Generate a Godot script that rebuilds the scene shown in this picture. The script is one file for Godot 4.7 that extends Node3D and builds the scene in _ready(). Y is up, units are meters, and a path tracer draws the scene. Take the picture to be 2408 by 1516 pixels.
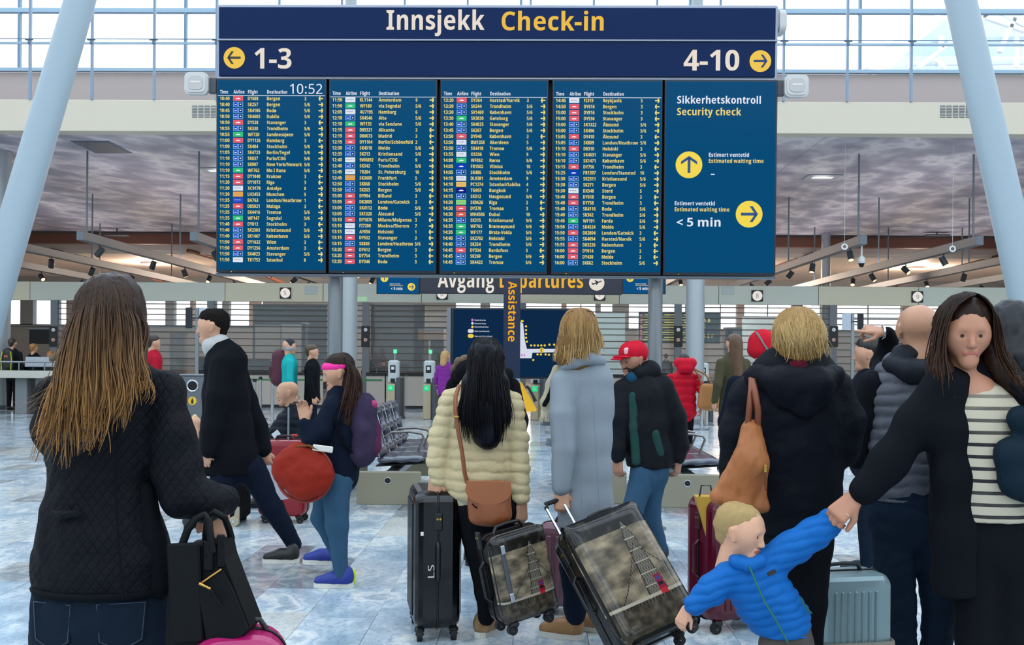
extends Node3D
# An airport check-in hall: travellers under a flight information board.
# Lengths in metres, y up, the hall runs along -z. Pixels are turned into directions by at(); each thing's distance is given with it.

const FOCAL := 2341.0
const EYE := Vector3(0, 1.5, 0)
const MID := Vector2(1204, 840)
var cam_basis := Basis(Vector3.UP, deg_to_rad(1.0)) * Basis(Vector3.BACK, deg_to_rad(0.43))
var rng := RandomNumberGenerator.new()
var taken := {}
var fonts := {}
var M := {}

# ---------- places ----------
func at(px: float, py: float, d: float, towards := 0.0) -> Vector3:
	var r := cam_basis * Vector3((px - MID.x) / FOCAL, (MID.y - py) / FOCAL, -1.0)
	return EYE + r * (d / -r.z) + Vector3(0, 0, towards)

func ground(px: float, py: float) -> Vector3:
	var r := cam_basis * Vector3((px - MID.x) / FOCAL, (MID.y - py) / FOCAL, -1.0)
	return EYE + r * (EYE.y / -r.y)

# ---------- nodes ----------
func numbered(called: String) -> String:
	var n: int = taken.get(called, 0)
	taken[called] = n + 1
	return called if n == 0 else "%s_%03d" % [called, n]

func thing(called: String, label: String, category: String, where := Vector3.ZERO, group := "") -> Node3D:
	var o := Node3D.new()
	o.name = numbered(called)
	o.position = where
	add_child(o)
	o.set_meta("label", label)
	o.set_meta("category", category)
	if group:
		o.set_meta("group", group)
	return o

func part(o: Node3D, called: String, m: Mesh, material: Material, where := Transform3D(), label := "") -> MeshInstance3D:
	var i := MeshInstance3D.new()
	i.name = called
	i.mesh = m
	i.material_override = material
	i.transform = where
	o.add_child(i, true)
	if label:
		i.set_meta("label", label)
	return i

func tag(o: Node3D, label: String, category: String, group := "") -> void:
	o.set_meta("label", label)
	o.set_meta("category", category)
	if group:
		o.set_meta("group", group)

func single(called: String, label: String, category: String, m: Mesh, material: Material, where := Transform3D(), group := "") -> MeshInstance3D:
	var i := part(self, numbered(called), m, material, where)
	tag(i, label, category, group)
	return i

func structure(called: String, m: Mesh, material: Material, where := Transform3D()) -> MeshInstance3D:
	var i := part(self, numbered(called), m, material, where)
	i.set_meta("kind", "structure")
	return i

func copy_of(o: Node3D, where: Vector3, label: String) -> Node3D:
	var c: Node3D = o.duplicate()
	c.name = numbered(String(o.name).rstrip("0123456789").trim_suffix("_"))
	add_child(c)
	c.position = where
	if label:
		c.set_meta("label", label)
	return c

# ---------- materials ----------
func mat(c: Color, rough := 0.6, metal := 0.0) -> StandardMaterial3D:
	var m := StandardMaterial3D.new()
	m.albedo_color = c
	m.roughness = rough
	m.metallic = metal
	return m

func hexmat(h: String, rough := 0.6, metal := 0.0) -> StandardMaterial3D:
	return mat(Color(h), rough, metal)

func glow(c: Color, energy := 1.0) -> StandardMaterial3D:
	var m := StandardMaterial3D.new()
	m.albedo_color = Color.BLACK
	m.roughness = 0.35
	m.metallic_specular = 0.12
	m.emission_enabled = true
	m.emission = c
	m.emission_energy_multiplier = energy
	return m

func glass(tint: Color, alpha := 0.06) -> StandardMaterial3D:
	var m := StandardMaterial3D.new()
	m.transparency = BaseMaterial3D.TRANSPARENCY_ALPHA
	m.albedo_color = Color(tint.r, tint.g, tint.b, alpha)
	m.roughness = 0.02
	return m

func noise_tex(freq: float, stops: Array, size := 512, kind := FastNoiseLite.TYPE_SIMPLEX_SMOOTH, warp := 0.0, octaves := 4, sd := 1) -> NoiseTexture2D:
	var n := FastNoiseLite.new()
	n.noise_type = kind
	n.frequency = freq
	n.fractal_octaves = octaves
	n.seed = sd
	if warp > 0.0:
		n.domain_warp_enabled = true
		n.domain_warp_amplitude = warp
		n.domain_warp_frequency = freq * 1.3
		n.domain_warp_fractal_octaves = 3
	var t := NoiseTexture2D.new()
	t.width = size
	t.height = size
	t.seamless = true
	t.generate_mipmaps = false
	t.noise = n
	if stops:
		var g := Gradient.new()
		g.offsets = PackedFloat32Array(stops.map(func(s): return s[0]))
		g.colors = PackedColorArray(stops.map(func(s): return Color(s[1])))
		t.color_ramp = g
	return t

func relief(m: StandardMaterial3D, t: Texture2D, scale_cm: float, per_metre: Vector3) -> StandardMaterial3D:
	m.heightmap_enabled = true
	m.heightmap_texture = t
	m.heightmap_scale = scale_cm
	m.uv1_triplanar = true
	m.uv1_scale = per_metre
	return m

func cloth(h: String, tex: String, cm := 0.12, per_metre := Vector3(4, 4, 4), sheen := 0.15, rough := 0.85) -> StandardMaterial3D:
	var m := hexmat(h, rough)
	m.metallic_specular = 0.25
	m.rim_enabled = sheen > 0.0
	m.rim = sheen * 0.4
	m.rim_tint = 1.0
	return relief(m, M[tex], cm, per_metre)

# ---------- meshes ----------
class MB:
	var p := PackedVector3Array()
	var n := PackedVector3Array()
	var u := PackedVector2Array()
	var c := PackedColorArray()
	var t := PackedInt32Array()
	var color := Color.WHITE
	var xf := Transform3D()
	var nxf := Basis()

	func place(x: Transform3D) -> MB:
		xf = x
		nxf = x.basis.inverse().transposed()
		return self

	func vert(a: Vector3, nn: Vector3, uv := Vector2.ZERO) -> int:
		p.append(xf * a)
		n.append((nxf * nn).normalized())
		u.append(uv)
		c.append(color)
		return p.size() - 1

	func tri(a: int, b: int, d: int) -> void:  # a b d counter-clockwise seen from the front
		t.append(a)
		t.append(d)
		t.append(b)

	func quad(a: Vector3, b: Vector3, d: Vector3, e: Vector3) -> void:
		var nn := (b - a).cross(e - a).normalized()
		var i := vert(a, nn, Vector2(0, 1))
		vert(b, nn, Vector2(1, 1))
		vert(d, nn, Vector2(1, 0))
		vert(e, nn, Vector2(0, 0))
		tri(i, i + 1, i + 2)
		tri(i, i + 2, i + 3)

	func face(pts: Array) -> void:
		var nn: Vector3 = ((pts[1] - pts[0]) as Vector3).cross(pts[2] - pts[0]).normalized()
		var i := p.size()
		for q in pts:
			vert(q, nn)
		for k in range(1, pts.size() - 1):
			tri(i, i + k, i + k + 1)

	func box(at_: Vector3, size: Vector3, bevel := 0.0, b := Basis()) -> MB:
		var h := size * 0.5
		var k := minf(bevel, minf(h.x, minf(h.y, h.z)) * 0.98)
		for axis in 3:
			for sgn: float in [-1.0, 1.0]:
				var a1 := (axis + 1) % 3
				var a2 := (axis + 2) % 3
				var list := []
				for s: Array in [[-1, -1], [1, -1], [1, 1], [-1, 1]]:
					var v := Vector3.ZERO
					v[axis] = sgn * h[axis]
					v[a1] = s[0] * (h[a1] - k)
					v[a2] = s[1] * (h[a2] - k)
					list.append(at_ + b * v)
				if sgn < 0:
					list.reverse()
				quad(list[0], list[1], list[2], list[3])
		if k > 0.0:
			for axis in 3:
				var a1 := (axis + 1) % 3
				var a2 := (axis + 2) % 3
				for s1: float in [-1.0, 1.0]:
					for s2: float in [-1.0, 1.0]:
						var e := []
						for sa: float in [-1.0, 1.0]:
							var v1 := Vector3.ZERO
							v1[axis] = sa * (h[axis] - k)
							v1[a1] = s1 * h[a1]
							v1[a2] = s2 * (h[a2] - k)
							var v2 := Vector3.ZERO
							v2[axis] = sa * (h[axis] - k)
							v2[a1] = s1 * (h[a1] - k)
							v2[a2] = s2 * h[a2]
							e.append(at_ + b * v1)
							e.append(at_ + b * v2)
						if s1 * s2 > 0:
							quad(e[0], e[1], e[3], e[2])
						else:
							quad(e[2], e[3], e[1], e[0])
			for sx: float in [-1.0, 1.0]:
				for sy: float in [-1.0, 1.0]:
					for sz: float in [-1.0, 1.0]:
						var q1 := at_ + b * Vector3(sx * h.x, sy * (h.y - k), sz * (h.z - k))
						var q2 := at_ + b * Vector3(sx * (h.x - k), sy * h.y, sz * (h.z - k))
						var q3 := at_ + b * Vector3(sx * (h.x - k), sy * (h.y - k), sz * h.z)
						if sx * sy * sz > 0:
							face([q1, q2, q3])
						else:
							face([q1, q3, q2])
		return self

	func tube(path: Array, radii: Array, sides := 8, caps := true, flat := 1.0, start_up := Vector3.UP) -> MB:
		var first := p.size()
		var up := start_up
		var cnt := path.size()
		for k in cnt:
			var a: Vector3 = path[maxi(k - 1, 0)]
			var e: Vector3 = path[mini(k + 1, cnt - 1)]
			var d := (e - a).normalized()
			if absf(d.dot(up)) > 0.95:
				up = Vector3.RIGHT if absf(d.x) < 0.9 else Vector3.BACK
			var side := d.cross(up).normalized()
			var over := side.cross(d).normalized()
			up = over
			var r: float = radii[mini(k, radii.size() - 1)]
			for j in sides:
				var w := TAU * j / sides
				var nn := side * cos(w) + over * sin(w)
				vert(path[k] + side * cos(w) * r + over * sin(w) * r * flat, nn, Vector2(float(j) / sides, float(k) / cnt))
		for k in cnt - 1:
			for j in sides:
				var j2 := (j + 1) % sides
				var q := first + k * sides
				tri(q + j, q + sides + j2, q + j2)
				tri(q + j, q + sides + j, q + sides + j2)
		if caps:
			for e in 2:
				var d: Vector3 = (path[0] - path[1] if e == 0 else path[cnt - 1] - path[cnt - 2]).normalized()
				var base := first + (0 if e == 0 else (cnt - 1) * sides)
				var i0 := p.size()
				for j in sides:
					p.append(p[base + j])
					n.append((nxf * d).normalized())
					u.append(Vector2.ZERO)
					c.append(color)
				for j in range(1, sides - 1):
					if e == 1:
						tri(i0, i0 + j + 1, i0 + j)
					else:
						tri(i0, i0 + j, i0 + j + 1)
		return self

	func cyl(a: Vector3, b: Vector3, r: float, sides := 16, r2 := -1.0) -> MB:
		return tube([a, b], [r, r if r2 < 0 else r2], sides)

	func lathe(profile: Array, sides := 24, x := Transform3D()) -> MB:  # profile: Vector2(radius, height), bottom to top
		var first := p.size()
		var cnt := profile.size()
		for k in cnt:
			var a: Vector2 = profile[maxi(k - 1, 0)]
			var e: Vector2 = profile[mini(k + 1, cnt - 1)]
			var d := (e - a).normalized()
			for j in sides + 1:
				var w := TAU * j / sides
				var nn := Vector3(cos(w) * d.y, -d.x, sin(w) * d.y)
				vert(x * Vector3(profile[k].x * cos(w), profile[k].y, profile[k].x * sin(w)), x.basis * nn, Vector2(float(j) / sides, 1.0 - float(k) / (cnt - 1)))
		for k in cnt - 1:
			for j in sides:
				var q := first + k * (sides + 1) + j
				tri(q, q + sides + 1, q + sides + 2)
				tri(q, q + sides + 2, q + 1)
		return self

	func prism(poly: PackedVector2Array, depth: float, x := Transform3D(), bothsides := true) -> MB:  # outline in x-y, front at z = depth / 2
		if Geometry2D.is_polygon_clockwise(poly):
			poly = poly.duplicate()
			poly.reverse()
		var ids := Geometry2D.triangulate_polygon(poly)
		for sd: float in ([1.0, -1.0] if bothsides else [1.0]):
			var i0 := p.size()
			for q in poly:
				vert(x * Vector3(q.x, q.y, sd * depth * 0.5), x.basis * Vector3(0, 0, sd), Vector2(q.x, -q.y))
			for k in ids.size() / 3:
				var a := i0 + ids[k * 3]
				var b := i0 + ids[k * 3 + 1]
				var d := i0 + ids[k * 3 + 2]
				var pa := poly[ids[k * 3]]
				var turn := (poly[ids[k * 3 + 1]] - pa).cross(poly[ids[k * 3 + 2]] - pa)
				if turn * sd > 0:
					tri(a, b, d)
				else:
					tri(a, d, b)
		if depth > 0.0:
			for k in poly.size():
				var a := poly[k]
				var b := poly[(k + 1) % poly.size()]
				quad(x * Vector3(a.x, a.y, -depth / 2), x * Vector3(b.x, b.y, -depth / 2), x * Vector3(b.x, b.y, depth / 2), x * Vector3(a.x, a.y, depth / 2))
		return self

	func add(m: Mesh, x := Transform3D()) -> MB:
		for s in m.get_surface_count():
			var a := m.surface_get_arrays(s)
			var v: PackedVector3Array = a[Mesh.ARRAY_VERTEX]
			var nn: PackedVector3Array = a[Mesh.ARRAY_NORMAL]
			var ix: PackedInt32Array = a[Mesh.ARRAY_INDEX] if a[Mesh.ARRAY_INDEX] != null else PackedInt32Array(range(v.size()))
			var i0 := p.size()
			for k in v.size():
				vert(x * v[k], x.basis * nn[k])
			for k in ix:
				t.append(i0 + k)
		return self

	func mesh() -> ArrayMesh:
		var a := []
		a.resize(Mesh.ARRAY_MAX)
		a[Mesh.ARRAY_VERTEX] = p
		a[Mesh.ARRAY_NORMAL] = n
		a[Mesh.ARRAY_TEX_UV] = u
		a[Mesh.ARRAY_COLOR] = c
		a[Mesh.ARRAY_INDEX] = t
		var m := ArrayMesh.new()
		if t.size():
			m.add_surface_from_arrays(Mesh.PRIMITIVE_TRIANGLES, a)
		return m

func mb() -> MB:
	return MB.new()

func rounded(w: float, h: float, r: float, steps := 5) -> PackedVector2Array:
	var o := PackedVector2Array()
	for q in 4:
		var cx := (w / 2 - r) * (1 if q in [0, 3] else -1)
		var cy := (h / 2 - r) * (1 if q in [0, 1] else -1)
		for k in steps + 1:
			var w2 := PI / 2 * (q + float(k) / steps)
			o.append(Vector2(cx + cos(w2) * r, cy + sin(w2) * r))
	return o

func circle(r: float, n := 32) -> PackedVector2Array:
	var o := PackedVector2Array()
	for k in n:
		o.append(Vector2(cos(TAU * k / n), sin(TAU * k / n)) * r)
	return o

# ---------- lettering ----------
func words(s: String, bold := true, step := 1.6) -> Mesh:
	if not fonts.has(bold):
		var f := SystemFont.new()
		f.font_names = PackedStringArray(["Droid Sans"])
		f.font_weight = 700 if bold else 400
		fonts[bold] = f
	var t := TextMesh.new()
	t.font = fonts[bold]
	t.font_size = 40
	t.pixel_size = 0.025
	t.depth = 0.0
	t.curve_step = step
	t.text = s
	t.horizontal_alignment = HORIZONTAL_ALIGNMENT_LEFT
	return t

# lays s on the plane of x (its x to the right, y up): left end and base line at pos, cap height h; width > 0 squeezes it to that width
func letter(b: MB, s: String, pos: Vector3, h: float, width := 0.0, bold := true, squeeze := 1.0, step := 1.6) -> void:
	var t := words(s, bold, step)
	var a := t.get_aabb()
	var ref := 0.714  # cap height of the face at one em
	var k := h / ref
	var kx := (width / a.size.x) if width > 0.0 else k * squeeze
	if not fonts.has("base"):
		var e := words("E", true).get_aabb()
		fonts["base"] = e.position.y
		fonts["cap"] = e.size.y
	k = h / fonts["cap"]
	if width <= 0.0:
		kx = k * squeeze
	b.add(t, Transform3D(Basis.from_scale(Vector3(kx, k, 1)), pos - Vector3(a.position.x * kx, fonts["base"] * k, 0)))

func arrow_shape(r: float, turn: float, thick := 0.2) -> Array:  # polygons of an arrow within a circle of radius r, pointing right turned by turn
	var w := r * thick
	var bar := PackedVector2Array([Vector2(-0.62, -w / r / 2) * r, Vector2(0.5, -w / r / 2) * r, Vector2(0.5, w / r / 2) * r, Vector2(-0.62, w / r / 2) * r])
	var k := thick * 0.72
	var head := PackedVector2Array([Vector2(0.02, 0.60), Vector2(0.02 + k * 1.55, 0.60), Vector2(0.66, 0.0), Vector2(0.02 + k * 1.55, -0.60), Vector2(0.02, -0.60), Vector2(0.66 - k * 1.5, 0.0)])
	for i in head.size():
		head[i] = head[i] * r
	var out := []
	for poly in [bar, head]:
		var q := PackedVector2Array()
		for v in poly:
			q.append(v.rotated(turn))
		out.append(q)
	return out

# ---------- the hall ----------
func make_materials() -> void:
	M.weave = noise_tex(0.05, [], 512, FastNoiseLite.TYPE_SIMPLEX_SMOOTH, 0.0, 5, 3)
	M.fine = noise_tex(0.25, [], 512, FastNoiseLite.TYPE_SIMPLEX, 0.0, 3, 4)
	M.creases = noise_tex(0.012, [], 512, FastNoiseLite.TYPE_SIMPLEX_SMOOTH, 30.0, 4, 5)
	var white := hexmat("e6e6e2", 0.5)
	M.white = white
	M.steel = hexmat("8f9498", 0.32, 0.85)
	M.chrome = hexmat("c9ccd0", 0.16, 1.0)
	M.pipe = hexmat("93a3ac", 0.45)
	M.black = hexmat("0d0e10", 0.45)
	M.gloss_black = hexmat("08080a", 0.12)
	M.dark = hexmat("1c1f24", 0.5)
	M.rubber = hexmat("141416", 0.7)
	M.gold = hexmat("c79a4e", 0.25, 1.0)
	M.glass = glass(Color(0.75, 0.85, 0.9), 0.10)
	M.cream = hexmat("d2c8b4", 0.6)
	M.wood = hexmat("7a4a38", 0.55)
	M.grey = hexmat("74787c", 0.55)
	M.mid = hexmat("4a4e54", 0.5)
	M.teal_grey = hexmat("cdd1c2", 0.25)

func marble(stops: Array, sd: int) -> StandardMaterial3D:
	var m := StandardMaterial3D.new()
	m.albedo_texture = noise_tex(0.0036, stops, 1024, FastNoiseLite.TYPE_SIMPLEX_SMOOTH, 80.0, 5, sd)
	m.uv1_scale = Vector3(1, 1, 1)
	m.roughness = 0.13
	m.detail_enabled = true
	m.detail_blend_mode = BaseMaterial3D.BLEND_MODE_MUL
	m.detail_uv_layer = BaseMaterial3D.DETAIL_UV_1
	m.detail_albedo = M.speck
	return m

func make_floor() -> void:
	M.speck = noise_tex(0.09, [[0.0, "d3d6d8"], [0.42, "f2f4f5"], [0.6, "ffffff"], [1.0, "e4e8ea"]], 512, FastNoiseLite.TYPE_SIMPLEX, 12.0, 4, 21)
	var blue := [[0.0, "93a5b1"], [0.30, "a3b6c3"], [0.44, "b7c6d0"], [0.52, "d2dade"], [0.58, "acbfcc"], [0.66, "d6dcde"], [0.74, "e6e8e5"], [0.85, "b3c1c9"], [1.0, "98a0a5"]]
	var pale := [[0.0, "adb9c2"], [0.4, "c5ced3"], [0.5, "dadcd8"], [0.6, "b6c3cc"], [0.8, "d8d8d2"], [1.0, "b3b7b6"]]
	var grey := [[0.0, "6f767c"], [0.35, "8b949b"], [0.5, "b8bcbb"], [0.6, "8d959b"], [0.8, "c3c2bb"], [1.0, "84898d"]]
	var plain := [[0.0, "c3c4bf"], [0.5, "cfd0ca"], [1.0, "d8d8d2"]]
	var kinds := [marble(blue, 31), marble(blue, 47), marble(pale, 53), marble(grey, 67), marble(plain, 71)]
	var choose := [0, 1, 0, 1, 2, 0, 1, 3, 2, 0, 1, 4, 3, 0, 1]
	var base := structure("floor", mb().box(Vector3(0, -0.16, -25), Vector3(70, 0.3, 80)).mesh(), hexmat("7d8489", 0.5))
	base.set_meta("label", "polished blue veined marble floor of long slabs")
	rng.seed = 11
	# the slabs nearest to the travellers one by one: 0.4 m wide, of unequal length
	var far := []
	for k in 5:
		far.append(mb())
	var shapes := []
	for k in 15:
		for l in 3:
			var len: float = [0.6, 0.8, 1.0][l]
			var o := Vector2(rng.randf() * 2.0, rng.randf() * 2.0)
			var b := mb()
			b.box(Vector3(0, -0.006, 0), Vector3(0.3975, 0.012, len - 0.0025), 0.0008)
			for i in b.p.size():
				b.u[i] = Vector2(b.p[i].x * 0.42, b.p[i].z * 0.30).rotated(0.5 + 0.12 * (k % 4)) + o
			shapes.append(b.mesh())
	var singles := 0
	for col in range(-84, 84):
		var x := 0.4 * col - 0.075
		var z := -4.3 + rng.randf() * 0.8
		while z > -64.5:
			var l := rng.randi() % 3
			var len: float = [0.6, 0.8, 1.0][l]
			var kind: int = choose[rng.randi() % choose.size()]
			var mid := z - len / 2
			var half := 0.53 * -mid + 0.3
			if mid > -12.6 and absf(x + 0.2 + 0.0175 * mid) < half and singles < 300:
				var i := part(base, "slab", shapes[(rng.randi() % 15) * 3 + l], kinds[kind], Transform3D(Basis(), Vector3(x + 0.2, 0, mid)))
				singles += 1
			elif absf(x) < half + 6.0 or z > -9:
				var b: MB = far[kind]
				var o := Vector2(rng.randf() * 2.0, rng.randf() * 2.0)
				var f := b.p.size()
				b.quad(Vector3(x + 0.0015, 0, z - 0.0015), Vector3(x + 0.3985, 0, z - 0.0015), Vector3(x + 0.3985, 0, z - len + 0.0015), Vector3(x + 0.0015, 0, z - len + 0.0015))
				for q in 4:
					b.u[f + q] = Vector2((b.p[f + q].x - x) * 0.42, (b.p[f + q].z - z) * 0.30).rotated(0.6) + o
			z -= len
	for k in 5:
		part(base, "further_slabs", far[k].mesh(), kinds[k]).set_meta("kind", "stuff")
	# around and behind the photographer the floor simply goes on
	part(base, "slab_field", mb().box(Vector3(0, -0.006, 4.9), Vector3(67, 0.012, 17.0)).mesh(), hexmat("a9b7c1", 0.15)).set_meta("kind", "stuff")

func make_hall() -> void:
	var D := 24.0
	# shell around the place, out of the picture: side walls, glazed wall behind the photographer, roof with skylights
	var shell := hexmat("d8d6cf", 0.7)
	structure("wall_left", mb().box(Vector3(-35.2, 6.5, -25), Vector3(0.4, 14, 80)).mesh(), shell)
	structure("wall_right", mb().box(Vector3(35.2, 6.5, -25), Vector3(0.4, 14, 80)).mesh(), shell)
	var back := mb()
	back.box(Vector3(0, 4.0, 15.2), Vector3(70, 8.0, 0.4)).box(Vector3(0, 13.0, 15.2), Vector3(70, 1.0, 0.4))
	for k in 15:
		back.box(Vector3(-35 + 5 * k, 10.25, 15.2), Vector3(0.25, 4.5, 0.3))
	structure("wall_entrance", back.mesh(), shell)
	var roof := mb()
	for k in 8:  # beams with glass between them
		roof.box(Vector3(0, 13.7, 14.0 - 6.0 * k), Vector3(70.4, 0.6, 2.4))
	structure("ceiling_skylights", roof.mesh(), shell)

	# gallery edge, cream fascia
	var edge := structure("trim_1", mb().box(Vector3(0, 7.3, -D - 0.2), Vector3(70, 0.76, 0.4), 0.01).mesh(), M.cream)
	var slab := structure("ceiling_gallery", mb().box(Vector3(0, 7.35, -34.2), Vector3(70, 0.6, 19.6)).box(Vector3(0, 7.2, -45.3), Vector3(70, 0.5, 2.8)).mesh(), hexmat("54525a", 0.8))
	# ceiling panels under the gallery, mottled by noise
	var sky := StandardMaterial3D.new()
	sky.albedo_texture = noise_tex(0.007, [[0.0, "8a8793"], [0.32, "a39da8"], [0.45, "b6afb8"], [0.55, "c4bcc2"], [0.68, "e2dad9"], [0.8, "cbc3c6"], [1.0, "a09aa5"]], 1024, FastNoiseLite.TYPE_SIMPLEX_SMOOTH, 22.0, 3, 91)
	sky.roughness = 0.6
	for i in 15:
		for j in 4:
			var b := mb()
			var c := Vector3(-33.6 + 4.8 * i, 6.98, -26.5 - 4.9 * j)
			b.box(c, Vector3(4.785, 0.1, 4.885), 0.01)
			for k in b.p.size():
				b.u[k] = Vector2(b.p[k].x * 0.055 - b.p[k].z * 0.045, b.p[k].z * 0.055 + b.p[k].x * 0.075)
			part(slab, "ceiling_panel", b.mesh(), sky)
	# gallery back wall and glazing above it
	var G := 27.0
	structure("wall_gallery", mb().box(Vector3(0, 8.38, -G - 0.15), Vector3(70, 1.62, 0.3)).mesh(), hexmat("b9aaa4", 0.6))
	var frame := hexmat("9fb9cb", 0.45)
	var win := structure("window_1", mb().box(Vector3(0, 9.26, -G), Vector3(70, 0.09, 0.16)).mesh(), frame)
	win.set_meta("label", "tall gallery glazing with pale blue mullions")
	part(win, "transom", mb().box(Vector3(0, 10.88, -G), Vector3(70, 0.13, 0.14), 0.01).mesh(), frame)
	part(win, "head", mb().box(Vector3(0, 13.1, -G), Vector3(70, 0.6, 0.3)).mesh(), frame)
	var x0 := at(437, 100, G).x
	for k in range(-6, 10):
		var x := x0 + 4.57 * k
		part(win, "mullion", mb().box(Vector3(x, 11.1, -G), Vector3(0.07, 3.6, 0.12)).mesh(), hexmat("6f8ea3", 0.45))
		part(win, "pane", mb().box(Vector3(x + 2.285, 10.06, -G - 0.01), Vector3(4.48, 1.5, 0.012)).mesh(), M.glass)
		part(win, "pane", mb().box(Vector3(x + 2.285, 11.87, -G - 0.01), Vector3(4.48, 1.84, 0.012)).mesh(), M.glass)
	# posts on the gallery edge with a thin tie rod
	var post := mb().box(Vector3(0, 1.6, 0), Vector3(0.05, 3.2, 0.09), 0.004).mesh()
	var p0 := at(363, 150, D).x
	var rail := thing("gallery_railing", "row of pale blue posts with thin tie rod along the gallery edge", "railing", Vector3(0, 7.68, -D))
	for k in range(-10, 22):
		part(rail, "post", post, hexmat("8397ab", 0.4), Transform3D(Basis(), Vector3(p0 + 1.52 * k, 0, 0)))
		part(rail, "clamp", mb().box(Vector3(0, 0, 0.06), Vector3(0.2, 0.04, 0.03), 0.008).box(Vector3(0, -0.05, 0.06), Vector3(0.07, 0.1, 0.03), 0.008).mesh(), hexmat("5d7485", 0.4), Transform3D(Basis(), Vector3(p0 + 1.52 * k, 1.44, 0)))
	part(rail, "tie_rod", mb().cyl(Vector3(-33, 1.45, 0.08), Vector3(33, 1.45, 0.08), 0.012, 6).mesh(), hexmat("567189", 0.4))
	part(rail, "glass_edge", mb().box(Vector3(0, 1.5, -0.4), Vector3(66, 0.05, 0.05)).mesh(), frame)
	# supply air grilles in the fascia
	var slatmesh := mb().box(Vector3.ZERO, Vector3(0.115, 0.018, 0.012)).mesh()
	for g: float in [487.0, 2247.0]:
		var c := at(g, 262, D)
		var v := thing("air_grille", "grey slotted air grille in the cream fascia " + ("near the board's end" if g < 1000 else "beside the slanted pipe column"), "vent", Vector3(c.x, c.y, -D + 0.006))
		for k in 5:
			var px := (k - 2) * 0.152
			part(v, "slot", mb().box(Vector3(px, 0, 0), Vector3(0.115, 0.29, 0.01)).mesh(), M.mid)
			for j in 8:
				part(v, "slat", slatmesh, hexmat("b5b4ac", 0.5), Transform3D(Basis(), Vector3(px, -0.125 + 0.036 * j, 0.008)))
	# slanting pipe columns in front of the gallery
	for side in 2:
		var lo := at(-122, 1075, 15) if side == 0 else at(2500, 1075, 15)
		var hi := at(200, -40, 17) if side == 0 else at(2250, -40, 17)
		lo.y = 0.0
		hi = lo + (hi - lo) * 1.35
		var b := mb().tube([lo, lo.lerp(hi, 0.5), hi], [0.27, 0.255, 0.24], 32)
		var c := thing("pipe_column", "slanting pale steel pipe column " + ("rising past the long-haired woman" if side == 0 else "rising beyond the dark coated mother"), "column", lo)
		part(c, "shaft", b.mesh(), M.pipe, Transform3D(Basis(), -lo))
		part(c, "foot_collar", mb().cyl(Vector3.ZERO, Vector3(0, 0.08, 0), 0.36, 32).mesh(), M.steel)
	# upright columns
	for a: Array in [[819.0, 23.0, 0.2, 0.10, "upright tapering grey column behind the board by its first gap"], [1634.0, 23.0, 0.21, 0.085, "upright tapering grey column behind the red puffer coat"], [-10.0, 26.5, 0.36, 0.36, "thick grey column beside the far desk"], [1940.0, 43.0, 0.19, 0.19, "slim blue grey column under the wooden beam"]]:
		var c := at(a[0], 840, a[1])
		c.y = 0
		var top := 6.92 if a[1] > 24 else 13.4
		var o := thing("round_column", a[4], "column", c)
		part(o, "shaft", mb().tube([Vector3.ZERO, Vector3(0, 3.4, 0), Vector3(0, top, 0)], [a[2], a[2], a[3]], 32).mesh(), hexmat("a3a9ac", 0.35, 0.3))
		part(o, "base_ring", mb().cyl(Vector3.ZERO, Vector3(0, 0.12, 0), a[2] + 0.015, 32).mesh(), M.steel)
	# lamps and hatches in the mottled ceiling
	var hatch := thing("ceiling_hatch", "dark blue recessed hatch in the mottled ceiling", "hatch", Vector3(at(240, 351, 25.9).x, 6.925, -25.9))
	part(hatch, "frame", mb().box(Vector3(0, 0, 0), Vector3(1.0, 0.02, 1.5), 0.004).mesh(), hexmat("506070", 0.5))
	part(hatch, "panel", mb().box(Vector3(0, -0.012, 0), Vector3(0.86, 0.01, 1.36)).mesh(), hexmat("2d3f52", 0.3))
	for a: Array in [[1934.0, 412.0], [515.0, 402.0]]:
		var d: float = 5.43 * FOCAL / (840.0 - a[1])
		var l := thing("ceiling_lamp", "flat square lamp in the mottled ceiling " + ("by the hanging camera pole" if a[0] > 1000 else "half behind the board"), "lamp", Vector3(at(a[0], a[1], d).x, 6.92, -d))
		part(l, "frame", mb().box(Vector3(0, 0, 0), Vector3(1.0, 0.04, 0.75), 0.006).mesh(), hexmat("8b9298", 0.4))
		part(l, "lamp_diffuser", mb().box(Vector3(0, -0.022, 0), Vector3(0.6, 0.012, 0.24)).mesh(), glow(Color("f3f4f2"), 1.0))
		omni(Vector3(at(a[0], a[1], d).x, 6.7, -d), Color("f4f2ec"), 0.25, 0.3)
	# beam, cream band and far ceiling
	structure("beam_timber", mb().box(Vector3(0, 6.66, -44.2), Vector3(70, 0.46, 0.4), 0.02).mesh(), M.wood)
	structure("trim_2", mb().box(Vector3(0, 6.42, -46.3), Vector3(70, 0.42, 0.2)).mesh(), hexmat("d8cfc3", 0.6))
	var farc := hexmat("e0cdbf", 0.6)
	structure("ceiling_far", mb().box(Vector3(0, 6.5, -55), Vector3(70, 0.3, 18)).mesh(), farc)
	for a: Array in [[450.0, 590.0], [1905.0, 600.0], [2350.0, 610.0], [130.0, 590.0]]:
		var c := at(a[0], a[1], 46)
		single("roof_rib", "brown timber rib under the far ceiling " + ("at the slim column" if a[0] == 1905.0 else "by the slanted pipe" if a[0] > 2000 else "by the far lamp tracks"), "beam", mb().tube([Vector3(c.x, 6.3, -45.5), Vector3(c.x + (-1.2 if a[0] > 1204 else 1.6), 5.9, -50), Vector3(c.x + (-3.0 if a[0] > 1204 else 3.0), 5.0, -57)], [0.09], 6).mesh(), M.wood, Transform3D(), "timber ribs under the far ceiling")

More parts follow.
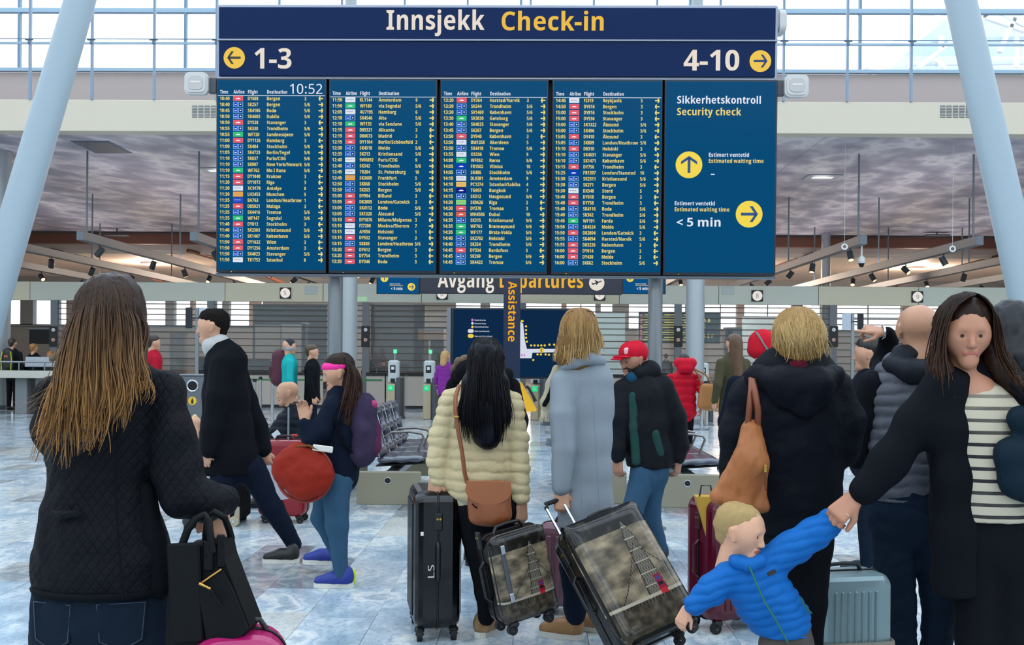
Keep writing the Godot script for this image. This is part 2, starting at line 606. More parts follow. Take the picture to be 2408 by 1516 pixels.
func make_outside() -> void:
	# white trussed roof of the next building, seen through the gallery glazing
	var d := 46.0
	var o := thing("roof_truss", "white trussed glass roof of the next building beyond the gallery windows", "roof", at(2240, 165, d))
	var white := hexmat("dfe3e4", 0.5)
	var beam := func(called: String, a: Array, b: Array, w: float, m: Material) -> void:
		var p := at(a[0], a[1], d, a[2] if a.size() > 2 else 0.0) - o.position
		var q := at(b[0], b[1], d, b[2] if b.size() > 2 else 0.0) - o.position
		var bs := Basis.looking_at(q - p, Vector3(0, 0, 1))
		part(o, called, mb().box((p + q) / 2, Vector3(w, w, (q - p).length()), 0.02, bs).mesh(), m)
	for k in 3:
		beam.call("rafter", [2040 + 42 * k, 168, -2.0 * k], [2250 + 48 * k, -30, -2.0 * k], [0.45, 0.28, 0.3][k], white)
	for y: float in [150.0, 95.0, 30.0]:
		beam.call("purlin", [2130 + (150 - y) * 1.1, y], [2470, y - 4], 0.2, hexmat("b9c9d4", 0.5))
	for a: Array in [[2150, 166, 2390, -20], [2190, 146, 2215, 168], [2330, 30, 2440, 90], [2300, 45, 2400, 80], [2380, 40, 2340, 130], [2133, 146, 2133, 168], [2205, 90, 2205, 120], [2380, 95, 2380, 165]]:
		beam.call("brace", [a[0], a[1], 0.4], [a[2], a[3], 0.4], 0.2, white)
	var poly := PackedVector2Array()
	for v: Array in [[2075, 175], [2300, -35], [2480, -35], [2480, 175]]:
		var q := at(v[0], v[1], d, -3.0) - o.position
		poly.append(Vector2(q.x, q.y))
	part(o, "roof_glazing", mb().prism(poly, 0.05, Transform3D(Basis(), Vector3(0, 0, -3.0))).mesh(), hexmat("c3d6df", 0.3))

func omni(where: Vector3, c: Color, energy: float, size := 0.1) -> void:
	var l := OmniLight3D.new()
	l.name = numbered("lamp_light")
	l.position = where
	l.light_color = c
	l.light_energy = energy
	l.light_size = size
	l.omni_range = 80.0
	l.omni_attenuation = 2.0
	l.shadow_enabled = true
	add_child(l)

func make_tracks() -> void:
	# lamp tracks hung from the gallery ceiling, 3 m apart, running away from the hall
	var beam_m := hexmat("6b747c", 0.4, 0.2)
	var head_m := hexmat("3a3f44", 0.4)
	var lens_m := glow(Color("ffd9a6"), 2.2)
	var beam := mb().box(Vector3(0, 0, -10), Vector3(0.2, 0.24, 20), 0.01).mesh()
	var rod := mb().cyl(Vector3(0, 0.12, 0), Vector3(0, 2.35, 0), 0.025, 10).mesh()
	rng.seed = 5
	for k in range(-6, 7):
		var x := 3.0 * k + (0.15 if k < 0 else -0.35)
		var dz := -26.0
		var t := thing("lamp_track", "long grey lamp track hung by rods from the gallery ceiling", "lamp track", Vector3(x, 4.62, dz), "lamp tracks under the gallery")
		part(t, "beam", beam, beam_m)
		for z: float in [-0.4, -7.5, -15.0]:
			part(t, "rod", rod, beam_m, Transform3D(Basis(), Vector3(0, 0, z)))
		part(t, "added_lamp_strip", mb().box(Vector3(0, 0.124, -10), Vector3(0.1, 0.008, 19.6)).mesh(), glow(Color("fff1e2"), 1.2))  # glowing strip added on top of the track to go with the ceiling fill
		if k % 2 == 0:
			var up := AreaLight3D.new()  # upward fill light, added to brighten the gallery ceiling
			up.name = numbered("added_uplight")
			up.area_size = Vector2(0.3, 19.0)
			up.transform = Transform3D(Basis(Vector3.RIGHT, PI / 2), Vector3(x, 4.76, dz - 10.0))
			up.light_color = Color("eef0ff")
			up.light_energy = 10.0
			up.area_range = 60.0
			up.shadow_enabled = true
			add_child(up)
		for j in 6:
			var z := -0.9 - 3.0 * j - rng.randf() * 1.4
			var turn := Basis(Vector3.UP, rng.randf() * TAU) * Basis(Vector3.RIGHT, rng.randf_range(0.3, 0.9))
			var c := Vector3(rng.randf_range(-0.05, 0.05), -0.32, z)
			var s := part(t, "spot_head", mb().cyl(c - turn * Vector3(0, 0.13, 0), c + turn * Vector3(0, 0.13, 0), 0.085, 14).cyl(c, c + Vector3(0, 0.22, 0), 0.015, 6).mesh(), head_m)
			part(s, "lamp_lens", mb().cyl(c - turn * Vector3(0, 0.134, 0), c - turn * Vector3(0, 0.128, 0), 0.07, 14).mesh(), lens_m)
			if j % 2 == 1 and absi(k) % 2 == 0:
				var l := SpotLight3D.new()
				l.name = numbered("spot_light")
				l.position = Vector3(x, 4.62, dz) + c - turn * Vector3(0, 0.16, 0)
				l.basis = Basis.looking_at(-(turn * Vector3.UP), Vector3.RIGHT)
				l.light_color = Color("ffdcb0")
				l.light_energy = 5.0
				l.spot_angle = 40.0
				l.spot_range = 60.0
				l.spot_attenuation = 2.0
				l.light_size = 0.07
				l.shadow_enabled = true
				add_child(l)
	# dome camera and ring lamps
	var c := at(2026, 612, 26.4)
	var cam := thing("dome_camera", "white dome security camera hanging below a lamp track", "camera", c)
	part(cam, "stem", mb().cyl(Vector3(0, 0.1, 0), Vector3(0, 4.5 - c.y, 0), 0.025, 8).mesh(), M.white)
	part(cam, "housing", mb().lathe([Vector2(0.02, 0.13), Vector2(0.09, 0.06), Vector2(0.1, -0.08), Vector2(0.0, -0.08)].map(func(v): return Vector2(v.x, v.y)), 20).mesh(), M.white)
	part(cam, "dome", mb().lathe([Vector2(0.0, -0.19), Vector2(0.05, -0.17), Vector2(0.08, -0.08)], 20).mesh(), M.gloss_black)
	for a: Array in [[1986.0, 580.0], [2240.0, 585.0]]:
		var r := at(a[0], a[1], 25.2)
		var o := thing("ring_lamp", "small white ring hanging on a wire above a lamp track", "lamp", r, "white rings on wires")
		var path := []
		for q in 17:
			path.append(Vector3(cos(TAU * q / 16) * 0.065, sin(TAU * q / 16) * 0.065, 0))
		part(o, "ring", mb().tube(path, [0.02], 8).mesh(), M.white)
		part(o, "wire", mb().cyl(Vector3(0, 0.07, 0), Vector3(0, 6.92 - r.y, 0), 0.004, 5).mesh(), M.white)
	for a: Array in [[275.0, 553.0], [2203.0, 553.0]]:
		var r := at(a[0], a[1], 42.5)
		single("air_diffuser", "small dark flat diffuser on a thin stem below the mottled ceiling", "diffuser", mb().box(r, Vector3(1.0, 0.05, 0.4), 0.01).cyl(r, Vector3(r.x, 6.92, r.z), 0.03, 6).mesh(), M.mid, Transform3D(), "flat diffusers at the far edge of the printed ceiling")

# ---------- security front behind the hall ----------
func make_security() -> void:
	var D := 30.0
	var s := FOCAL / D
	# portal fascia made of panels with numbered light discs
	var low := at(1245, 713, D).y
	var high := at(1245, 669, D).y
	var fascia := structure("trim_3", mb().box(Vector3(0, (low + high) / 2, -D - 0.2), Vector3(60, high - low - 0.02, 0.3)).mesh(), M.mid)
	for k in range(-10, 10):
		part(fascia, "fascia_panel", mb().box(Vector3(2.98 * k + 1.2, (low + high) / 2, -D - 0.02), Vector3(2.965, high - low, 0.06), 0.006).mesh(), M.teal_grey if k % 3 else hexmat("d8d0b4", 0.25))
	for a: Array in [["5", 672.0], ["6", 1040.0], ["7", 1410.0], ["8", 1780.0], ["9", 2156.0]]:
		var c := at(a[1], 689.0 + (a[1] - 672.0) * 0.006, D)
		var o := thing("gate_number_sign", "black square sign with a round white disc bearing the numeral %s" % {"5": "five", "6": "six", "7": "seven", "8": "eight", "9": "nine"}[a[0]], "sign", Vector3(c.x, c.y, -D + 0.02))
		part(o, "plate", mb().box(Vector3(0, 0, 0.02), Vector3(0.335, 0.335, 0.04), 0.004).mesh(), M.black)
		part(o, "sign_disc", mb().prism(circle(0.148, 36), 0.012, Transform3D(Basis(), Vector3(0, 0, 0.046))).mesh(), glow(Color("f6f1ea"), 0.85))
		var b := mb()
		letter(b, a[0], Vector3(-0.045, -0.065, 0.0535), 0.13, 0.0, false)
		part(o, "sign_numeral", b.mesh(), hexmat("8c8a86", 0.5))
	for px: float in [731.0, 1712.0]:
		var c := at(px, 682, D)
		single("fascia_plate", "pale blank plate on the fascia beside numeral " + ("five" if px < 1000 else "eight"), "plate", mb().box(Vector3(c.x, c.y, -D + 0.02), Vector3(0.38, 0.25, 0.02), 0.004).mesh(), hexmat("bcc6c2", 0.4))
	var ex := at(852, 703, D)
	var exit := thing("exit_sign", "small pale green exit sign on the fascia", "sign", Vector3(ex.x, ex.y, -D + 0.03))
	part(exit, "sign_plate", mb().box(Vector3.ZERO, Vector3(0.3, 0.13, 0.02), 0.003).mesh(), glow(Color("a9d9b6"), 0.8))
	# posts with small notices, horizontal bars between them
	var screen := thing("bar_screen", "screen of thin horizontal bars under the portal fascia", "screen", Vector3(0, 0, -D))
	var bar_m := hexmat("5a5048", 0.4, 0.3)
	for y: float in [720.0, 732.0, 745.0, 758.0, 772.0, 786.0, 801.0, 817.0, 833.0, 849.0, 866.0]:
		var h := at(1245, y, D).y
		part(screen, "bar", mb().box(Vector3(2.5, h, 0), Vector3(34, 0.028, 0.05), 0.004).mesh(), bar_m)
	for px: float in [130.0, 497.0, 861.0, 1228.0, 1593.0, 1957.0, 2325.0]:
		var c := at(px, 840, D)
		part(screen, "post", mb().box(Vector3(c.x, low / 2, 0.06), Vector3(0.22, low, 0.1), 0.006).mesh(), M.grey)
		var n := thing("notice_panel", "narrow black notice with two small round symbols on the post " + {130.0: "near the far desk", 497.0: "behind the striding man", 861.0: "by the board's first support", 1228.0: "behind the map screen", 1593.0: "beside the red puffer coat", 1957.0: "beside the short blonde woman", 2325.0: "behind the mother"}[px], "notice", Vector3(c.x, at(px, 791, D).y, -D + 0.13))
		part(n, "plate", mb().box(Vector3.ZERO, Vector3(0.26, 0.62, 0.02), 0.004).mesh(), M.black)
		for q in 2:
			part(n, "symbol", mb().prism(circle(0.055, 20), 0.006, Transform3D(Basis(), Vector3(0, 0.2 - 0.3 * q, 0.013))).mesh(), hexmat(["e9e7e2", "d9a79a"][q], 0.5))
			var l := mb()
			letter(l, "i" if q == 0 else "x", Vector3(-0.012, 0.18 - 0.3 * q, 0.0175), 0.04)
			part(n, "symbol_mark", l.mesh(), M.black)
	# glazing behind the bars
	var pane := structure("window_2", mb().box(Vector3(2.5, (low + 1.05) / 2, -D - 0.35), Vector3(34, low - 1.05, 0.012)).mesh(), glass(Color(0.7, 0.78, 0.8), 0.12))
	# low counters with black tops
	for a: Array in [[862.0, 905.0], [908.0, 950.0], [953.0, 1000.0], [1003.0, 1062.0], [1440.0, 1500.0], [1504.0, 1580.0], [1960.0, 2030.0], [2035.0, 2110.0], [560.0, 640.0], [645.0, 760.0], [1270.0, 1330.0]]:
		var l := at(a[0], 900, 28.5)
		var r := at(a[1], 900, 28.5)
		var o := thing("counter_front", "pale counter front with black worktop under the bars", "counter", Vector3((l.x + r.x) / 2, 0, -28.5), "pale counter fronts under the bars")
		part(o, "front_panel", mb().box(Vector3(0, 0.52, 0), Vector3(r.x - l.x, 0.86, 0.05), 0.006).mesh(), hexmat("b3a99c", 0.5))
		part(o, "worktop", mb().box(Vector3(0, 0.99, -0.3), Vector3(r.x - l.x + 0.03, 0.08, 0.75), 0.01).mesh(), M.black)
		part(o, "plinth", mb().box(Vector3(0, 0.05, -0.05), Vector3(r.x - l.x, 0.1, 0.04)).mesh(), M.dark)
	make_gates()
	make_rear()

func make_gates() -> void:
	var label := ["pale boarding pass gate with green arrow left of the purple jacket", "pale boarding pass gate with green arrow beside the purple jacket", "pale boarding pass gate with green arrow behind the yellow help point", "pale boarding pass gate behind the red puffer coat"]
	var k := 0
	for px: float in [930.0, 1013.0, 1262.0, 1652.0]:
		var d := 24.2
		var c := at(px, 990, d)
		c.y = 0
		var o := thing("boarding_gate", ["pale boarding pass gate with green arrow beside the dark airport seats", "pale boarding pass gate with green arrow beside the purple jacket", "pale boarding pass gate with green arrow behind the yellow help point", "pale boarding pass gate with green light behind the red puffer coat"][k], "gate", c)
		k += 1
		part(o, "body", mb().box(Vector3(-0.05, 0.42, 0), Vector3(0.2, 0.84, 0.9), 0.02).mesh(), hexmat("b9a98a", 0.4))
		part(o, "side_panel", mb().box(Vector3(0.12, 0.5, -0.05), Vector3(0.1, 1.0, 1.1), 0.015).mesh(), M.mid)
		part(o, "glass_wing", mb().box(Vector3(0.24, 0.55, -0.1), Vector3(0.02, 1.0, 0.5)).mesh(), M.glass)
		part(o, "scanner_head", mb().box(Vector3(-0.03, 1.13, 0.1), Vector3(0.26, 0.56, 0.3), 0.04).mesh(), hexmat("c6cdcb", 0.35))
		var scr := part(o, "scanner_screen", mb().box(Vector3(-0.04, 1.2, 0.255), Vector3(0.13, 0.18, 0.01), 0.003).mesh(), M.black)
		part(scr, "scanner_symbol", mb().box(Vector3(-0.04, 1.22, 0.262), Vector3(0.07, 0.07, 0.004)).mesh(), hexmat("dfe6e6", 0.4))
		part(o, "reader_slot", mb().box(Vector3(-0.04, 0.92, 0.26), Vector3(0.1, 0.1, 0.02), 0.004).mesh(), M.black)
		var sq := part(o, "arrow_lamp", mb().box(Vector3(-0.06, 0.75, 0.455), Vector3(0.15, 0.13, 0.01), 0.003).mesh(), glow(Color("2fd98a"), 1.0))
		var ar := mb()
		for poly: PackedVector2Array in arrow_shape(0.06, PI * 0.75, 0.3):
			ar.prism(poly, 0.002, Transform3D(Basis(), Vector3(-0.06, 0.75, 0.463)))
		part(sq, "arrow", ar.mesh(), hexmat("eafff2", 0.5))
		part(o, "lamp_stem", mb().cyl(Vector3(-0.02, 1.4, 0), Vector3(-0.02, 1.58, 0), 0.025, 10).mesh(), M.chrome)
		part(o, "signal_lamp", mb().cyl(Vector3(-0.02, 1.58, 0), Vector3(-0.02, 1.67, 0), 0.04, 12).mesh(), glow(Color("58ffa0"), 1.6))

func make_rear() -> void:
	# far wall: pale windows high up, grey below
	var B := 62.0
	var wall := hexmat("8e9296", 0.7)
	var sill := at(1245, 772, B).y
	var top := at(1245, 705, B).y + 0.2
	structure("wall_rear", mb().box(Vector3(0, sill / 2, -B - 0.2), Vector3(70, sill, 0.4)).box(Vector3(0, (top + 7.0) / 2, -B - 0.2), Vector3(70, 7.0 - top, 0.4)).mesh(), wall)
	var win := structure("window_3", mb().box(Vector3(0, sill, -B), Vector3(70, 0.1, 0.5)).mesh(), hexmat("8fa3b2", 0.5))
	# piers between the windows; the stretch behind the board is closed
	var gaps := [[20, 52], [82, 123], [140, 160], [180, 235], [340, 392], [412, 450], [458, 496], [508, 525], [541, 588], [613, 620], [1072, 1130], [1152, 1320], [1332, 1400], [1412, 1440], [1478, 1530], [1556, 1590], [1600, 1612], [1656, 1732], [1748, 1862], [1886, 1930], [1962, 2120], [2140, 2210], [2225, 2310], [2330, 2408]]
	var last := -30.0 * FOCAL / B + 1245.0
	for k in gaps.size() + 1:
		var edge: float = gaps[k][0] if k < gaps.size() else 2900.0
		var a := at(last, 740, B)
		var b := at(edge, 740, B)
		if b.x > a.x:
			part(win, "pier", mb().box(Vector3((a.x + b.x) / 2, (sill + top) / 2, -B), Vector3(b.x - a.x, top - sill, 0.5)).mesh(), hexmat("7d858b", 0.6) if k % 3 else hexmat("a58f86", 0.6))
		if k < gaps.size():
			last = gaps[k][1]
			var e := at(last, 740, B)
			part(win, "pane", mb().box(Vector3((b.x + e.x) / 2, (sill + top) / 2, -B - 0.1), Vector3(e.x - b.x, top - sill, 0.012)).mesh(), M.glass)
			if last - edge > 60:
				part(win, "glazing_bar", mb().box(Vector3((b.x + e.x) / 2, (sill + top) / 2, -B), Vector3(0.06, top - sill, 0.1)).mesh(), M.grey)
			if edge > 1300:
				part(win, "glazing_bar", mb().box(Vector3((b.x + e.x) / 2, sill + (top - sill) * 0.4, -B), Vector3(e.x - b.x, 0.08, 0.1)).mesh(), hexmat("8fb0c4", 0.5))
	# rooms and machines of the security area, from far to near
	var boxes := [
		[595, 770, 718, 762, 46, "grey_partition", "dark grey upper partition beyond the bars by the board's support", "partition", "4d545c"],
		[600, 660, 765, 850, 44, "white_partition", "white lit wall panel beyond the bars, taller of the two", "partition", "d6cfc2"],
		[662, 712, 763, 850, 44, "white_partition", "white lit wall panel beyond the bars beside the dark door post", "partition", "e3dccd"],
		[713, 722, 760, 850, 43, "door_post", "dark door post beyond the bars next to the white panel", "post", "23272d"],
		[872, 1000, 716, 800, 48, "grey_partition", "grey partition beyond the bars behind the boarding gates", "partition", "6b6e72"],
		[985, 1045, 775, 800, 42, "shop_canopy", "pale canopy over a small kiosk beyond the bars", "canopy", "c7a88c"],
		[992, 1008, 790, 880, 42, "kiosk_column", "brown column of the small kiosk under its canopy", "column", "7c6a5c"],
		[1012, 1044, 792, 880, 42.5, "kiosk_wall", "dark wall of the small kiosk under its canopy", "wall panel", "3c3b3d"],
		[345, 470, 770, 782, 40, "shop_canopy", "long pale canopy behind the monitor pole", "canopy", "cbb8a4"],
		[400, 440, 782, 870, 40, "kiosk_column", "wide grey column under the long pale canopy", "column", "8b8683"],
		[70, 122, 773, 808, 40, "wall_screen", "large dark screen on the far wall above the desk staff", "screen", "16191d"],
		[450, 560, 838, 858, 33, "screening_machine", "low dark screening machine beyond the bars behind the striding man", "machine", "2b2d31"],
		[565, 670, 846, 868, 33, "screening_machine", "low dark screening machine beyond the bars behind the teal jacket", "machine", "24262a"],
		[1060, 1180, 790, 885, 40, "grey_partition", "grey partition behind the map screen", "partition", "5e646a"],
		[1700, 1745, 770, 880, 40, "kiosk_column", "blue grey column beyond the bars near the red beanie", "column", "65727c"],
		[1400, 1470, 735, 775, 55, "blue_banner", "pale blue translucent panel beyond the bars", "panel", "8fb6cc"],
		[1745, 1860, 745, 790, 55, "blue_banner", "pale blue translucent panel beyond the bars above the red beanie", "panel", "9dbcd0"],
		[2120, 2240, 790, 880, 45, "grey_partition", "grey partition beyond the bars behind the pointing man", "partition", "7a7f85"],
	]
	for a: Array in boxes:
		var l := at(a[0], a[3], a[4])
		var r := at(a[1], a[2], a[4])
		var depth := 0.12 if a[7] in ["partition", "panel", "screen", "wall panel"] else 0.7
		if a[7] in ["partition", "post", "column", "machine", "wall panel", "panel"]:
			l.y = 0.0
		var o := thing(a[5], a[6], a[7], Vector3((l.x + r.x) / 2, l.y, -a[4]))
		var w := r.x - l.x
		var h := r.y - l.y
		if a[7] == "column":
			part(o, "shaft", mb().cyl(Vector3.ZERO, Vector3(0, h, 0), w / 2, 24).mesh(), hexmat(a[8], 0.4))
			part(o, "base_ring", mb().cyl(Vector3.ZERO, Vector3(0, 0.1, 0), w / 2 + 0.02, 24).mesh(), M.steel)
		elif a[7] == "machine":
			part(o, "cabinet", mb().box(Vector3(0, h * 0.5, 0), Vector3(w * 0.55, h, 0.9), 0.04).mesh(), hexmat(a[8], 0.4))
			part(o, "conveyor", mb().box(Vector3(0, 0.75, 0), Vector3(w, 0.08, 0.7), 0.02).mesh(), M.rubber)
			part(o, "conveyor_frame", mb().box(Vector3(0, 0.6, 0), Vector3(w * 0.98, 0.2, 0.74), 0.01).mesh(), M.steel)
			for q in 3:
				part(o, "tray", mb().box(Vector3(w * (-0.4 + 0.36 * q), 0.84, 0), Vector3(0.4, 0.1, 0.5), 0.02).mesh(), M.grey)
		else:
			part(o, "face_panel", mb().box(Vector3(0, h / 2, 0), Vector3(w, h, depth), 0.01).mesh(), hexmat(a[8], 0.45))
			part(o, "edge_strip", mb().box(Vector3(0, h, 0), Vector3(w + 0.04, 0.06, depth + 0.04), 0.01).mesh(), M.steel)
	# far flight board with yellow lines
	var c := at(1597, 770, 46)
	var o := thing("far_flight_board", "small dark flight board with yellow lines far behind the bars", "display board", c)
	var w := 190.0 * 46 / FOCAL
	part(o, "casing", mb().box(Vector3.ZERO, Vector3(w, 1.45, 0.15), 0.02).mesh(), M.dark)
	part(o, "stand", mb().box(Vector3(0, -c.y / 2, -0.1), Vector3(0.2, c.y, 0.1), 0.01).mesh(), M.grey)
	part(o, "screen", mb().box(Vector3(0, 0, 0.08), Vector3(w * 0.97, 1.38, 0.01)).mesh(), glow(Color("22343f"), 0.8))
	var y := mb()
	for q in 11:
		for j in 3:
			y.box(Vector3(w * (-0.36 + 0.24 * j), 0.58 - 0.115 * q, 0.088), Vector3(w * (0.13 + 0.05 * ((q * 7 + j * 3) % 3)), 0.045, 0.004))
	part(o, "screen_lines", y.mesh(), glow(Color("c9c257"), 0.8))
	var big := mb()
	letter(big, "A B", Vector3(w * 0.29, 0.25, 0.089), 0.16)
	letter(big, "C", Vector3(w * 0.29, -0.02, 0.089), 0.16)
	letter(big, "D E F", Vector3(w * 0.29, -0.46, 0.089), 0.16)
	part(o, "screen_letters", big.mesh(), glow(Color("e5cf58"), 0.9))
	var rd := mb()
	for q in 10:
		rd.box(Vector3(-w * 0.47, 0.55 - 0.12 * q, 0.088), Vector3(0.09, 0.09, 0.004))
	part(o, "screen_squares", rd.mesh(), glow(Color("c86f86"), 0.8))
	# lamps added to brighten the far hall
	for k in 5:
		var p := Vector3(-20.0 + 10.0 * k, 6.19, -52.0)
		var l := thing("added_far_lamp", "added round warm lamp brightening the far hall", "lamp", p, "added round lamps of the far hall")
		part(l, "added_lamp_rim", mb().cyl(Vector3(0, 0.05, 0), Vector3(0, 0.15, 0), 0.45, 24).mesh(), M.white)
		part(l, "lamp_diffuser", mb().cyl(Vector3(0, 0.03, 0), Vector3(0, 0.05, 0), 0.4, 24).mesh(), glow(Color("ffe2c4"), 2.0))
		omni(p - Vector3(0, 0.5, 0), Color("ffe4cc"), 26.0, 0.4)

# ---------- the big board ----------
const FLIGHTS := [
	"10:40 r DY608 Bergen 3 <|10:40 s SK257 Bergen 5/6 >|10:45 s SK4106 Bodø 5/6 >|10:50 s SK4603 Dublin 5/6 >|10:50 r DY528 Stavanger 3 <|10:55 s SK338 Trondheim 5/6 >|10:55 g WF720 Sandnessjøen 5/6 >|11:00 r DY1126 Hamburg 3 <|11:00 s SK484 Stockholm 5/6 >|11:05 s SK4723 Berlin/Tegel 5/6 >|11:10 s SK837 Paris/CDG 5/6 >|11:10 s SK907 New~York/Newark 5/6 >|11:10 g WF762 Mo~I~Rana 5/6 >|11:15 r DY1040 Krakow 3 <|11:20 r DY1072 Riga 3 <|11:20 w XC9178 Antalya 8 >|11:30 o LH2453 Munchen 5 >|11:35 b BA763 London/Heathrow 1 <|11:35 r D85021 Malaga 3 <|11:35 s SK4416 Tromsø 5/6 >|11:35 g WF147 Sogndal 5/6 >|11:40 r DY812 Stockholm 3 <|11:40 s SK2303 Kristiansund 5/6 >|11:40 s SK1467 København 5/6 >|11:50 r DY1632 Wien 3 <|11:50 r DY1256 Amsterdam 3 <|11:50 s SK4023 Stavanger 5/6 >|11:50 w TK1752 Istanbul 8 >",
	"11:50 w KL1144 Amsterdam 9 >|11:50 g WF189 via~Sogndal 5/6 >|12:05 w 4U7195 Hamburg 6 >|12:10 s SK4546 Alta 5/6 >|12:10 g WF135 via~Sandane 5/6 >|12:15 r D85321 Alicante 3 <|12:15 r D86073 Madrid 3 <|12:15 r DY1104 Berlin/Schönefeld 3 <|12:30 s SK4518 Molde 5/6 >|12:35 s SK213 Kristiansand 5/6 >|12:40 w 9W6892 Paris/CDG 9 >|12:40 s SK342 Trondheim 5/6 >|12:45 w 7R284 St.~Petersburg 10 >|12:45 o SK3609 Frankfurt 5 >|12:50 s SK868 Stockholm 5/6 >|12:50 s SK263 Bergen 5/6 >|13:00 r DY994 Billund 3 <|13:05 r D82805 London/Gatwick 3 <|13:05 s SK4112 Bodø 5/6 >|13:05 s SK1320 Ålesund 5/6 >|13:10 r DY1876 Milano/Malpensa 3 <|13:10 w FI7200 Moskva/Sherem 7 >|13:15 w AY656 Helsinki 1 <|13:15 r DY532 Stavanger 3 <|13:15 s SK805 London/Heathrow 5/6 >|13:20 r DY612 Bergen 3 <|13:20 r DY754 Trondheim 3 <|13:20 r DY346 Bodø 3 <",
	"13:20 r DY364 Harstad/Narvik 3 <|13:30 s SK344 Trondheim 5/6 >|13:30 s SK1469 København 5/6 >|13:30 g SK3030 Gøteborg 5/6 >|13:40 s SK4025 Stavanger 5/6 >|13:45 s SK267 Bergen 5/6 >|13:50 r DY940 København 3 <|13:50 w BM1358 Aberdeen 5 >|13:50 s SK4418 Tromsø 5/6 >|13:55 w OS336 Wien 5 >|14:00 g WF052 Røros 5/6 >|14:05 n FR1502 Vilnius 10 >|14:05 s SK486 Stockholm 5/6 >|14:10 w DL9381 Amsterdam 9 >|14:10 y PC1274 Istanbul/Sabiha 4 >|14:15 t TG955 Bangkok 7 >|14:15 s SK312 Haugesund 5/6 >|14:30 l SK9626 Riga 2 <|14:30 r DY378 Tromsø 3 <|14:30 e MH4506 Dubai 10 >|14:35 s SK215 Kristiansand 5/6 >|14:35 g WF702 Brønnøysund 5/6 >|14:35 g WF177 Ørsta-Volda 5/6 >|14:40 s SK2702 Helsinki 5/6 >|14:40 s SK354 Trondheim 5/6 >|14:45 r DY334 Bardufoss 3 <|14:45 s SK269 Bergen 5/6 >|14:45 s SK4422 Tromsø 5/6 >",
	"14:45 w FI319 Reykjavik 5 >|14:50 r DY616 Bergen 3 <|15:00 r DY816 Stockholm 3 <|15:00 r DY536 Stavanger 3 <|15:00 s SK1322 Ålesund 5/6 >|15:00 s SK496 Stockholm 5/6 >|15:05 r DY410 Ålesund 3 <|15:05 s SK809 London/Heathrow 5/6 >|15:10 r D8310 Helsinki 3 <|15:10 s SK4031 Stavanger 5/6 >|15:10 s SK1471 København 5/6 >|15:15 r DY756 Trondheim 3 <|15:25 n FR1397 London/Stansted 10 >|15:30 s SK2311 Kristiansund 5/6 >|15:30 s SK271 Bergen 5/6 >|15:30 w DX548 Stord 5 >|15:40 r DY618 Bergen 3 <|15:40 r DY758 Trondheim 3 <|15:40 s SK4116 Bodø 5/6 >|15:40 s SK362 Trondheim 5/6 >|15:45 g WF191 Førde 5/6 >|15:50 s SK4524 Molde 5/6 >|15:50 r D82804 London/Gatwick 3 <|15:55 s SK4094 Harstad/Narvik 5/6 >|15:55 r D83226 København 3 <|16:00 r DY614 Bergen 3 <|16:00 r DY430 Molde 3 <|16:00 s SK882 Stockholm 5/6 >",
]
const AIRLINE := {"r": "ee6374", "s": "6ea6e8", "g": "37c983", "w": "e9eefc", "o": "f2ac4a", "b": "2f4fd8", "n": "0a3fc4", "y": "f6c75c", "t": "161a8a", "l": "8fe07a", "e": "e8604c"}

func disc_arrow(o: Node3D, called: String, c: Vector3, r: float, turn: float, yellow: Material, ink: Material, ring := true) -> void:
	var d := part(o, called, mb().prism(circle(r, 40), 0.004, Transform3D(Basis(), c)).mesh(), yellow)
	var b := mb()
	for poly: PackedVector2Array in arrow_shape(r, turn, 0.21):
		b.prism(poly, 0.002, Transform3D(Basis(), c + Vector3(0, 0, 0.004)))
	part(d, "arrow", b.mesh(), ink)

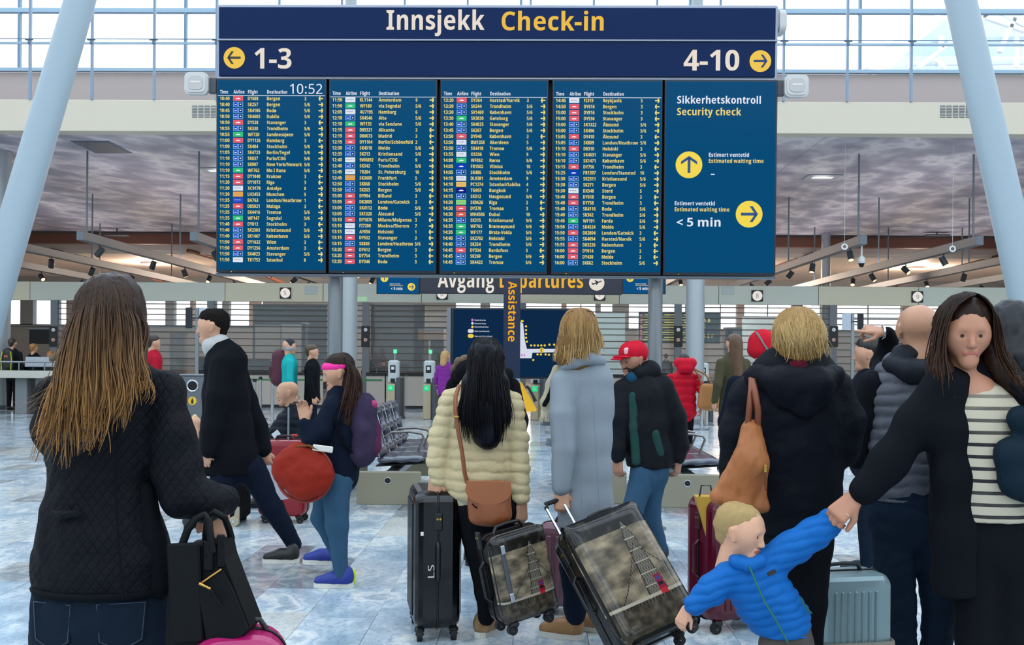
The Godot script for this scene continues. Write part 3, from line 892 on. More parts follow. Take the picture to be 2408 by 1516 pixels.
func make_board() -> void:
	# measured on the plane 8.5 m away: 275.4 pixels to the metre
	var D := 8.5
	var k := D / FOCAL
	var left := at(508, 645, D).x
	var right := at(1823, 645, D).x
	var cx := (left + right) / 2
	var tilt := Basis(Vector3.RIGHT, deg_to_rad(1.2))
	var root_y := at(1165, 645, D).y
	var board := thing("flight_board", "wide dark blue check-in sign frame above the row of departure screens", "sign", Vector3(cx, root_y, -D))
	board.basis = tilt
	var W := right - left
	var X := func(px: float) -> float: return (px - 1165.5) * k
	var Y := func(py: float) -> float: return (645.0 - py) * k
	var navy := hexmat("11264c", 0.4)
	navy.metallic_specular = 0.2
	var rim := hexmat("8f95a3", 0.35, 0.6)
	# header boxes
	var h1: float = Y.call(14)
	var h2: float = Y.call(99)
	var h3: float = Y.call(187)
	part(board, "header_box", mb().box(Vector3(0, (h1 + h3) / 2, -0.11), Vector3(W, h1 - h3, 0.2), 0.012).mesh(), rim)
	part(board, "sign_panel", mb().box(Vector3(0, (h1 - 0.03 + h2 + 0.008) / 2, 0.0), Vector3(W - 0.05, h1 - h2 - 0.04, 0.02), 0.003).mesh(), navy)
	part(board, "sign_panel", mb().box(Vector3(0, (h2 - 0.008 + h3 + 0.016) / 2, 0.0), Vector3(W - 0.05, h2 - h3 - 0.026, 0.02), 0.003).mesh(), navy)
	part(board, "divider_rail", mb().box(Vector3(0, h2, 0.008), Vector3(W - 0.02, 0.014, 0.03), 0.003).mesh(), rim)
	part(board, "lower_rail", mb().box(Vector3(0, h3 - 0.006, 0.008), Vector3(W - 0.02, 0.014, 0.03), 0.003).mesh(), rim)
	var ivory := glow(Color("f3e9dc"), 0.9)
	var amber := glow(Color("f5c44f"), 0.92)
	var yellow := glow(Color("f7cf58"), 0.92)
	var b := mb()
	for a: Array in [["Innsjekk", 909, 75, 46, 230], ["1-3", 599, 166, 48, 87], ["4-10", 1604, 168, 48, 129]]:
		b = mb()
		letter(b, a[0], Vector3(X.call(a[1]), Y.call(a[2]), 0.0125), a[3] * k, a[4] * k)
		part(board, "sign_lettering", b.mesh(), ivory)
	b = mb()
	letter(b, "Check-in", Vector3(X.call(1179), Y.call(76), 0.0125), 44 * k, 238 * k)
	part(board, "sign_lettering", b.mesh(), amber)
	disc_arrow(board, "sign_disc", Vector3(X.call(551), Y.call(141), 0.012), 25 * k, PI, yellow, hexmat("2a2418", 0.5))
	disc_arrow(board, "sign_disc", Vector3(X.call(1782), Y.call(146), 0.012), 25 * k, 0.0, yellow, hexmat("1c2c58", 0.5))
	# carrying frame and supports
	var carrier := thing("board_carrier", "dark carrying frame behind the row of departure screens", "frame", board.position)
	carrier.basis = tilt
	part(carrier, "back_frame", mb().box(Vector3(0, h3 / 2, -0.16), Vector3(W * 0.98, h3, 0.12), 0.01).mesh(), M.dark)
	single("board_ledge", "thin steel ledge under the row of departure screens", "ledge", mb().box(Vector3(0, -0.014, -0.06), Vector3(W, 0.02, 0.16), 0.004).mesh(), hexmat("6a7078", 0.35, 0.7), board.transform)
	for px: float in [788.0, 1540.0]:
		var c := at(px, 840, D + 0.28)
		c.y = 0
		var p := thing("board_support", "steel post carrying the flight board " + ("by the first pair of screens" if px < 1000 else "by the last flight screen"), "post", c)
		part(p, "shaft", mb().cyl(Vector3.ZERO, Vector3(0, 4.1, 0), 0.064, 28).mesh(), M.steel)
		part(p, "floor_plate", mb().cyl(Vector3.ZERO, Vector3(0, 0.015, 0), 0.11, 28).mesh(), M.steel)
	# screens
	var frames := [[510, 770], [775, 1030], [1036, 1290], [1298, 1556], [1560, 1822]]
	var bezel := hexmat("0b1626", 0.3)
	var blue := glow(Color("04507f"), 0.85)
	blue.roughness = 0.12
	for n in 5:
		var a: float = X.call(frames[n][0])
		var e: float = X.call(frames[n][1])
		var sc := thing("departure_screen", ["flight screen with the clock, its list headed by a Bergen flight", "flight screen whose list is headed by an Amsterdam flight", "flight screen whose list is headed by a Harstad flight", "flight screen whose list is headed by a Reykjavik flight", "security check screen with waiting times and round arrows"][n], "screen", board.transform * Vector3((a + e) / 2, 0, 0.0), "screens of the flight board")
		sc.basis = tilt
		var w := e - a
		var h: float = Y.call(190)
		part(sc, "bezel", mb().box(Vector3(0, h / 2, -0.02), Vector3(w, h, 0.1), 0.006).mesh(), bezel)
		part(sc, "screen_panel", mb().box(Vector3(0, h / 2 + 0.004, 0.028), Vector3(w - 0.028, h - 0.04, 0.008)).mesh(), blue)
		part(sc, "status_lamp", mb().cyl(Vector3(-w * 0.36, 0.008, 0.03), Vector3(-w * 0.36, 0.008, 0.034), 0.004, 8).mesh(), glow(Color("c8e23a"), 1.0))
		var left_in := -w / 2 + 0.014
		if n < 4:
			fill_flights(sc, n, left_in, w - 0.028, k, Y)
		else:
			fill_security(sc, k, Y, func(px: float) -> float: return X.call(px) - (a + e) / 2)
	# pale antenna boxes beside the board
	var shell := hexmat("c9c6c2", 0.5)
	for q in 3:
		var c := at([463, 1872, 1834][q], [197, 203, 55][q], D - 0.05 if q < 2 else D + 0.1)
		var o := thing("antenna_box", ["pale rounded antenna box beside the clock screen", "pale rounded antenna box beside the security screen", "pale rounded antenna box seen edge on at the sign's upper corner"][q], "antenna", c)
		var turn := Basis() if q < 2 else Basis(Vector3.UP, PI / 2)
		part(o, "cover", mb().prism(rounded(0.2, 0.19, 0.045), 0.05, Transform3D(turn, Vector3.ZERO)).prism(rounded(0.17, 0.16, 0.04), 0.075, Transform3D(turn, Vector3.ZERO)).mesh(), shell)
		part(o, "raised_face", mb().prism(rounded(0.125, 0.115, 0.035), 0.09, Transform3D(turn, Vector3.ZERO)).mesh(), hexmat("bdb7b2", 0.5))
		part(o, "name_strip", mb().prism(rounded(0.085, 0.016, 0.002), 0.094, Transform3D(turn, Vector3(0, 0.005, 0))).mesh(), hexmat("dcd6cc", 0.5))
		var sgn := 1.0 if q == 0 else -1.0
		part(o, "bracket", mb().box(Vector3(sgn * 0.125, -0.005, -0.05) if q < 2 else Vector3(-0.035, 0, 0), Vector3(0.075, 0.13, 0.06) if q < 2 else Vector3(0.06, 0.08, 0.08), 0.006).mesh(), M.mid)

func fill_flights(sc: Node3D, n: int, x0: float, w: float, k: float, Y: Callable) -> void:
	var white := mb()
	var row_m := glow(Color("f6e27e"), 0.92)
	var rows: PackedStringArray = FLIGHTS[n].split("|")
	var z := 0.0335
	var y0: float = [226.0, 228.5, 228.5, 228.5][n]
	var head: float = Y.call(y0)
	for a: Array in [["Time", 0.022, 19.0], ["Airline", 0.148, 26.0], ["Flight", 0.283, 23.0], ["Destination", 0.462, 47.0]]:
		letter(white, a[0], Vector3(x0 + a[1] * w, head, z), 8.2 * k, a[2] * k, true, 1.0, 3.0)
	white.box(Vector3(x0 + w / 2, head - 4.5 * k, z), Vector3(w, 1.3 * k, 0.001))
	if n == 0:
		letter(white, "10:52", Vector3(x0 + 0.675 * w, head, z), 23 * k, 76 * k, false, 1.0, 2.0)
	for r in rows.size():
		var f := rows[r].split(" ")
		var gold := mb()
		var yb: float = Y.call(y0 + 15.2 + 13.98 * r)
		letter(gold, f[0], Vector3(x0 + 0.02 * w, yb, z), 8.0 * k, 23.0 * k, true, 1.0, 3.0)
		letter(gold, f[2], Vector3(x0 + 0.282 * w, yb, z), 8.0 * k, 0.0, true, 0.80, 3.0)
		letter(gold, f[3].replace("~", " "), Vector3(x0 + 0.46 * w, yb, z), 8.0 * k, 0.0, true, 0.86, 3.0)
		letter(gold, f[4], Vector3(x0 + 0.81 * w, yb, z), 8.0 * k, 0.0, true, 0.8, 3.0)
		for poly: PackedVector2Array in arrow_shape(8.5 * k, 0.0 if f[5] == ">" else PI, 0.34):
			gold.prism(poly, 0.0, Transform3D(Basis(), Vector3(x0 + 0.963 * w, yb + 4.0 * k, z)), false)
		part(sc, "screen_flight_row", gold.mesh(), row_m)
		var kind := f[1]
		var c := Vector3(x0 + 0.191 * w, yb + 4.0 * k, z)
		if not M.has("logo" + kind):
			make_logo(kind, k)
		var lg := part(sc, "screen_airline_logo", M["logo" + kind][0][0], M["logo" + kind][0][1], Transform3D(Basis(), c))
		for q in range(1, M["logo" + kind].size()):
			part(lg, "logo_mark", M["logo" + kind][q][0], M["logo" + kind][q][1])
	part(sc, "screen_lettering_white", white.mesh(), glow(Color("f2f6ff"), 0.9))

func make_logo(kind: String, k: float) -> void:
	var white := glow(Color("f4f6ff"), 0.9)
	var out := [[mb().box(Vector3.ZERO, Vector3(23.5 * k, 11.6 * k, 0.001)).mesh(), glow(Color(AIRLINE[kind]), 0.9)]]
	if kind == "s":
		for q in 2:
			out.append([mb().box(Vector3((-5.6 + 11.5 * q) * k, 0, 0.001), Vector3(7.6 * k, 8.4 * k, 0.001)).mesh(), glow(Color(["1f4fd0", "0d2f74"][q]), 0.9)])
			out.append([mb().box(Vector3((-5.6 + 11.5 * q) * k, (-0.8 if q == 0 else 0.0) * k, 0.002), Vector3((5.0 if q == 0 else 3.0) * k, (1.8 if q == 0 else 3.0) * k, 0.0006)).mesh(), white])
	elif kind in ["r", "g", "n", "e", "t"]:
		out.append([mb().prism(PackedVector2Array([Vector2(-6, -1.2), Vector2(-4, -1.9), Vector2(4, -1.9), Vector2(6, -0.6), Vector2(2.5, 1.2), Vector2(-3, 0.9)].map(func(v): return v * k)), 0.0, Transform3D(Basis(), Vector3(0, 0, 0.0012)), false).mesh(), white])
	else:
		var grey := glow(Color("a9aebf"), 0.9)
		out.append([mb().box(Vector3(1.0 * k, 0.6 * k, 0.001), Vector3(11 * k, 1.5 * k, 0.001)).mesh(), grey])
		out.append([mb().box(Vector3(-7.0 * k, 0.6 * k, 0.001), Vector3(2.5 * k, 2.5 * k, 0.001)).mesh(), grey])
	M["logo" + kind] = out

func fill_security(sc: Node3D, k: float, Y: Callable, X: Callable) -> void:
	var z := 0.0335
	var white := glow(Color("eaf1ff"), 0.92)
	var gold := glow(Color("f6dc7c"), 0.92)
	var disc := glow(Color("f8dd54"), 0.95)
	var b := mb()
	letter(b, "Sikkerhetskontroll", Vector3(X.call(1589), Y.call(246), z), 17.5 * k, 194 * k)
	letter(b, "Estimert ventetid", Vector3(X.call(1664), Y.call(369), z), 9.2 * k, 93 * k)
	letter(b, "-", Vector3(X.call(1669), Y.call(416), z), 17 * k, 9 * k)
	letter(b, "Estimert ventetid", Vector3(X.call(1586), Y.call(482), z), 9.2 * k, 93 * k)
	letter(b, "< 5 min", Vector3(X.call(1591), Y.call(531), z), 20 * k, 102 * k)
	part(sc, "screen_lettering_white", b.mesh(), white)
	b = mb()
	letter(b, "Security check", Vector3(X.call(1589), Y.call(273), z), 17.0 * k, 149 * k)
	letter(b, "Estimated waiting time", Vector3(X.call(1664), Y.call(383), z), 9.2 * k, 127 * k)
	letter(b, "Estimated waiting time", Vector3(X.call(1586), Y.call(496), z), 9.2 * k, 127 * k)
	part(sc, "screen_lettering_yellow", b.mesh(), gold)
	disc_arrow(sc, "screen_disc", Vector3(X.call(1618), Y.call(388), z), 31 * k, PI / 2, disc, hexmat("0b4270", 0.5))
	disc_arrow(sc, "screen_disc", Vector3(X.call(1759), Y.call(502), z), 31 * k, 0.0, disc, hexmat("0b4270", 0.5))

# ---------- signs further back ----------
func make_signs() -> void:
	var D := 25.0
	var k := D / FOCAL
	var c := at(1225, 691, D)
	var o := thing("departures_sign", "hanging dark sign reading Avgang and Departures with a round plane symbol", "sign", Vector3(c.x, c.y, -D))
	var X := func(px: float) -> float: return at(px, 690, D).x - c.x
	var lx: float = X.call(987)
	var rx: float = X.call(1463)
	part(o, "sign_box", mb().box(Vector3((lx + rx) / 2, 0.38, -0.1), Vector3(rx - lx, 0.76, 0.2), 0.01).mesh(), hexmat("161c2f", 0.35))
	var b := mb()
	letter(b, "Avgang", Vector3(X.call(1029), 14.5 * k, 0.003), 37 * k, 133 * k)
	part(o, "sign_lettering", b.mesh(), glow(Color("f3ece0"), 0.9))
	b = mb()
	letter(b, "Departures", Vector3(X.call(1175), 14.5 * k, 0.003), 37 * k, 196 * k)
	part(o, "sign_lettering", b.mesh(), glow(Color("f4b93f"), 0.92))
	var dc := Vector3(X.call(1403), 27 * k, 0.003)
	var d := part(o, "sign_disc", mb().prism(circle(18 * k, 36), 0.004, Transform3D(Basis(), dc)).mesh(), glow(Color("f0e8dc"), 0.9))
	var plane := mb()
	for poly: Array in [[[-0.75, -0.25], [-0.6, -0.1], [0.55, 0.32], [0.78, 0.3], [0.7, 0.2], [-0.5, -0.28]], [[-0.05, 0.02], [-0.35, 0.42], [-0.2, 0.42], [0.25, 0.16]], [[0.0, 0.0], [-0.1, -0.32], [0.02, -0.3], [0.25, 0.05]], [[-0.62, -0.15], [-0.78, 0.08], [-0.68, 0.08], [-0.45, -0.1]]]:
		var q := PackedVector2Array()
		for v: Array in poly:
			q.append(Vector2(v[0], v[1]) * 16 * k)
		plane.prism(q, 0.002, Transform3D(Basis(), dc + Vector3(0, 0, 0.004)))
	part(d, "plane_symbol", plane.mesh(), hexmat("20242e", 0.5))
	for q in 2:
		part(o, "hanger", mb().cyl(Vector3(lx * 0.8 if q == 0 else rx * 0.8, 0.76, -0.1), Vector3(lx * 0.8 if q == 0 else rx * 0.8, 6.9 - c.y, -0.1), 0.03, 10).mesh(), M.steel)
	for q in 2:
		var a: float = [887.0, 1465.0][q]
		var e: float = [985.0, 1563.0][q]
		var m := at((a + e) / 2, 690.0, D)
		var s := thing("waiting_time_screen", "small blue waiting time screen at the end of the departures sign " + ("by the first support" if q == 0 else "by the last support"), "screen", Vector3(m.x, m.y - 0.01, -D))
		var w := (e - a) * k
		part(s, "casing", mb().box(Vector3(0, 0.42, -0.06), Vector3(w + 0.05, 0.84, 0.1), 0.006).mesh(), M.black)
		part(s, "screen_panel", mb().box(Vector3(0, 0.42, -0.007), Vector3(w - 0.02, 0.82, 0.008)).mesh(), glow(Color("07558c"), 0.85))
		b = mb()
		letter(b, "< 5 min", Vector3(-w * 0.17, 9 * k, 0.0), 7.5 * k, 27 * k)
		letter(b, "Estimert ventetid", Vector3(-w * 0.2, 22.5 * k, 0.0), 2.6 * k, 24 * k, true, 1.0, 4.0)
		part(s, "screen_lettering_white", b.mesh(), glow(Color("eef4ff"), 0.9))
		b = mb()
		letter(b, "Estimated waiting time", Vector3(-w * 0.2, 19 * k, 0.0), 2.6 * k, 31 * k, true, 1.0, 4.0)
		part(s, "screen_lettering_yellow", b.mesh(), glow(Color("f2d872"), 0.9))
		disc_arrow(s, "screen_disc", Vector3(w * 0.32, 17 * k, 0.0), 9 * k, 0.0, glow(Color("f6dc54"), 0.95), hexmat("0b4270", 0.5))
		disc_arrow(s, "screen_disc", Vector3(-w * 0.33, 37 * k, 0.0), 9 * k, PI / 2, glow(Color("f6dc54"), 0.95), hexmat("0b4270", 0.5))
	# help point with the word set upright
	D = 20.0
	k = D / FOCAL
	c = at(1202, 1010, D)
	c.y = 0
	o = thing("assistance_post", "tall dark blue post reading Assistance with a yellow help point below", "sign post", c)
	var top := at(1202, 640, D).y
	var mid := at(1202, 889, D).y
	part(o, "sign_box", mb().box(Vector3(0, (top + mid) / 2, 0), Vector3(0.335, top - mid, 0.3), 0.008).mesh(), hexmat("101f3c", 0.35))
	part(o, "lower_box", mb().box(Vector3(0, mid / 2, 0), Vector3(0.335, mid, 0.3), 0.008).mesh(), hexmat("8795a3", 0.4))
	b = mb()
	b.place(Transform3D(Basis(Vector3.BACK, -PI / 2), Vector3.ZERO))
	letter(b, "Assistance", Vector3(-at(1202, 663, D).y, -0.075, 0.153), 20.0 * k, 140 * k)
	part(o, "sign_lettering", b.mesh(), glow(Color("f4ab28"), 0.95))
	var yel := PackedVector2Array()
	for v: Array in [[1222, 895], [1228, 901], [1262, 962], [1260, 966], [1222, 968]]:
		var q := at(v[0], v[1], D) - c
		yel.append(Vector2(q.x, q.y))
	part(o, "help_point_wing", mb().prism(yel, 0.22).mesh(), hexmat("f2b21c", 0.45))
	var hp := []
	for v: Array in [[1237, 908], [1243, 911], [1254, 931], [1259, 943]]:
		hp.append(at(v[0], v[1], D) - c + Vector3(0, 0, 0.13))
	part(o, "handset", mb().tube(hp, [0.04, 0.028, 0.028, 0.04], 10).mesh(), M.rubber)
	# free-standing map screen
	D = 22.0
	k = D / FOCAL
	c = at(1196, 960, D)
	c.y = 0
	o = thing("map_screen", "wide dark airport map screen with coloured gates behind the two women", "screen", c)
	var l: float = at(1066, 800, D).x - c.x
	var r: float = at(1336, 800, D).x - c.x
	var t := at(1196, 728, D).y
	var u := at(1196, 886, D).y
	part(o, "casing", mb().box(Vector3((l + r) / 2, (t + u) / 2, -0.08), Vector3(r - l + 0.12, t - u + 0.08, 0.16), 0.015).mesh(), hexmat("1a2128", 0.35))
	part(o, "side_fin", mb().box(Vector3(l - 0.1, (t + 0.0) / 2, -0.08), Vector3(0.09, t + 0.05, 0.3), 0.01).mesh(), M.grey)
	part(o, "screen_panel", mb().box(Vector3((l + r) / 2, (t + u) / 2, 0.004), Vector3(r - l, t - u, 0.008)).mesh(), glow(Color("0a2b4c"), 0.85))
	for q in 2:
		part(o, "leg", mb().box(Vector3(l * 0.7 if q == 0 else r * 0.7, u / 2, -0.08), Vector3(0.3, u, 0.14), 0.01).mesh(), M.mid)
	var P := func(px: float, py: float) -> Vector3:
		var v := at(px, py, D) - c
		return Vector3(v.x, v.y, 0.011)
	var wh := mb()
	var ye := mb()
	var pk := mb()
	for q in 5:
		var dot: MB = [pk, wh, ye, wh, ye][q]
		dot.prism(circle(3.0 * k, 16) if q < 3 else rounded(14 * k, 9 * k, 4.4 * k), 0.001, Transform3D(Basis(), P.call(1111 if q < 3 else 1107, [752, 760, 768.5, 778, 789.5][q])))
		letter(wh, ["Check-in area", "Domestic Gates", "International Gates", "Gate area Domestic", "Gate area International"][q], P.call(1116, [754, 762, 770, 780, 792][q]), 3.4 * k, [26, 27, 33, 35, 41][q] * k, true, 1.0, 4.0)
	var outline := PackedVector2Array()
	for v: Array in [[1222, 756], [1230, 760], [1234, 798], [1239, 820], [1310, 820], [1310, 828], [1252, 829], [1250, 842], [1222, 842]]:
		var q: Vector3 = P.call(v[0], v[1])
		outline.append(Vector2(q.x, q.y))
	wh.prism(outline, 0.001, Transform3D(Basis(), Vector3(0, 0, 0.0105)))
	for v: Array in [[1237, 767], [1237, 776], [1237, 785], [1237, 794], [1239, 803], [1249, 812], [1257, 812], [1265, 812], [1273, 812], [1281, 812], [1292, 810], [1303, 810], [1264, 833], [1272, 833], [1283, 833], [1291, 834], [1304, 834], [1254, 846], [1227, 755], [1229, 755]]:
		ye.prism(circle(2.6 * k, 14), 0.001, Transform3D(Basis(), P.call(v[0], v[1]) + Vector3(0, 0, 0.002)))
	ye.prism(circle(6.0 * k, 20), 0.001, Transform3D(Basis(), P.call(1274, 823) + Vector3(0, 0, 0.002)))
	pk.box(P.call(1227, 835) + Vector3(0, 0, 0.002), Vector3(0.03, 0.05, 0.002)).box(P.call(1233, 835) + Vector3(0, 0, 0.002), Vector3(0.03, 0.05, 0.002))
	part(o, "screen_map_white", wh.mesh(), glow(Color("dfe3f2"), 0.9))
	part(o, "screen_map_yellow", ye.mesh(), glow(Color("f2d34c"), 0.92))
	part(o, "screen_map_pink", pk.mesh(), glow(Color("d977d0"), 0.9))
	var en := mb()
	letter(en, "E", P.call(1271.5, 826.5) + Vector3(0, 0, 0.004), 7.0 * k)
	part(o, "screen_map_letter", en.mesh(), hexmat("30322c", 0.5))

# ---------- soft shapes: distance fields meshed as surface nets ----------
class Field:
	var h: float
	var lo: Vector3
	var nx: int
	var ny: int
	var nz: int
	var f := PackedFloat32Array()

	func _init(bones: Array, cell: float) -> void:
		h = cell
		var a := Vector3.ONE * 1e9
		var b := -a
		for o: Array in bones:
			if o.size() > 6 and o[6]:
				continue
			var q: Vector3 = o[4]
			for e in 2:
				var r: Vector3 = Vector3.ONE * (o[2 + e] + 0.01) / q
				a = a.min(o[e] - r)
				b = b.max(o[e] + r)
		lo = a - Vector3.ONE * cell * 2.5
		var n := (b - lo) / cell + Vector3.ONE * 3.5
		nx = int(n.x)
		ny = int(n.y)
		nz = int(n.z)
		f.resize(nx * ny * nz)
		f.fill(1.0)
		for o: Array in bones:
			bone(o[0], o[1], o[2], o[3], o[4], o[5], o.size() > 6 and o[6])

	func clip(y: float) -> void:  # nothing below y: a straight hem
		for k in ny:
			var g := y - lo.y - k * h
			if g < -h * 2.0:
				break
			for z in nz:
				var i := (z * ny + k) * nx
				for x in nx:
					if f[i + x] < g:
						f[i + x] = g

	func bone(a: Vector3, b: Vector3, ra: float, rb: float, q: Vector3, k: float, cut: bool) -> void:
		var reach := Vector3.ONE * (maxf(ra, rb) + (k * 0.6 if not cut else k) + h * 2.0) / q
		var p0 := ((a.min(b) - reach - lo) / h).floor()
		var p1 := ((a.max(b) + reach - lo) / h).ceil()
		var x0 := maxi(int(p0.x), 0)
		var x1 := mini(int(p1.x), nx - 1)
		var y0 := maxi(int(p0.y), 0)
		var y1 := mini(int(p1.y), ny - 1)
		var z0 := maxi(int(p0.z), 0)
		var z1 := mini(int(p1.z), nz - 1)
		var s := (a - lo) * q
		var d := (b - a) * q
		var dx := d.x
		var dy := d.y
		var dz := d.z
		var inv := 1.0 / maxf(d.length_squared(), 1e-9)
		var dr := rb - ra
		var hx := h * q.x
		var k4 := 0.25 / maxf(k, 1e-5)
		for z in range(z0, z1 + 1):
			var pz := z * h * q.z - s.z
			for y in range(y0, y1 + 1):
				var py := y * h * q.y - s.y
				var base := dy * py + dz * pz
				var i := (z * ny + y) * nx + x0
				var px := x0 * hx - s.x
				for x in range(x0, x1 + 1):
					var t := clampf((dx * px + base) * inv, 0.0, 1.0)
					var ex := px - dx * t
					var ey := py - dy * t
					var ez := pz - dz * t
					var g := sqrt(ex * ex + ey * ey + ez * ez) - ra - dr * t
					var v := f[i]
					if cut:
						g = -g
						var e := k - absf(v - g)
						f[i] = maxf(v, g) + (e * e * k4 if e > 0.0 else 0.0)
					else:
						var e := k - absf(v - g)
						f[i] = minf(v, g) - (e * e * k4 if e > 0.0 else 0.0)
					i += 1
					px += hx

	func into(b: MB, disp = null, tint = null) -> void:
		var ids := PackedInt32Array()
		ids.resize(f.size())
		ids.fill(-1)
		var off := PackedInt32Array([0, 1, nx, nx + 1, nx * ny, nx * ny + 1, nx * ny + nx, nx * ny + nx + 1])
		var skip := h * 3.5
		var pts := PackedVector3Array()
		var cells := PackedInt32Array()
		var v := PackedFloat32Array()
		v.resize(8)
		var e0 := PackedInt32Array([0, 2, 4, 6, 0, 1, 4, 5, 0, 1, 2, 3])
		var e1 := PackedInt32Array([1, 3, 5, 7, 2, 3, 6, 7, 4, 5, 6, 7])
		for z in nz - 1:
			for y in ny - 1:
				var i := (z * ny + y) * nx - 1
				for x in nx - 1:
					i += 1
					if absf(f[i]) > skip:
						continue
					var mask := 0
					for c in 8:
						var w := f[i + off[c]]
						v[c] = w
						if w < 0.0:
							mask += 1
					if mask == 0 or mask == 8:
						continue
					var sx := 0.0
					var sy := 0.0
					var sz := 0.0
					var n := 0
					for e in 12:
						var a := e0[e]
						var c := e1[e]
						var va := v[a]
						var vc := v[c]
						if (va < 0.0) == (vc < 0.0):
							continue
						var t := va / (va - vc)
						sx += (a & 1) + t * ((c & 1) - (a & 1))
						sy += ((a >> 1) & 1) + t * (((c >> 1) & 1) - ((a >> 1) & 1))
						sz += (a >> 2) + t * ((c >> 2) - (a >> 2))
						n += 1
					ids[i] = pts.size()
					cells.append(i)
					pts.append(lo + Vector3(x + sx / n, y + sy / n, z + sz / n) * h)
		var tri := PackedInt32Array()
		var steps := [1, nx, nx * ny]
		for i in cells:
			for axis in 3:
				var st: int = steps[axis]
				var inside := f[i] < 0.0
				if inside == (f[i + st] < 0.0):
					continue
				var u: int = steps[(axis + 1) % 3]
				var w: int = steps[(axis + 2) % 3]
				if i - u - w < 0:
					continue
				var a := ids[i]
				var c := ids[i - u]
				var d := ids[i - u - w]
				var e := ids[i - w]
				if c < 0 or d < 0 or e < 0:
					continue
				if inside:
					tri.append_array(PackedInt32Array([a, d, c, a, e, d]))
				else:
					tri.append_array(PackedInt32Array([a, c, d, a, d, e]))
		var nor := PackedVector3Array()
		nor.resize(pts.size())
		for pass_ in (2 if disp != null else 1):
			nor.fill(Vector3.ZERO)
			for k in range(0, tri.size(), 3):
				var a := tri[k]
				var c := tri[k + 1]
				var d := tri[k + 2]
				var m := (pts[d] - pts[a]).cross(pts[c] - pts[a])
				nor[a] += m
				nor[c] += m
				nor[d] += m
			if pass_ == 0 and disp != null:
				for k in pts.size():
					var m := nor[k].normalized()
					pts[k] += m * float(disp.call(pts[k], m))
		var i0 := b.p.size()
		for k in pts.size():
			b.p.append(pts[k])
			b.n.append(nor[k].normalized())
			b.u.append(Vector2(pts[k].x, pts[k].y))
			b.c.append(tint.call(pts[k]) if tint != null else b.color)
		for k in tri:
			b.t.append(i0 + k)

func soft(bones: Array, cell: float, disp = null, tint = null, hem = null) -> ArrayMesh:
	var b := mb()
	var f := Field.new(bones, cell)
	if hem != null:
		f.clip(hem)
	f.into(b, disp, tint)
	return b.mesh()

# points [px, py, towards, radius in pixels] at distance d become bones; o is taken off
func chain(pts: Array, d: float, o: Vector3, q := Vector3.ONE, k := 0.03, swell := 1.0) -> Array:
	var out := []
	var s := FOCAL / d
	for i in maxi(pts.size() - 1, 1):
		var a: Array = pts[i]
		var b: Array = pts[mini(i + 1, pts.size() - 1)]
		out.append([at(a[0], a[1], d, a[2]) - o, at(b[0], b[1], d, b[2]) - o, a[3] / s * swell, b[3] / s * swell, q, k])
	return out

func pix(pts: Array, d: float, o: Vector3) -> Array:
	return pts.map(func(a): return at(a[0], a[1], d, a[2] if a.size() > 2 else 0.0) - o)

# head: c its centre, turn its basis (face along +z, y up), size 1 = 0.235 m from chin to crown
func head_bones(c: Vector3, turn: Basis, size := 1.0, neck := true) -> Array:
	var o := []
	var put := func(a: Vector3, b: Vector3, ra: float, rb: float, k := 0.02, cut := false) -> void:
		o.append([c + turn * (a * size), c + turn * (b * size), ra * size, rb * size, Vector3.ONE, k * size, cut])
	put.call(Vector3(0, 0.035, -0.03), Vector3(0, 0.038, 0.022), 0.079, 0.074, 0.03)
	put.call(Vector3(-0.03, 0.0, 0.035), Vector3(0.03, 0.0, 0.035), 0.05, 0.05, 0.03)
	put.call(Vector3(0, -0.045, 0.03), Vector3(0, -0.078, 0.052), 0.056, 0.036, 0.03)
	put.call(Vector3(0, -0.09, 0.066), Vector3(0, -0.092, 0.068), 0.021, 0.02, 0.025)
	put.call(Vector3(-0.028, 0.027, 0.078), Vector3(0.028, 0.027, 0.078), 0.014, 0.014, 0.018)
	put.call(Vector3(-0.033, 0.006, 0.1), Vector3(-0.03, 0.006, 0.1), 0.015, 0.015, 0.012, true)
	put.call(Vector3(0.033, 0.006, 0.1), Vector3(0.03, 0.006, 0.1), 0.015, 0.015, 0.012, true)
	put.call(Vector3(0, 0.014, 0.087), Vector3(0, -0.028, 0.1025), 0.0075, 0.0105, 0.012)
	put.call(Vector3(-0.009, -0.032, 0.093), Vector3(0.009, -0.032, 0.093), 0.0075, 0.0075, 0.008)
	put.call(Vector3(-0.018, -0.057, 0.082), Vector3(0.018, -0.057, 0.082), 0.0085, 0.0085, 0.008)
	put.call(Vector3(-0.015, -0.068, 0.08), Vector3(0.015, -0.068, 0.08), 0.008, 0.008, 0.008)
	for s: float in [-1.0, 1.0]:
		put.call(Vector3(s * 0.079, 0.02, -0.008), Vector3(s * 0.076, -0.026, -0.002), 0.0125, 0.009, 0.008)
		put.call(Vector3(s * 0.082, 0.02, -0.018), Vector3(s * 0.078, -0.01, -0.018), 0.009, 0.007, 0.008)
	if neck:
		put.call(Vector3(0, -0.05, -0.024), Vector3(0, -0.16, -0.03), 0.05, 0.056, 0.03)
	return o

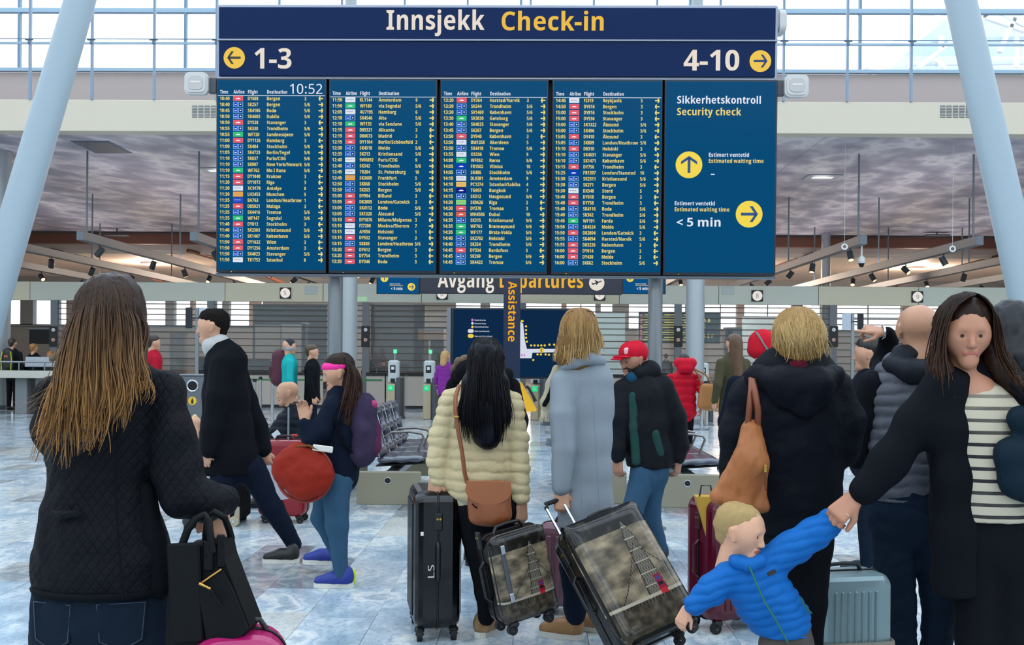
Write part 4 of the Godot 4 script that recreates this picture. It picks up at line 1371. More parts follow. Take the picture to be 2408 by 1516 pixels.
# hand: wrist, direction of the fingers, back of the hand, thumb on which side (+1: along fwd x back), curl 0 to 1
func hand_bones(w: Vector3, fwd: Vector3, back: Vector3, thumb: float, curl: float, size := 1.0, pointing := false) -> Array:
	var o := []
	fwd = fwd.normalized()
	var side := fwd.cross(back).normalized() * thumb
	back = side.cross(fwd).normalized() * thumb
	var put := func(a: Vector3, b: Vector3, ra: float, rb: float, k := 0.006) -> void:
		o.append([a, b, ra * size, rb * size, Vector3.ONE, k * size])
	var kn := w + fwd * 0.085 * size
	for j in 4:
		var across := side * (0.031 - 0.0205 * j) * size
		put.call(w + across * 0.55, kn + across, 0.019, 0.0125, 0.014)
	for j in 4:
		var across := side * (0.031 - 0.0205 * j) * size
		var p := kn + across - fwd * absf(j - 1.3) * 0.004 * size
		var len: float = [0.075, 0.084, 0.078, 0.06][j] * size
		var d := fwd
		for g in 3:
			d = d.rotated(side * thumb, -(0.02 if pointing and j == 0 else curl) * [1.1, 1.5, 1.0][g])
			var e: Vector3 = p + d * len * [0.46, 0.30, 0.24][g]
			put.call(p, e, [0.0098, 0.0092, 0.0084][g], [0.0092, 0.0084, 0.0075][g], 0.004)
			p = e
	var tb := w + fwd * 0.022 * size + side * 0.026 * size
	var td := (fwd * 0.75 + side * 0.65 - back * (0.25 + 0.5 * curl)).normalized()
	var tm := tb + td * 0.042 * size
	var te := tm + (td * 0.75 + fwd * 0.3 - side * 0.45 * curl).normalized() * 0.034 * size
	put.call(tb, tm, 0.0165, 0.0125, 0.012)
	put.call(tm, te, 0.0122, 0.0102, 0.004)
	put.call(te, te + (te - tm).normalized() * 0.016 * size, 0.0102, 0.0085, 0.004)
	return o

# hair: strands laid between guide lines (each guide a list of [px, py, towards]), roots to tips
func hair_cap(head: Vector3, turn: Basis, size := 1.0, thick := 0.0) -> Array:
	return [[head + turn * (Vector3(0, 0.038, -0.036) * size), head + turn * (Vector3(0, 0.05, -0.01) * size), (0.09 + thick) * size, (0.088 + thick) * size, Vector3.ONE, 0.03], [head + turn * (Vector3(0, 0.055, -0.02) * size), head + turn * (Vector3(0, 0.066, 0.02) * size), (0.084 + thick) * size, (0.074 + thick) * size, Vector3.ONE, 0.03]]

func strands(guides: Array, d: float, o: Vector3, n: int, r: float, roots: Color, tips: Color, sd: int, wave := 0.004, loose := 0.02, steps := 14, short := 0.75, caps := []) -> ArrayMesh:
	var g := []
	for line: Array in guides:
		g.append(pix(line, d, o))
	rng.seed = sd
	var b := mb()
	var pts: int = g[0].size()
	for k in n:
		var u := (k + rng.randf()) / n * (g.size() - 1)
		var i := mini(int(u), g.size() - 2)
		var f := u - i
		var path := []
		var stop := rng.randf_range(short, 1.0) * (0.9 + 0.1 * sin(u * 4.1 + sd))
		var ph := sin(u * 3.7) * 4.0 + u * 2.0 + rng.randf() * 0.9
		var gold := rng.randf()
		var off := Vector3(rng.randfn(), rng.randfn() * 0.3, rng.randfn()) * loose * 0.5
		var lift := rng.randf_range(-0.012, 0.012)
		for q in steps + 1:
			var t := float(q) / steps * stop
			var w := t * (pts - 1)
			var j := mini(int(w), pts - 2)
			var e := w - j
			var line := []
			for s in 2:
				var c: Array = g[i + s]
				line.append((c[j] as Vector3).cubic_interpolate(c[j + 1], c[maxi(j - 1, 0)], c[mini(j + 2, pts - 1)], e))
			var p: Vector3 = (line[0] as Vector3).lerp(line[1], f)
			p += off * t + Vector3(sin(ph + t * 9.0) * wave, 0, cos(ph + t * 7.0) * wave + lift) * (0.3 + t)
			for c: Array in caps:  # lie on the hair that covers the skull
				var near := Geometry3D.get_closest_point_to_segment(p, c[0], c[1])
				var out: float = c[2] + 0.0015 + absf(lift) * 0.4
				if p.distance_to(near) < out:
					p = near + (p - near).normalized() * out
			path.append(p)
		var v := rng.randf_range(0.65, 1.3)
		var first := b.p.size()
		var radii := []
		for q in steps + 1:
			radii.append(r * (1.0 - 0.75 * pow(float(q) / steps, 2.0)) * (0.6 if q == 0 else 1.0))
		b.tube(path, radii, 4, false)
		for q in range(first, b.p.size()):
			var c := roots.lerp(tips, smoothstep(0.1, 1.0, float((q - first) / 4) / steps) * (0.35 + 0.65 * gold))
			b.c[q] = Color(c.r * v, c.g * v, c.b * v)
	return b.mesh()

func hair_mat(rough := 0.42) -> StandardMaterial3D:
	if not M.has("hair"):
		var m := StandardMaterial3D.new()
		m.vertex_color_use_as_albedo = true
		m.roughness = rough
		m.metallic_specular = 0.3
		M.hair = m
	return M.hair

func lin(h: String) -> Color:
	return Color(h).srgb_to_linear()

func skin(h: String) -> StandardMaterial3D:
	var key := "skin" + h
	if not M.has(key):
		var m := hexmat(h, 0.5)
		m.subsurf_scatter_enabled = true
		m.subsurf_scatter_strength = 0.08
		M[key] = m
	return M[key]

# quilted ridges across y, deeper where the filling bulges
func ridges(pitch: float, depth: float, y0: float, rough := 0.004, lean := 0.0) -> Callable:
	var n := FastNoiseLite.new()
	n.frequency = 9.0
	n.fractal_octaves = 2
	return func(p: Vector3, m: Vector3) -> float:
		var w := n.get_noise_3dv(p)
		var y := p.y - y0 + w * 0.012 + lean * p.x
		return depth * (sqrt(absf(sin(PI * y / pitch))) - 1.0) + w * rough

func folds(depth: float, freq := 6.0, stretch := Vector3(1, 0.5, 1), sd := 1) -> Callable:
	var n := FastNoiseLite.new()
	n.frequency = freq
	n.fractal_octaves = 3
	n.seed = sd
	return func(p: Vector3, m: Vector3) -> float: return n.get_noise_3dv(p * stretch) * depth

# a person: garments is a list of [name, material, cell, displacement, [[q, k, points], ...], label]; the body runs continuously under them
func person(label: String, d: float, px: float, garments: Array, skin_m: Material, extra: Array, group := "", fine := 0.006, shrink := 0.7) -> Node3D:
	var o := at(px, 840, d)
	o.y = 0.0
	var t := thing("person", label, "person", o, group)
	var under := []
	var b := mb()
	for g: Array in garments:
		var bones := []
		var hem: float = at(px, g[6], d).y if g.size() > 6 else -1.0
		for c: Array in g[4]:
			bones.append_array(chain(c[2], d, o, c[0], c[1]))
			if g[0] in ["jacket", "coat", "trousers", "jeans", "shirt"]:
				for e: Array in chain(c[2], d, o, c[0], c[1], shrink):
					for q in 2:
						e[q].y = maxf(e[q].y, hem + e[2 + q] + 0.02)
					under.append(e)
		part(t, g[0], soft(bones, g[2], g[3], null, at(px, g[6], d).y if g.size() > 6 else null), g[1], Transform3D(), g[5] if g.size() > 5 else "")
	Field.new(under, 0.024).into(b)
	if extra:
		var shifted := extra.map(func(e): return [e[0] - o, e[1] - o] + e.slice(2))
		# heads and hands lie apart: one grid for each list of bones that touch
		var lists := []
		for e: Array in shifted:
			var home := -1
			for l in lists.size():
				if lists[l].any(func(q): return minf(minf((q[0] as Vector3).distance_to(e[0]), (q[1] as Vector3).distance_to(e[0])), minf((q[0] as Vector3).distance_to(e[1]), (q[1] as Vector3).distance_to(e[1]))) < 0.13):
					home = l
					break
			if home < 0:
				lists.append([e])
			else:
				lists[home].append(e)
		for l: Array in lists:
			Field.new(l, fine).into(b)
	part(t, "body", b.mesh(), skin_m)
	return t

# shoe with its heel at o, toe along dir; parts upper, sole and laces
func shoe(t: Node3D, heel: Vector3, dir: Vector3, len: float, upper: Material, sole: Material, lace: Material, high := 0.1, cell := 0.008) -> void:
	dir.y = 0
	dir = dir.normalized()
	var x := Transform3D(Basis(dir, Vector3.UP, dir.cross(Vector3.UP)), heel)
	var k := len / 0.28
	var bones := []
	for a: Array in [[0.045, 0.065, 0.05, 0.06, 0.040, 0.043], [0.05, high, 0.06, 0.06, 0.040, 0.043], [0.06, 0.06, 0.14, 0.055, 0.043, 0.044], [0.14, 0.055, 0.235, 0.04, 0.044, 0.034]]:
		bones.append([x * Vector3(a[0] * k, a[1], 0), x * Vector3(a[2] * k, a[3], 0), a[4], a[5], Vector3.ONE, 0.03])
	var root := part(t, "shoe", soft(bones, cell, null, null, heel.y + 0.026), upper)
	var foot := PackedVector2Array()
	for a: Array in [[0.0, -0.018], [0.0, 0.018], [0.03, 0.036], [0.09, 0.034], [0.17, 0.046], [0.22, 0.044], [0.262, 0.026], [0.275, 0.0], [0.262, -0.026], [0.22, -0.044], [0.17, -0.046], [0.09, -0.034], [0.03, -0.036]]:
		foot.append(Vector2(a[0] * k, a[1]))
	part(root, "sole", mb().prism(foot, 0.03, x * Transform3D(Basis(Vector3.RIGHT, -PI / 2), Vector3(0, 0.0155, 0))).mesh(), sole)
	if lace:
		var l := mb()
		for j in 4:
			var p := 0.11 + 0.026 * j
			l.tube([x * Vector3(p * k, 0.092 - 0.008 * j, -0.03), x * Vector3((p + 0.008) * k, 0.104 - 0.008 * j, 0), x * Vector3(p * k, 0.092 - 0.008 * j, 0.03)], [0.0035], 5)
		part(root, "laces", l.mesh(), lace)

# ---------- travellers ----------
const ROUND := Vector3.ONE
const FLAT := Vector3(1, 1, 1.45)

func facing(yaw: float, pitch := 0.0, roll := 0.0) -> Basis:
	return Basis(Vector3.UP, deg_to_rad(yaw)) * Basis(Vector3.RIGHT, deg_to_rad(pitch)) * Basis(Vector3.BACK, deg_to_rad(roll))

func wear() -> void:
	M.quilt = quilt_relief()
	M.denim = cloth("16222f", "fine", 0.08, Vector3(14, 14, 14), 0.1)
	M.denim2 = cloth("122030", "fine", 0.08, Vector3(14, 14, 14), 0.1)
	M.denim_blue = cloth("35556e", "fine", 0.08, Vector3(14, 14, 14), 0.1)
	M.black_cloth = cloth("0b0d12", "weave", 0.15, Vector3(3, 3, 3), 0.12)
	M.black_wool = cloth("0c0e14", "fine", 0.1, Vector3(10, 10, 10), 0.2)
	M.navy_cloth = cloth("0d1626", "weave", 0.15, Vector3(3, 3, 3), 0.12)
	M.white_rubber = hexmat("d9d6cc", 0.6)
	M.light_skin = skin("c99678")
	M.tan = relief(hexmat("8a4c26", 0.45), M.fine, 0.04, Vector3(8, 8, 8))

func quilt_relief() -> ImageTexture:
	var im := Image.create_empty(128, 128, false, Image.FORMAT_L8)
	for y in 128:
		for x in 128:
			var a := absf(fposmod(x + y, 64.0) / 64.0 - 0.5) * 2.0
			var b := absf(fposmod(x - y, 64.0) / 64.0 - 0.5) * 2.0
			var v := sqrt(1.0 - pow(maxf(a, b), 6.0)) * (1.0 - 0.2 * maxf(a, b))
			im.set_pixel(x, y, Color(v, v, v))
	return ImageTexture.create_from_image(im)

func eyes(t: Node3D, c: Vector3, turn: Basis, size: float, brow: Color) -> void:
	for s: float in [-1.0, 1.0]:
		var e := part(t, "eye", mb().lathe([Vector2(0, -0.012), Vector2(0.0085, -0.0085), Vector2(0.012, 0), Vector2(0.0085, 0.0085), Vector2(0, 0.012)], 12, Transform3D(turn.scaled(Vector3.ONE * size), c + turn * (Vector3(s * 0.031, 0.005, 0.0735) * size) - t.position)).mesh(), hexmat("b9aea6", 0.25))
		part(e, "iris", mb().cyl(c + turn * (Vector3(s * 0.031, 0.005, 0.083) * size) - t.position, c + turn * (Vector3(s * 0.031, 0.005, 0.0862) * size) - t.position, 0.0068 * size, 10).mesh(), hexmat("2b2019", 0.2))
		part(t, "eyebrow", mb().tube([c + turn * (Vector3(s * 0.016, 0.028, 0.0925) * size) - t.position, c + turn * (Vector3(s * 0.034, 0.033, 0.088) * size) - t.position, c + turn * (Vector3(s * 0.05, 0.028, 0.075) * size) - t.position], [0.0035 * size, 0.0035 * size, 0.002 * size], 6).mesh(), mat(brow, 0.7))
	part(t, "lips", soft([[c + turn * (Vector3(-0.021, -0.058, 0.0845) * size) - t.position, c + turn * (Vector3(0.021, -0.058, 0.0845) * size) - t.position, 0.0075 * size, 0.0075 * size, ROUND, 0.004], [c + turn * (Vector3(-0.016, -0.067, 0.0825) * size) - t.position, c + turn * (Vector3(0.016, -0.067, 0.0825) * size) - t.position, 0.0072 * size, 0.0072 * size, ROUND, 0.004]], 0.003), hexmat("a8604f", 0.45))

func make_quilted_woman() -> void:
	var d := 3.16
	var jm := cloth("0e0f14", "quilt", 0.4, Vector3(17, 12, 17), 0.1, 0.62)
	var head := at(266, 753, d)
	var hand := hand_bones(at(500, 1196, d, -0.07), Vector3(-0.12, -1, 0.12), Vector3(0.3, 0.1, 0.9), 1, 0.8)
	var t := person("woman with long light brown hair in a black quilted jacket and dark jeans", d, 245, [
		["jacket", jm, 0.0115, folds(0.012, 7.0, Vector3(1, 0.8, 1), 3), [
			[FLAT, 0.05, [[262, 880, 0, 62], [262, 930, 0, 118], [252, 1000, 0, 126], [238, 1090, 0, 112], [233, 1150, 0, 110], [235, 1230, 0, 130], [243, 1320, 0, 156], [246, 1420, 0, 160]]],
			[ROUND, 0.03, [[385, 925, 0, 54], [405, 1020, 0.02, 53], [424, 1110, 0.02, 54], [438, 1160, 0.03, 50], [480, 1176, 0.0, 46], [510, 1184, -0.06, 39]]],
			[ROUND, 0.03, [[128, 930, 0, 46], [116, 1010, -0.02, 46], [128, 1090, -0.08, 42], [165, 1130, -0.22, 36]]]], "black diamond quilted jacket", 1384],
		["jeans", M.denim, 0.014, folds(0.008, 9.0, Vector3(1, 1, 1), 8), [
			[FLAT, 0.04, [[243, 1375, 0, 150], [243, 1420, 0, 158]]],
			[Vector3(1, 1, 1.15), 0.03, [[164, 1410, 0, 84], [160, 1500, 0, 83], [165, 1700, 0, 62], [165, 1890, 0, 46]]],
			[Vector3(1, 1, 1.15), 0.03, [[322, 1410, 0, 84], [322, 1500, 0, 83], [318, 1700, 0, 62], [318, 1890, 0, 46]]]]],
	], M.light_skin, head_bones(head, facing(180, -6), 1.0) + hand)
	var o := t.position
	part(t, "jacket_hem", mb().tube(loop(at(246, 1378, d) - o, 161 / 741.0, 0.153, 24), [0.012], 6).mesh(), M.black_cloth)
	part(t, "side_panel", soft(chain([[352, 1150, 0.03, 22], [368, 1260, 0.04, 30], [385, 1370, 0.04, 34]], d, o, Vector3(1, 1, 1), 0.02), 0.012), M.black_cloth, Transform3D(), "plain black knit side panel")
	for q in 2:  # back pockets of the jeans
		var c := at([165, 320][q], 1445, d, 0.118) - o
		part(t, "back_pocket", mb().prism(PackedVector2Array([Vector2(-0.075, 0.07), Vector2(0.075, 0.07), Vector2(0.065, -0.05), Vector2(0, -0.085), Vector2(-0.065, -0.05)]), 0.006, Transform3D(Basis(Vector3.UP, [-0.3, 0.3][q]), c)).mesh(), M.denim)
		var stitch := []
		for v: Array in [[-0.07, 0.066], [-0.061, -0.047], [0, -0.08], [0.061, -0.047], [0.07, 0.066], [-0.07, 0.066]]:
			stitch.append(Transform3D(Basis(Vector3.UP, [-0.3, 0.3][q]), c) * Vector3(v[0], v[1], 0.004))
		part(t, "pocket_stitching", mb().tube(stitch, [0.0016], 4).mesh(), hexmat("41505e", 0.8))
	part(t, "back_tab", soft(chain([[168, 1192, 0.122, 9], [195, 1196, 0.138, 10], [232, 1190, 0.146, 10]], d, o, Vector3(1, 1, 1.6), 0.02), 0.009), jm)
	var seams := mb()
	for a: Array in [[[322, 1000, 0.15], [312, 1100, 0.13], [322, 1220, 0.15], [340, 1378, 0.172]]]:
		seams.tube(pix(a, d, o), [0.0035], 5)
	part(t, "back_seams", seams.mesh(), M.black_cloth)
	# hair
	var guides := [
		[[243, 672, 0.04], [196, 745, 0.03], [186, 830, 0.07], [182, 890, 0.11], [172, 950, 0.14], [150, 1010, 0.15]],
		[[246, 670, 0.06], [206, 745, 0.08], [194, 850, 0.13], [190, 930, 0.17], [166, 1000, 0.18], [132, 1056, 0.17]],
		[[252, 668, 0.07], [222, 740, 0.11], [210, 850, 0.17], [206, 930, 0.20], [186, 1010, 0.20], [168, 1080, 0.19]],
		[[257, 666, 0.07], [242, 740, 0.14], [235, 850, 0.19], [222, 930, 0.21], [200, 1015, 0.20], [182, 1098, 0.19]],
		[[265, 665, 0.07], [264, 740, 0.145], [264, 850, 0.20], [258, 930, 0.215], [248, 1010, 0.20], [238, 1092, 0.19]],
		[[273, 666, 0.07], [286, 740, 0.14], [292, 850, 0.19], [290, 930, 0.21], [276, 1005, 0.20], [262, 1060, 0.19]],
		[[280, 668, 0.07], [308, 740, 0.11], [320, 850, 0.17], [326, 920, 0.19], [312, 985, 0.19], [298, 1040, 0.18]],
		[[286, 671, 0.06], [330, 748, 0.08], [346, 840, 0.13], [356, 900, 0.16], [345, 955, 0.17], [318, 1000, 0.17]],
		[[291, 675, 0.04], [346, 762, 0.03], [362, 835, 0.09], [378, 885, 0.12], [380, 915, 0.13], [366, 950, 0.13]]]
	part(t, "hair", soft(hair_cap(head - o, facing(180, -6), 1.0, 0.006) + chain([[266, 760, 0.01, 78], [268, 830, 0.06, 82], [262, 910, 0.09, 80]], d, o, Vector3(1, 1, 1.1), 0.04) + chain([[215, 900, 0.1, 48], [190, 990, 0.11, 34]], d, o) + chain([[320, 880, 0.08, 46], [300, 960, 0.1, 34]], d, o) + chain([[250, 930, 0.11, 50], [240, 1020, 0.11, 34]], d, o), 0.012, folds(0.01, 20.0, Vector3(1, 0.15, 1), 4), func(p): return lin("2e211a")), hair_mat())
	part(t, "hair_strands", strands(guides, d, o, 760, 0.0027, lin("3d2d24"), lin("b07e48"), 12, 0.017, 0.035, 20, 0.72, hair_cap(head - o, facing(180, -6), 1.0, 0.006)), hair_mat())
	part(t, "loose_hairs", strands([[[240, 678, 0.02], [190, 740, 0.02], [172, 820, 0.03], [150, 900, 0.05], [90, 945, 0.08], [32, 962, 0.1]], [[262, 663, 0.0], [185, 735, 0.0], [165, 800, 0.02], [185, 880, 0.05], [175, 960, 0.1], [120, 1010, 0.12]]], d, o, 40, 0.0011, lin("5a3f2a"), lin("b08a5a"), 13, 0.012, 0.08, 16, 0.5), hair_mat())

func loop(c: Vector3, rx: float, rz: float, n: int, a0 := 0.0, a1 := TAU) -> Array:
	var o := []
	for k in n + 1:
		var w := a0 + (a1 - a0) * k / n
		o.append(c + Vector3(cos(w) * rx, 0, sin(w) * rz))
	return o

func make_cream_woman() -> void:
	var d := 5.32
	var jm := cloth("c6b48c", "creases", 0.25, Vector3(5, 5, 5), 0.1, 0.55)
	var head := at(1143, 858, d)
	var h1 := hand_bones(at(1024, 1126, d, 0.03), Vector3(-0.05, -1, 0.1), Vector3(-0.5, 0, 0.8), -1, 0.85)
	var h2 := hand_bones(at(1226, 1180, d, 0.02), Vector3(0.02, -1, 0.08), Vector3(0.7, 0, 0.7), 1, 0.55)
	var t := person("woman with long straight black hair in a cream puffer jacket", d, 1140, [
		["jacket", jm, 0.0078, ridges(0.056, 0.0125, at(0, 1143, d).y, 0.004, 0.05), [
			[FLAT, 0.03, [[1137, 912, 0, 42], [1134, 945, 0, 72], [1130, 1000, 0, 72], [1126, 1060, 0, 70], [1124, 1110, 0, 76], [1123, 1136, 0, 80]]],
			[ROUND, 0.02, [[1062, 942, 0, 30], [1038, 1030, 0, 31], [1030, 1080, 0.02, 27], [1034, 1122, 0.03, 23]]],
			[ROUND, 0.02, [[1204, 948, 0, 29], [1214, 1030, 0, 29], [1220, 1100, 0.02, 26], [1224, 1166, 0.03, 23]]]], "cream quilted puffer jacket"],
		["trousers", M.black_cloth, 0.014, folds(0.006, 10.0), [
			[FLAT, 0.04, [[1138, 1165, 0, 66], [1145, 1200, 0, 68]]],
			[ROUND, 0.03, [[1110, 1195, 0, 44], [1128, 1300, 0, 32], [1142, 1390, 0, 24], [1143, 1452, 0, 20]]],
			[ROUND, 0.03, [[1182, 1195, 0, 42], [1184, 1300, -0.05, 30], [1176, 1380, -0.1, 24], [1170, 1430, -0.12, 20]]]]],
		["shirt", cloth("a3a39b", "fine", 0.1, Vector3(10, 10, 10), 0.2), 0.012, folds(0.004, 14.0), [[FLAT, 0.02, [[1130, 1128, 0, 72], [1130, 1158, 0, 72]]]], "grey marl shirt hem"],
	], M.light_skin, head_bones(head, facing(180, -14), 1.0) + h1 + h2)
	var o := t.position
	var gold := relief(hexmat("b8946a", 0.28, 0.8), M.fine, 0.15, Vector3(16, 16, 16))
	shoe(t, ground(1122, 1500) - o + Vector3(0, 0, 0.0), Vector3(0.55, 0, -0.83), 0.25, gold, M.white_rubber, hexmat("d8cdbb", 0.7))
	shoe(t, ground(1168, 1466) - o, Vector3(0.25, 0, -0.97), 0.25, gold, M.white_rubber, hexmat("d8cdbb", 0.7))
	var guides := [
		[[1128, 806, 0.02], [1108, 850, 0.05], [1094, 910, 0.10], [1080, 960, 0.14], [1072, 995, 0.14], [1068, 1020, 0.13]],
		[[1132, 803, 0.03], [1112, 850, 0.09], [1102, 920, 0.14], [1098, 970, 0.155], [1098, 1010, 0.155], [1104, 1038, 0.15]],
		[[1138, 801, 0.04], [1126, 850, 0.12], [1120, 920, 0.165], [1118, 970, 0.17], [1120, 1010, 0.17], [1124, 1046, 0.165]],
		[[1144, 800, 0.04], [1146, 850, 0.13], [1146, 920, 0.17], [1148, 970, 0.175], [1150, 1010, 0.175], [1150, 1048, 0.17]],
		[[1150, 801, 0.04], [1164, 850, 0.12], [1172, 920, 0.165], [1176, 970, 0.17], [1178, 1010, 0.17], [1174, 1048, 0.165]],
		[[1156, 804, 0.03], [1176, 850, 0.08], [1188, 920, 0.13], [1194, 970, 0.15], [1194, 1000, 0.15], [1190, 1030, 0.15]],
		[[1160, 808, 0.02], [1180, 860, 0.04], [1192, 910, 0.09], [1200, 950, 0.13], [1202, 970, 0.14], [1200, 985, 0.14]]]
	part(t, "hair", soft(hair_cap(head - o, facing(180, -14), 1.0, 0.004) + chain([[1143, 862, 0.02, 45], [1144, 900, 0.06, 44], [1146, 960, 0.1, 42], [1148, 1018, 0.125, 34]], d, o, Vector3(1, 1, 1.25), 0.03) + chain([[1108, 900, 0.06, 22], [1100, 985, 0.11, 16]], d, o) + chain([[1180, 900, 0.06, 20], [1188, 975, 0.11, 14]], d, o), 0.011, folds(0.006, 24.0, Vector3(1, 0.12, 1), 4), func(p): return lin("0b0a0e")), hair_mat())
	part(t, "hair_strands", strands(guides, d, o, 460, 0.0026, lin("0a090d"), lin("120f15"), 22, 0.002, 0.02, 12, 0.86, hair_cap(head - o, facing(180, -14), 1.0, 0.004)), hair_mat())
	# crossbody bag on a leather strap
	var bag := thing("crossbody_bag", "brown leather crossbody bag with rounded flap hanging on the cream jacket", "bag", at(1150, 1230, d, 0.19))
	var bo := bag.position
	var bd := d - 0.2
	part(bag, "pouch", soft(chain([[1116, 1150, 0, 17], [1120, 1212, 0, 19]], bd, bo, ROUND, 0.05) + chain([[1138, 1150, 0, 18], [1140, 1214, 0, 20]], bd, bo, ROUND, 0.05) + chain([[1162, 1150, 0, 18], [1162, 1214, 0, 20]], bd, bo, ROUND, 0.05) + chain([[1184, 1150, 0, 17], [1184, 1211, 0, 19]], bd, bo, ROUND, 0.05), 0.007, folds(0.004, 16.0)), M.tan)
	var flap := PackedVector2Array()
	for k in 13:
		var w := PI + PI * k / 12.0
		flap.append(Vector2(cos(w) * 0.118, sin(w) * 0.078))
	flap.append(Vector2(0.112, 0.045))
	flap.append(Vector2(-0.112, 0.045))
	part(bag, "flap", mb().prism(flap, 0.012, Transform3D(Basis(Vector3.RIGHT, 0.12), at(1150, 1148, bd, 0.052) - bo)).mesh(), relief(hexmat("a2603a", 0.42), M.fine, 0.04, Vector3(8, 8, 8)))
	part(bag, "pull_tab", mb().tube(pix([[1111, 1180, 0.055], [1118, 1186, 0.06], [1124, 1190, 0.06]], bd, bo), [0.004], 5).mesh(), M.black_cloth)
	part(bag, "strap", mb().tube(pix([[1079, 905, -0.03], [1073, 930, 0.05], [1073, 965, 0.07], [1079, 1010, 0.06], [1088, 1060, 0.05], [1094, 1110, 0.04], [1100, 1140, 0.0], [1102, 1158, -0.01]], d - 0.11, bo), [0.011], 6, true, 0.4).mesh(), relief(hexmat("8a4f2c", 0.45), M.fine, 0.04, Vector3(8, 8, 8)))
	part(bag, "strap_buckle", mb().box(at(1075, 978, d - 0.11, 0.075) - bo, Vector3(0.03, 0.012, 0.012), 0.003).box(at(1099, 1150, bd, 0.03) - bo, Vector3(0.018, 0.024, 0.012), 0.003).mesh(), M.gold)

func make_grey_coat_woman() -> void:
	var d := 5.3
	var cm := cloth("8f979e", "fine", 0.1, Vector3(9, 9, 9), 0.35, 0.9)
	var head := at(1362, 793, d)
	var h1 := hand_bones(at(1318, 1150, d, 0.09), Vector3(0.06, -1, 0.12), Vector3(-0.15, 0.1, 1), -1, 0.9)
	var t := person("woman with a blonde bob in a long pale grey wool coat", d, 1370, [
		["coat", cm, 0.0115, folds(0.009, 5.0, Vector3(1, 0.35, 1), 6), [
			[FLAT, 0.04, [[1368, 836, 0, 28], [1370, 862, 0, 46], [1372, 890, 0, 62], [1376, 950, 0, 62], [1376, 1030, 0, 60], [1380, 1110, 0, 58], [1376, 1180, 0, 64], [1371, 1290, 0, 66]]],
			[ROUND, 0.012, [[1322, 898, 0.05, 29], [1320, 970, 0.09, 30], [1325, 1050, 0.1, 27], [1320, 1138, 0.09, 24]]],
			[ROUND, 0.02, [[1412, 892, 0.0, 26], [1418, 970, -0.03, 24], [1414, 1050, -0.1, 20], [1400, 1100, -0.2, 18]]]], "long pale grey wool coat", 1240],
		["jeans", M.denim2, 0.013, folds(0.006, 10.0), [
			[ROUND, 0.03, [[1352, 1215, 0, 34], [1348, 1330, 0, 31], [1352, 1430, 0, 24], [1353, 1448, 0, 23]]],
			[ROUND, 0.03, [[1392, 1215, -0.05, 34], [1396, 1330, -0.06, 30], [1398, 1420, -0.1, 23]]]]],
	], M.light_skin, head_bones(head, facing(172, -12), 1.0) + h1)
	var o := t.position
	var leather := relief(hexmat("a5794f", 0.35, 0.35), M.fine, 0.06, Vector3(10, 10, 10))
	shoe(t, ground(1372, 1503) - o, Vector3(-0.92, 0, -0.3), 0.255, leather, M.white_rubber, hexmat("8d6a4b", 0.6), 0.1)
	shoe(t, ground(1420, 1486) - o, Vector3(-0.9, 0, -0.4), 0.255, leather, M.white_rubber, hexmat("8d6a4b", 0.6), 0.1)
	part(t, "collar", soft(chain([[1330, 862, 0.05, 13], [1350, 850, 0.1, 14], [1385, 842, 0.1, 14], [1412, 848, 0.04, 13]], d, o, ROUND, 0.02), 0.01), cm)
	part(t, "pocket_flap", mb().box(at(1302, 1042, d, 0.03) - o, Vector3(0.09, 0.04, 0.016), 0.006, Basis(Vector3.BACK, -0.35)).mesh(), cm)
	var seam := mb()
	for a: Array in [[[1360, 900, 0.135], [1357, 1000, 0.14], [1362, 1110, 0.14], [1366, 1220, 0.135]], [[1392, 930, 0.13], [1396, 1030, 0.13], [1402, 1130, 0.125], [1408, 1220, 0.11]]]:
		seam.tube(pix(a, d, o), [0.0016], 4)
	part(t, "coat_seams", seam.mesh(), hexmat("7d8893", 0.9))
	var guides := [
		[[1348, 742, 0.0], [1322, 775, 0.0], [1312, 815, 0.02], [1302, 850, 0.05]],
		[[1352, 738, 0.02], [1330, 772, 0.06], [1322, 820, 0.09], [1318, 862, 0.12]],
		[[1358, 736, 0.03], [1346, 772, 0.10], [1342, 820, 0.13], [1340, 858, 0.155]],
		[[1364, 735, 0.03], [1364, 772, 0.11], [1362, 820, 0.14], [1360, 848, 0.16]],
		[[1370, 736, 0.03], [1384, 772, 0.10], [1386, 815, 0.13], [1384, 852, 0.15]],
		[[1376, 738, 0.02], [1400, 775, 0.06], [1406, 810, 0.08], [1402, 832, 0.10]],
		[[1380, 742, 0.0], [1408, 780, 0.0], [1415, 808, 0.02], [1412, 826, 0.05]]]
	part(t, "hair", soft(hair_cap(head - o, facing(172, -12), 1.0, 0.006) + chain([[1363, 790, 0.01, 46], [1360, 815, 0.04, 46], [1356, 836, 0.05, 40]], d, o, Vector3(1, 1, 1.1), 0.03) + chain([[1325, 815, 0.04, 16], [1318, 845, 0.05, 12]], d, o), 0.011, folds(0.006, 24.0, Vector3(1, 0.15, 1), 4), func(p): return lin("7a582f")), hair_mat())
	part(t, "hair_strands", strands(guides, d, o, 460, 0.0026, lin("8a6436"), lin("c9a973"), 32, 0.004, 0.025, 12, 0.82, hair_cap(head - o, facing(172, -12), 1.0, 0.006)), hair_mat())
	var gl := mb()
	gl.tube(pix([[1330, 756, 0.02], [1331, 740, 0.05], [1345, 732, 0.06], [1368, 731, 0.06], [1392, 733, 0.05], [1400, 748, 0.02]], d, o), [0.0022], 5)
	part(t, "glasses", gl.mesh(), M.dark)
	# scarf hanging at her side
	var sc := thing("fringed_scarf", "cream and black fringed scarf hanging beside the grey coat", "scarf", at(1290, 940, d, -0.02))
	var so := sc.position
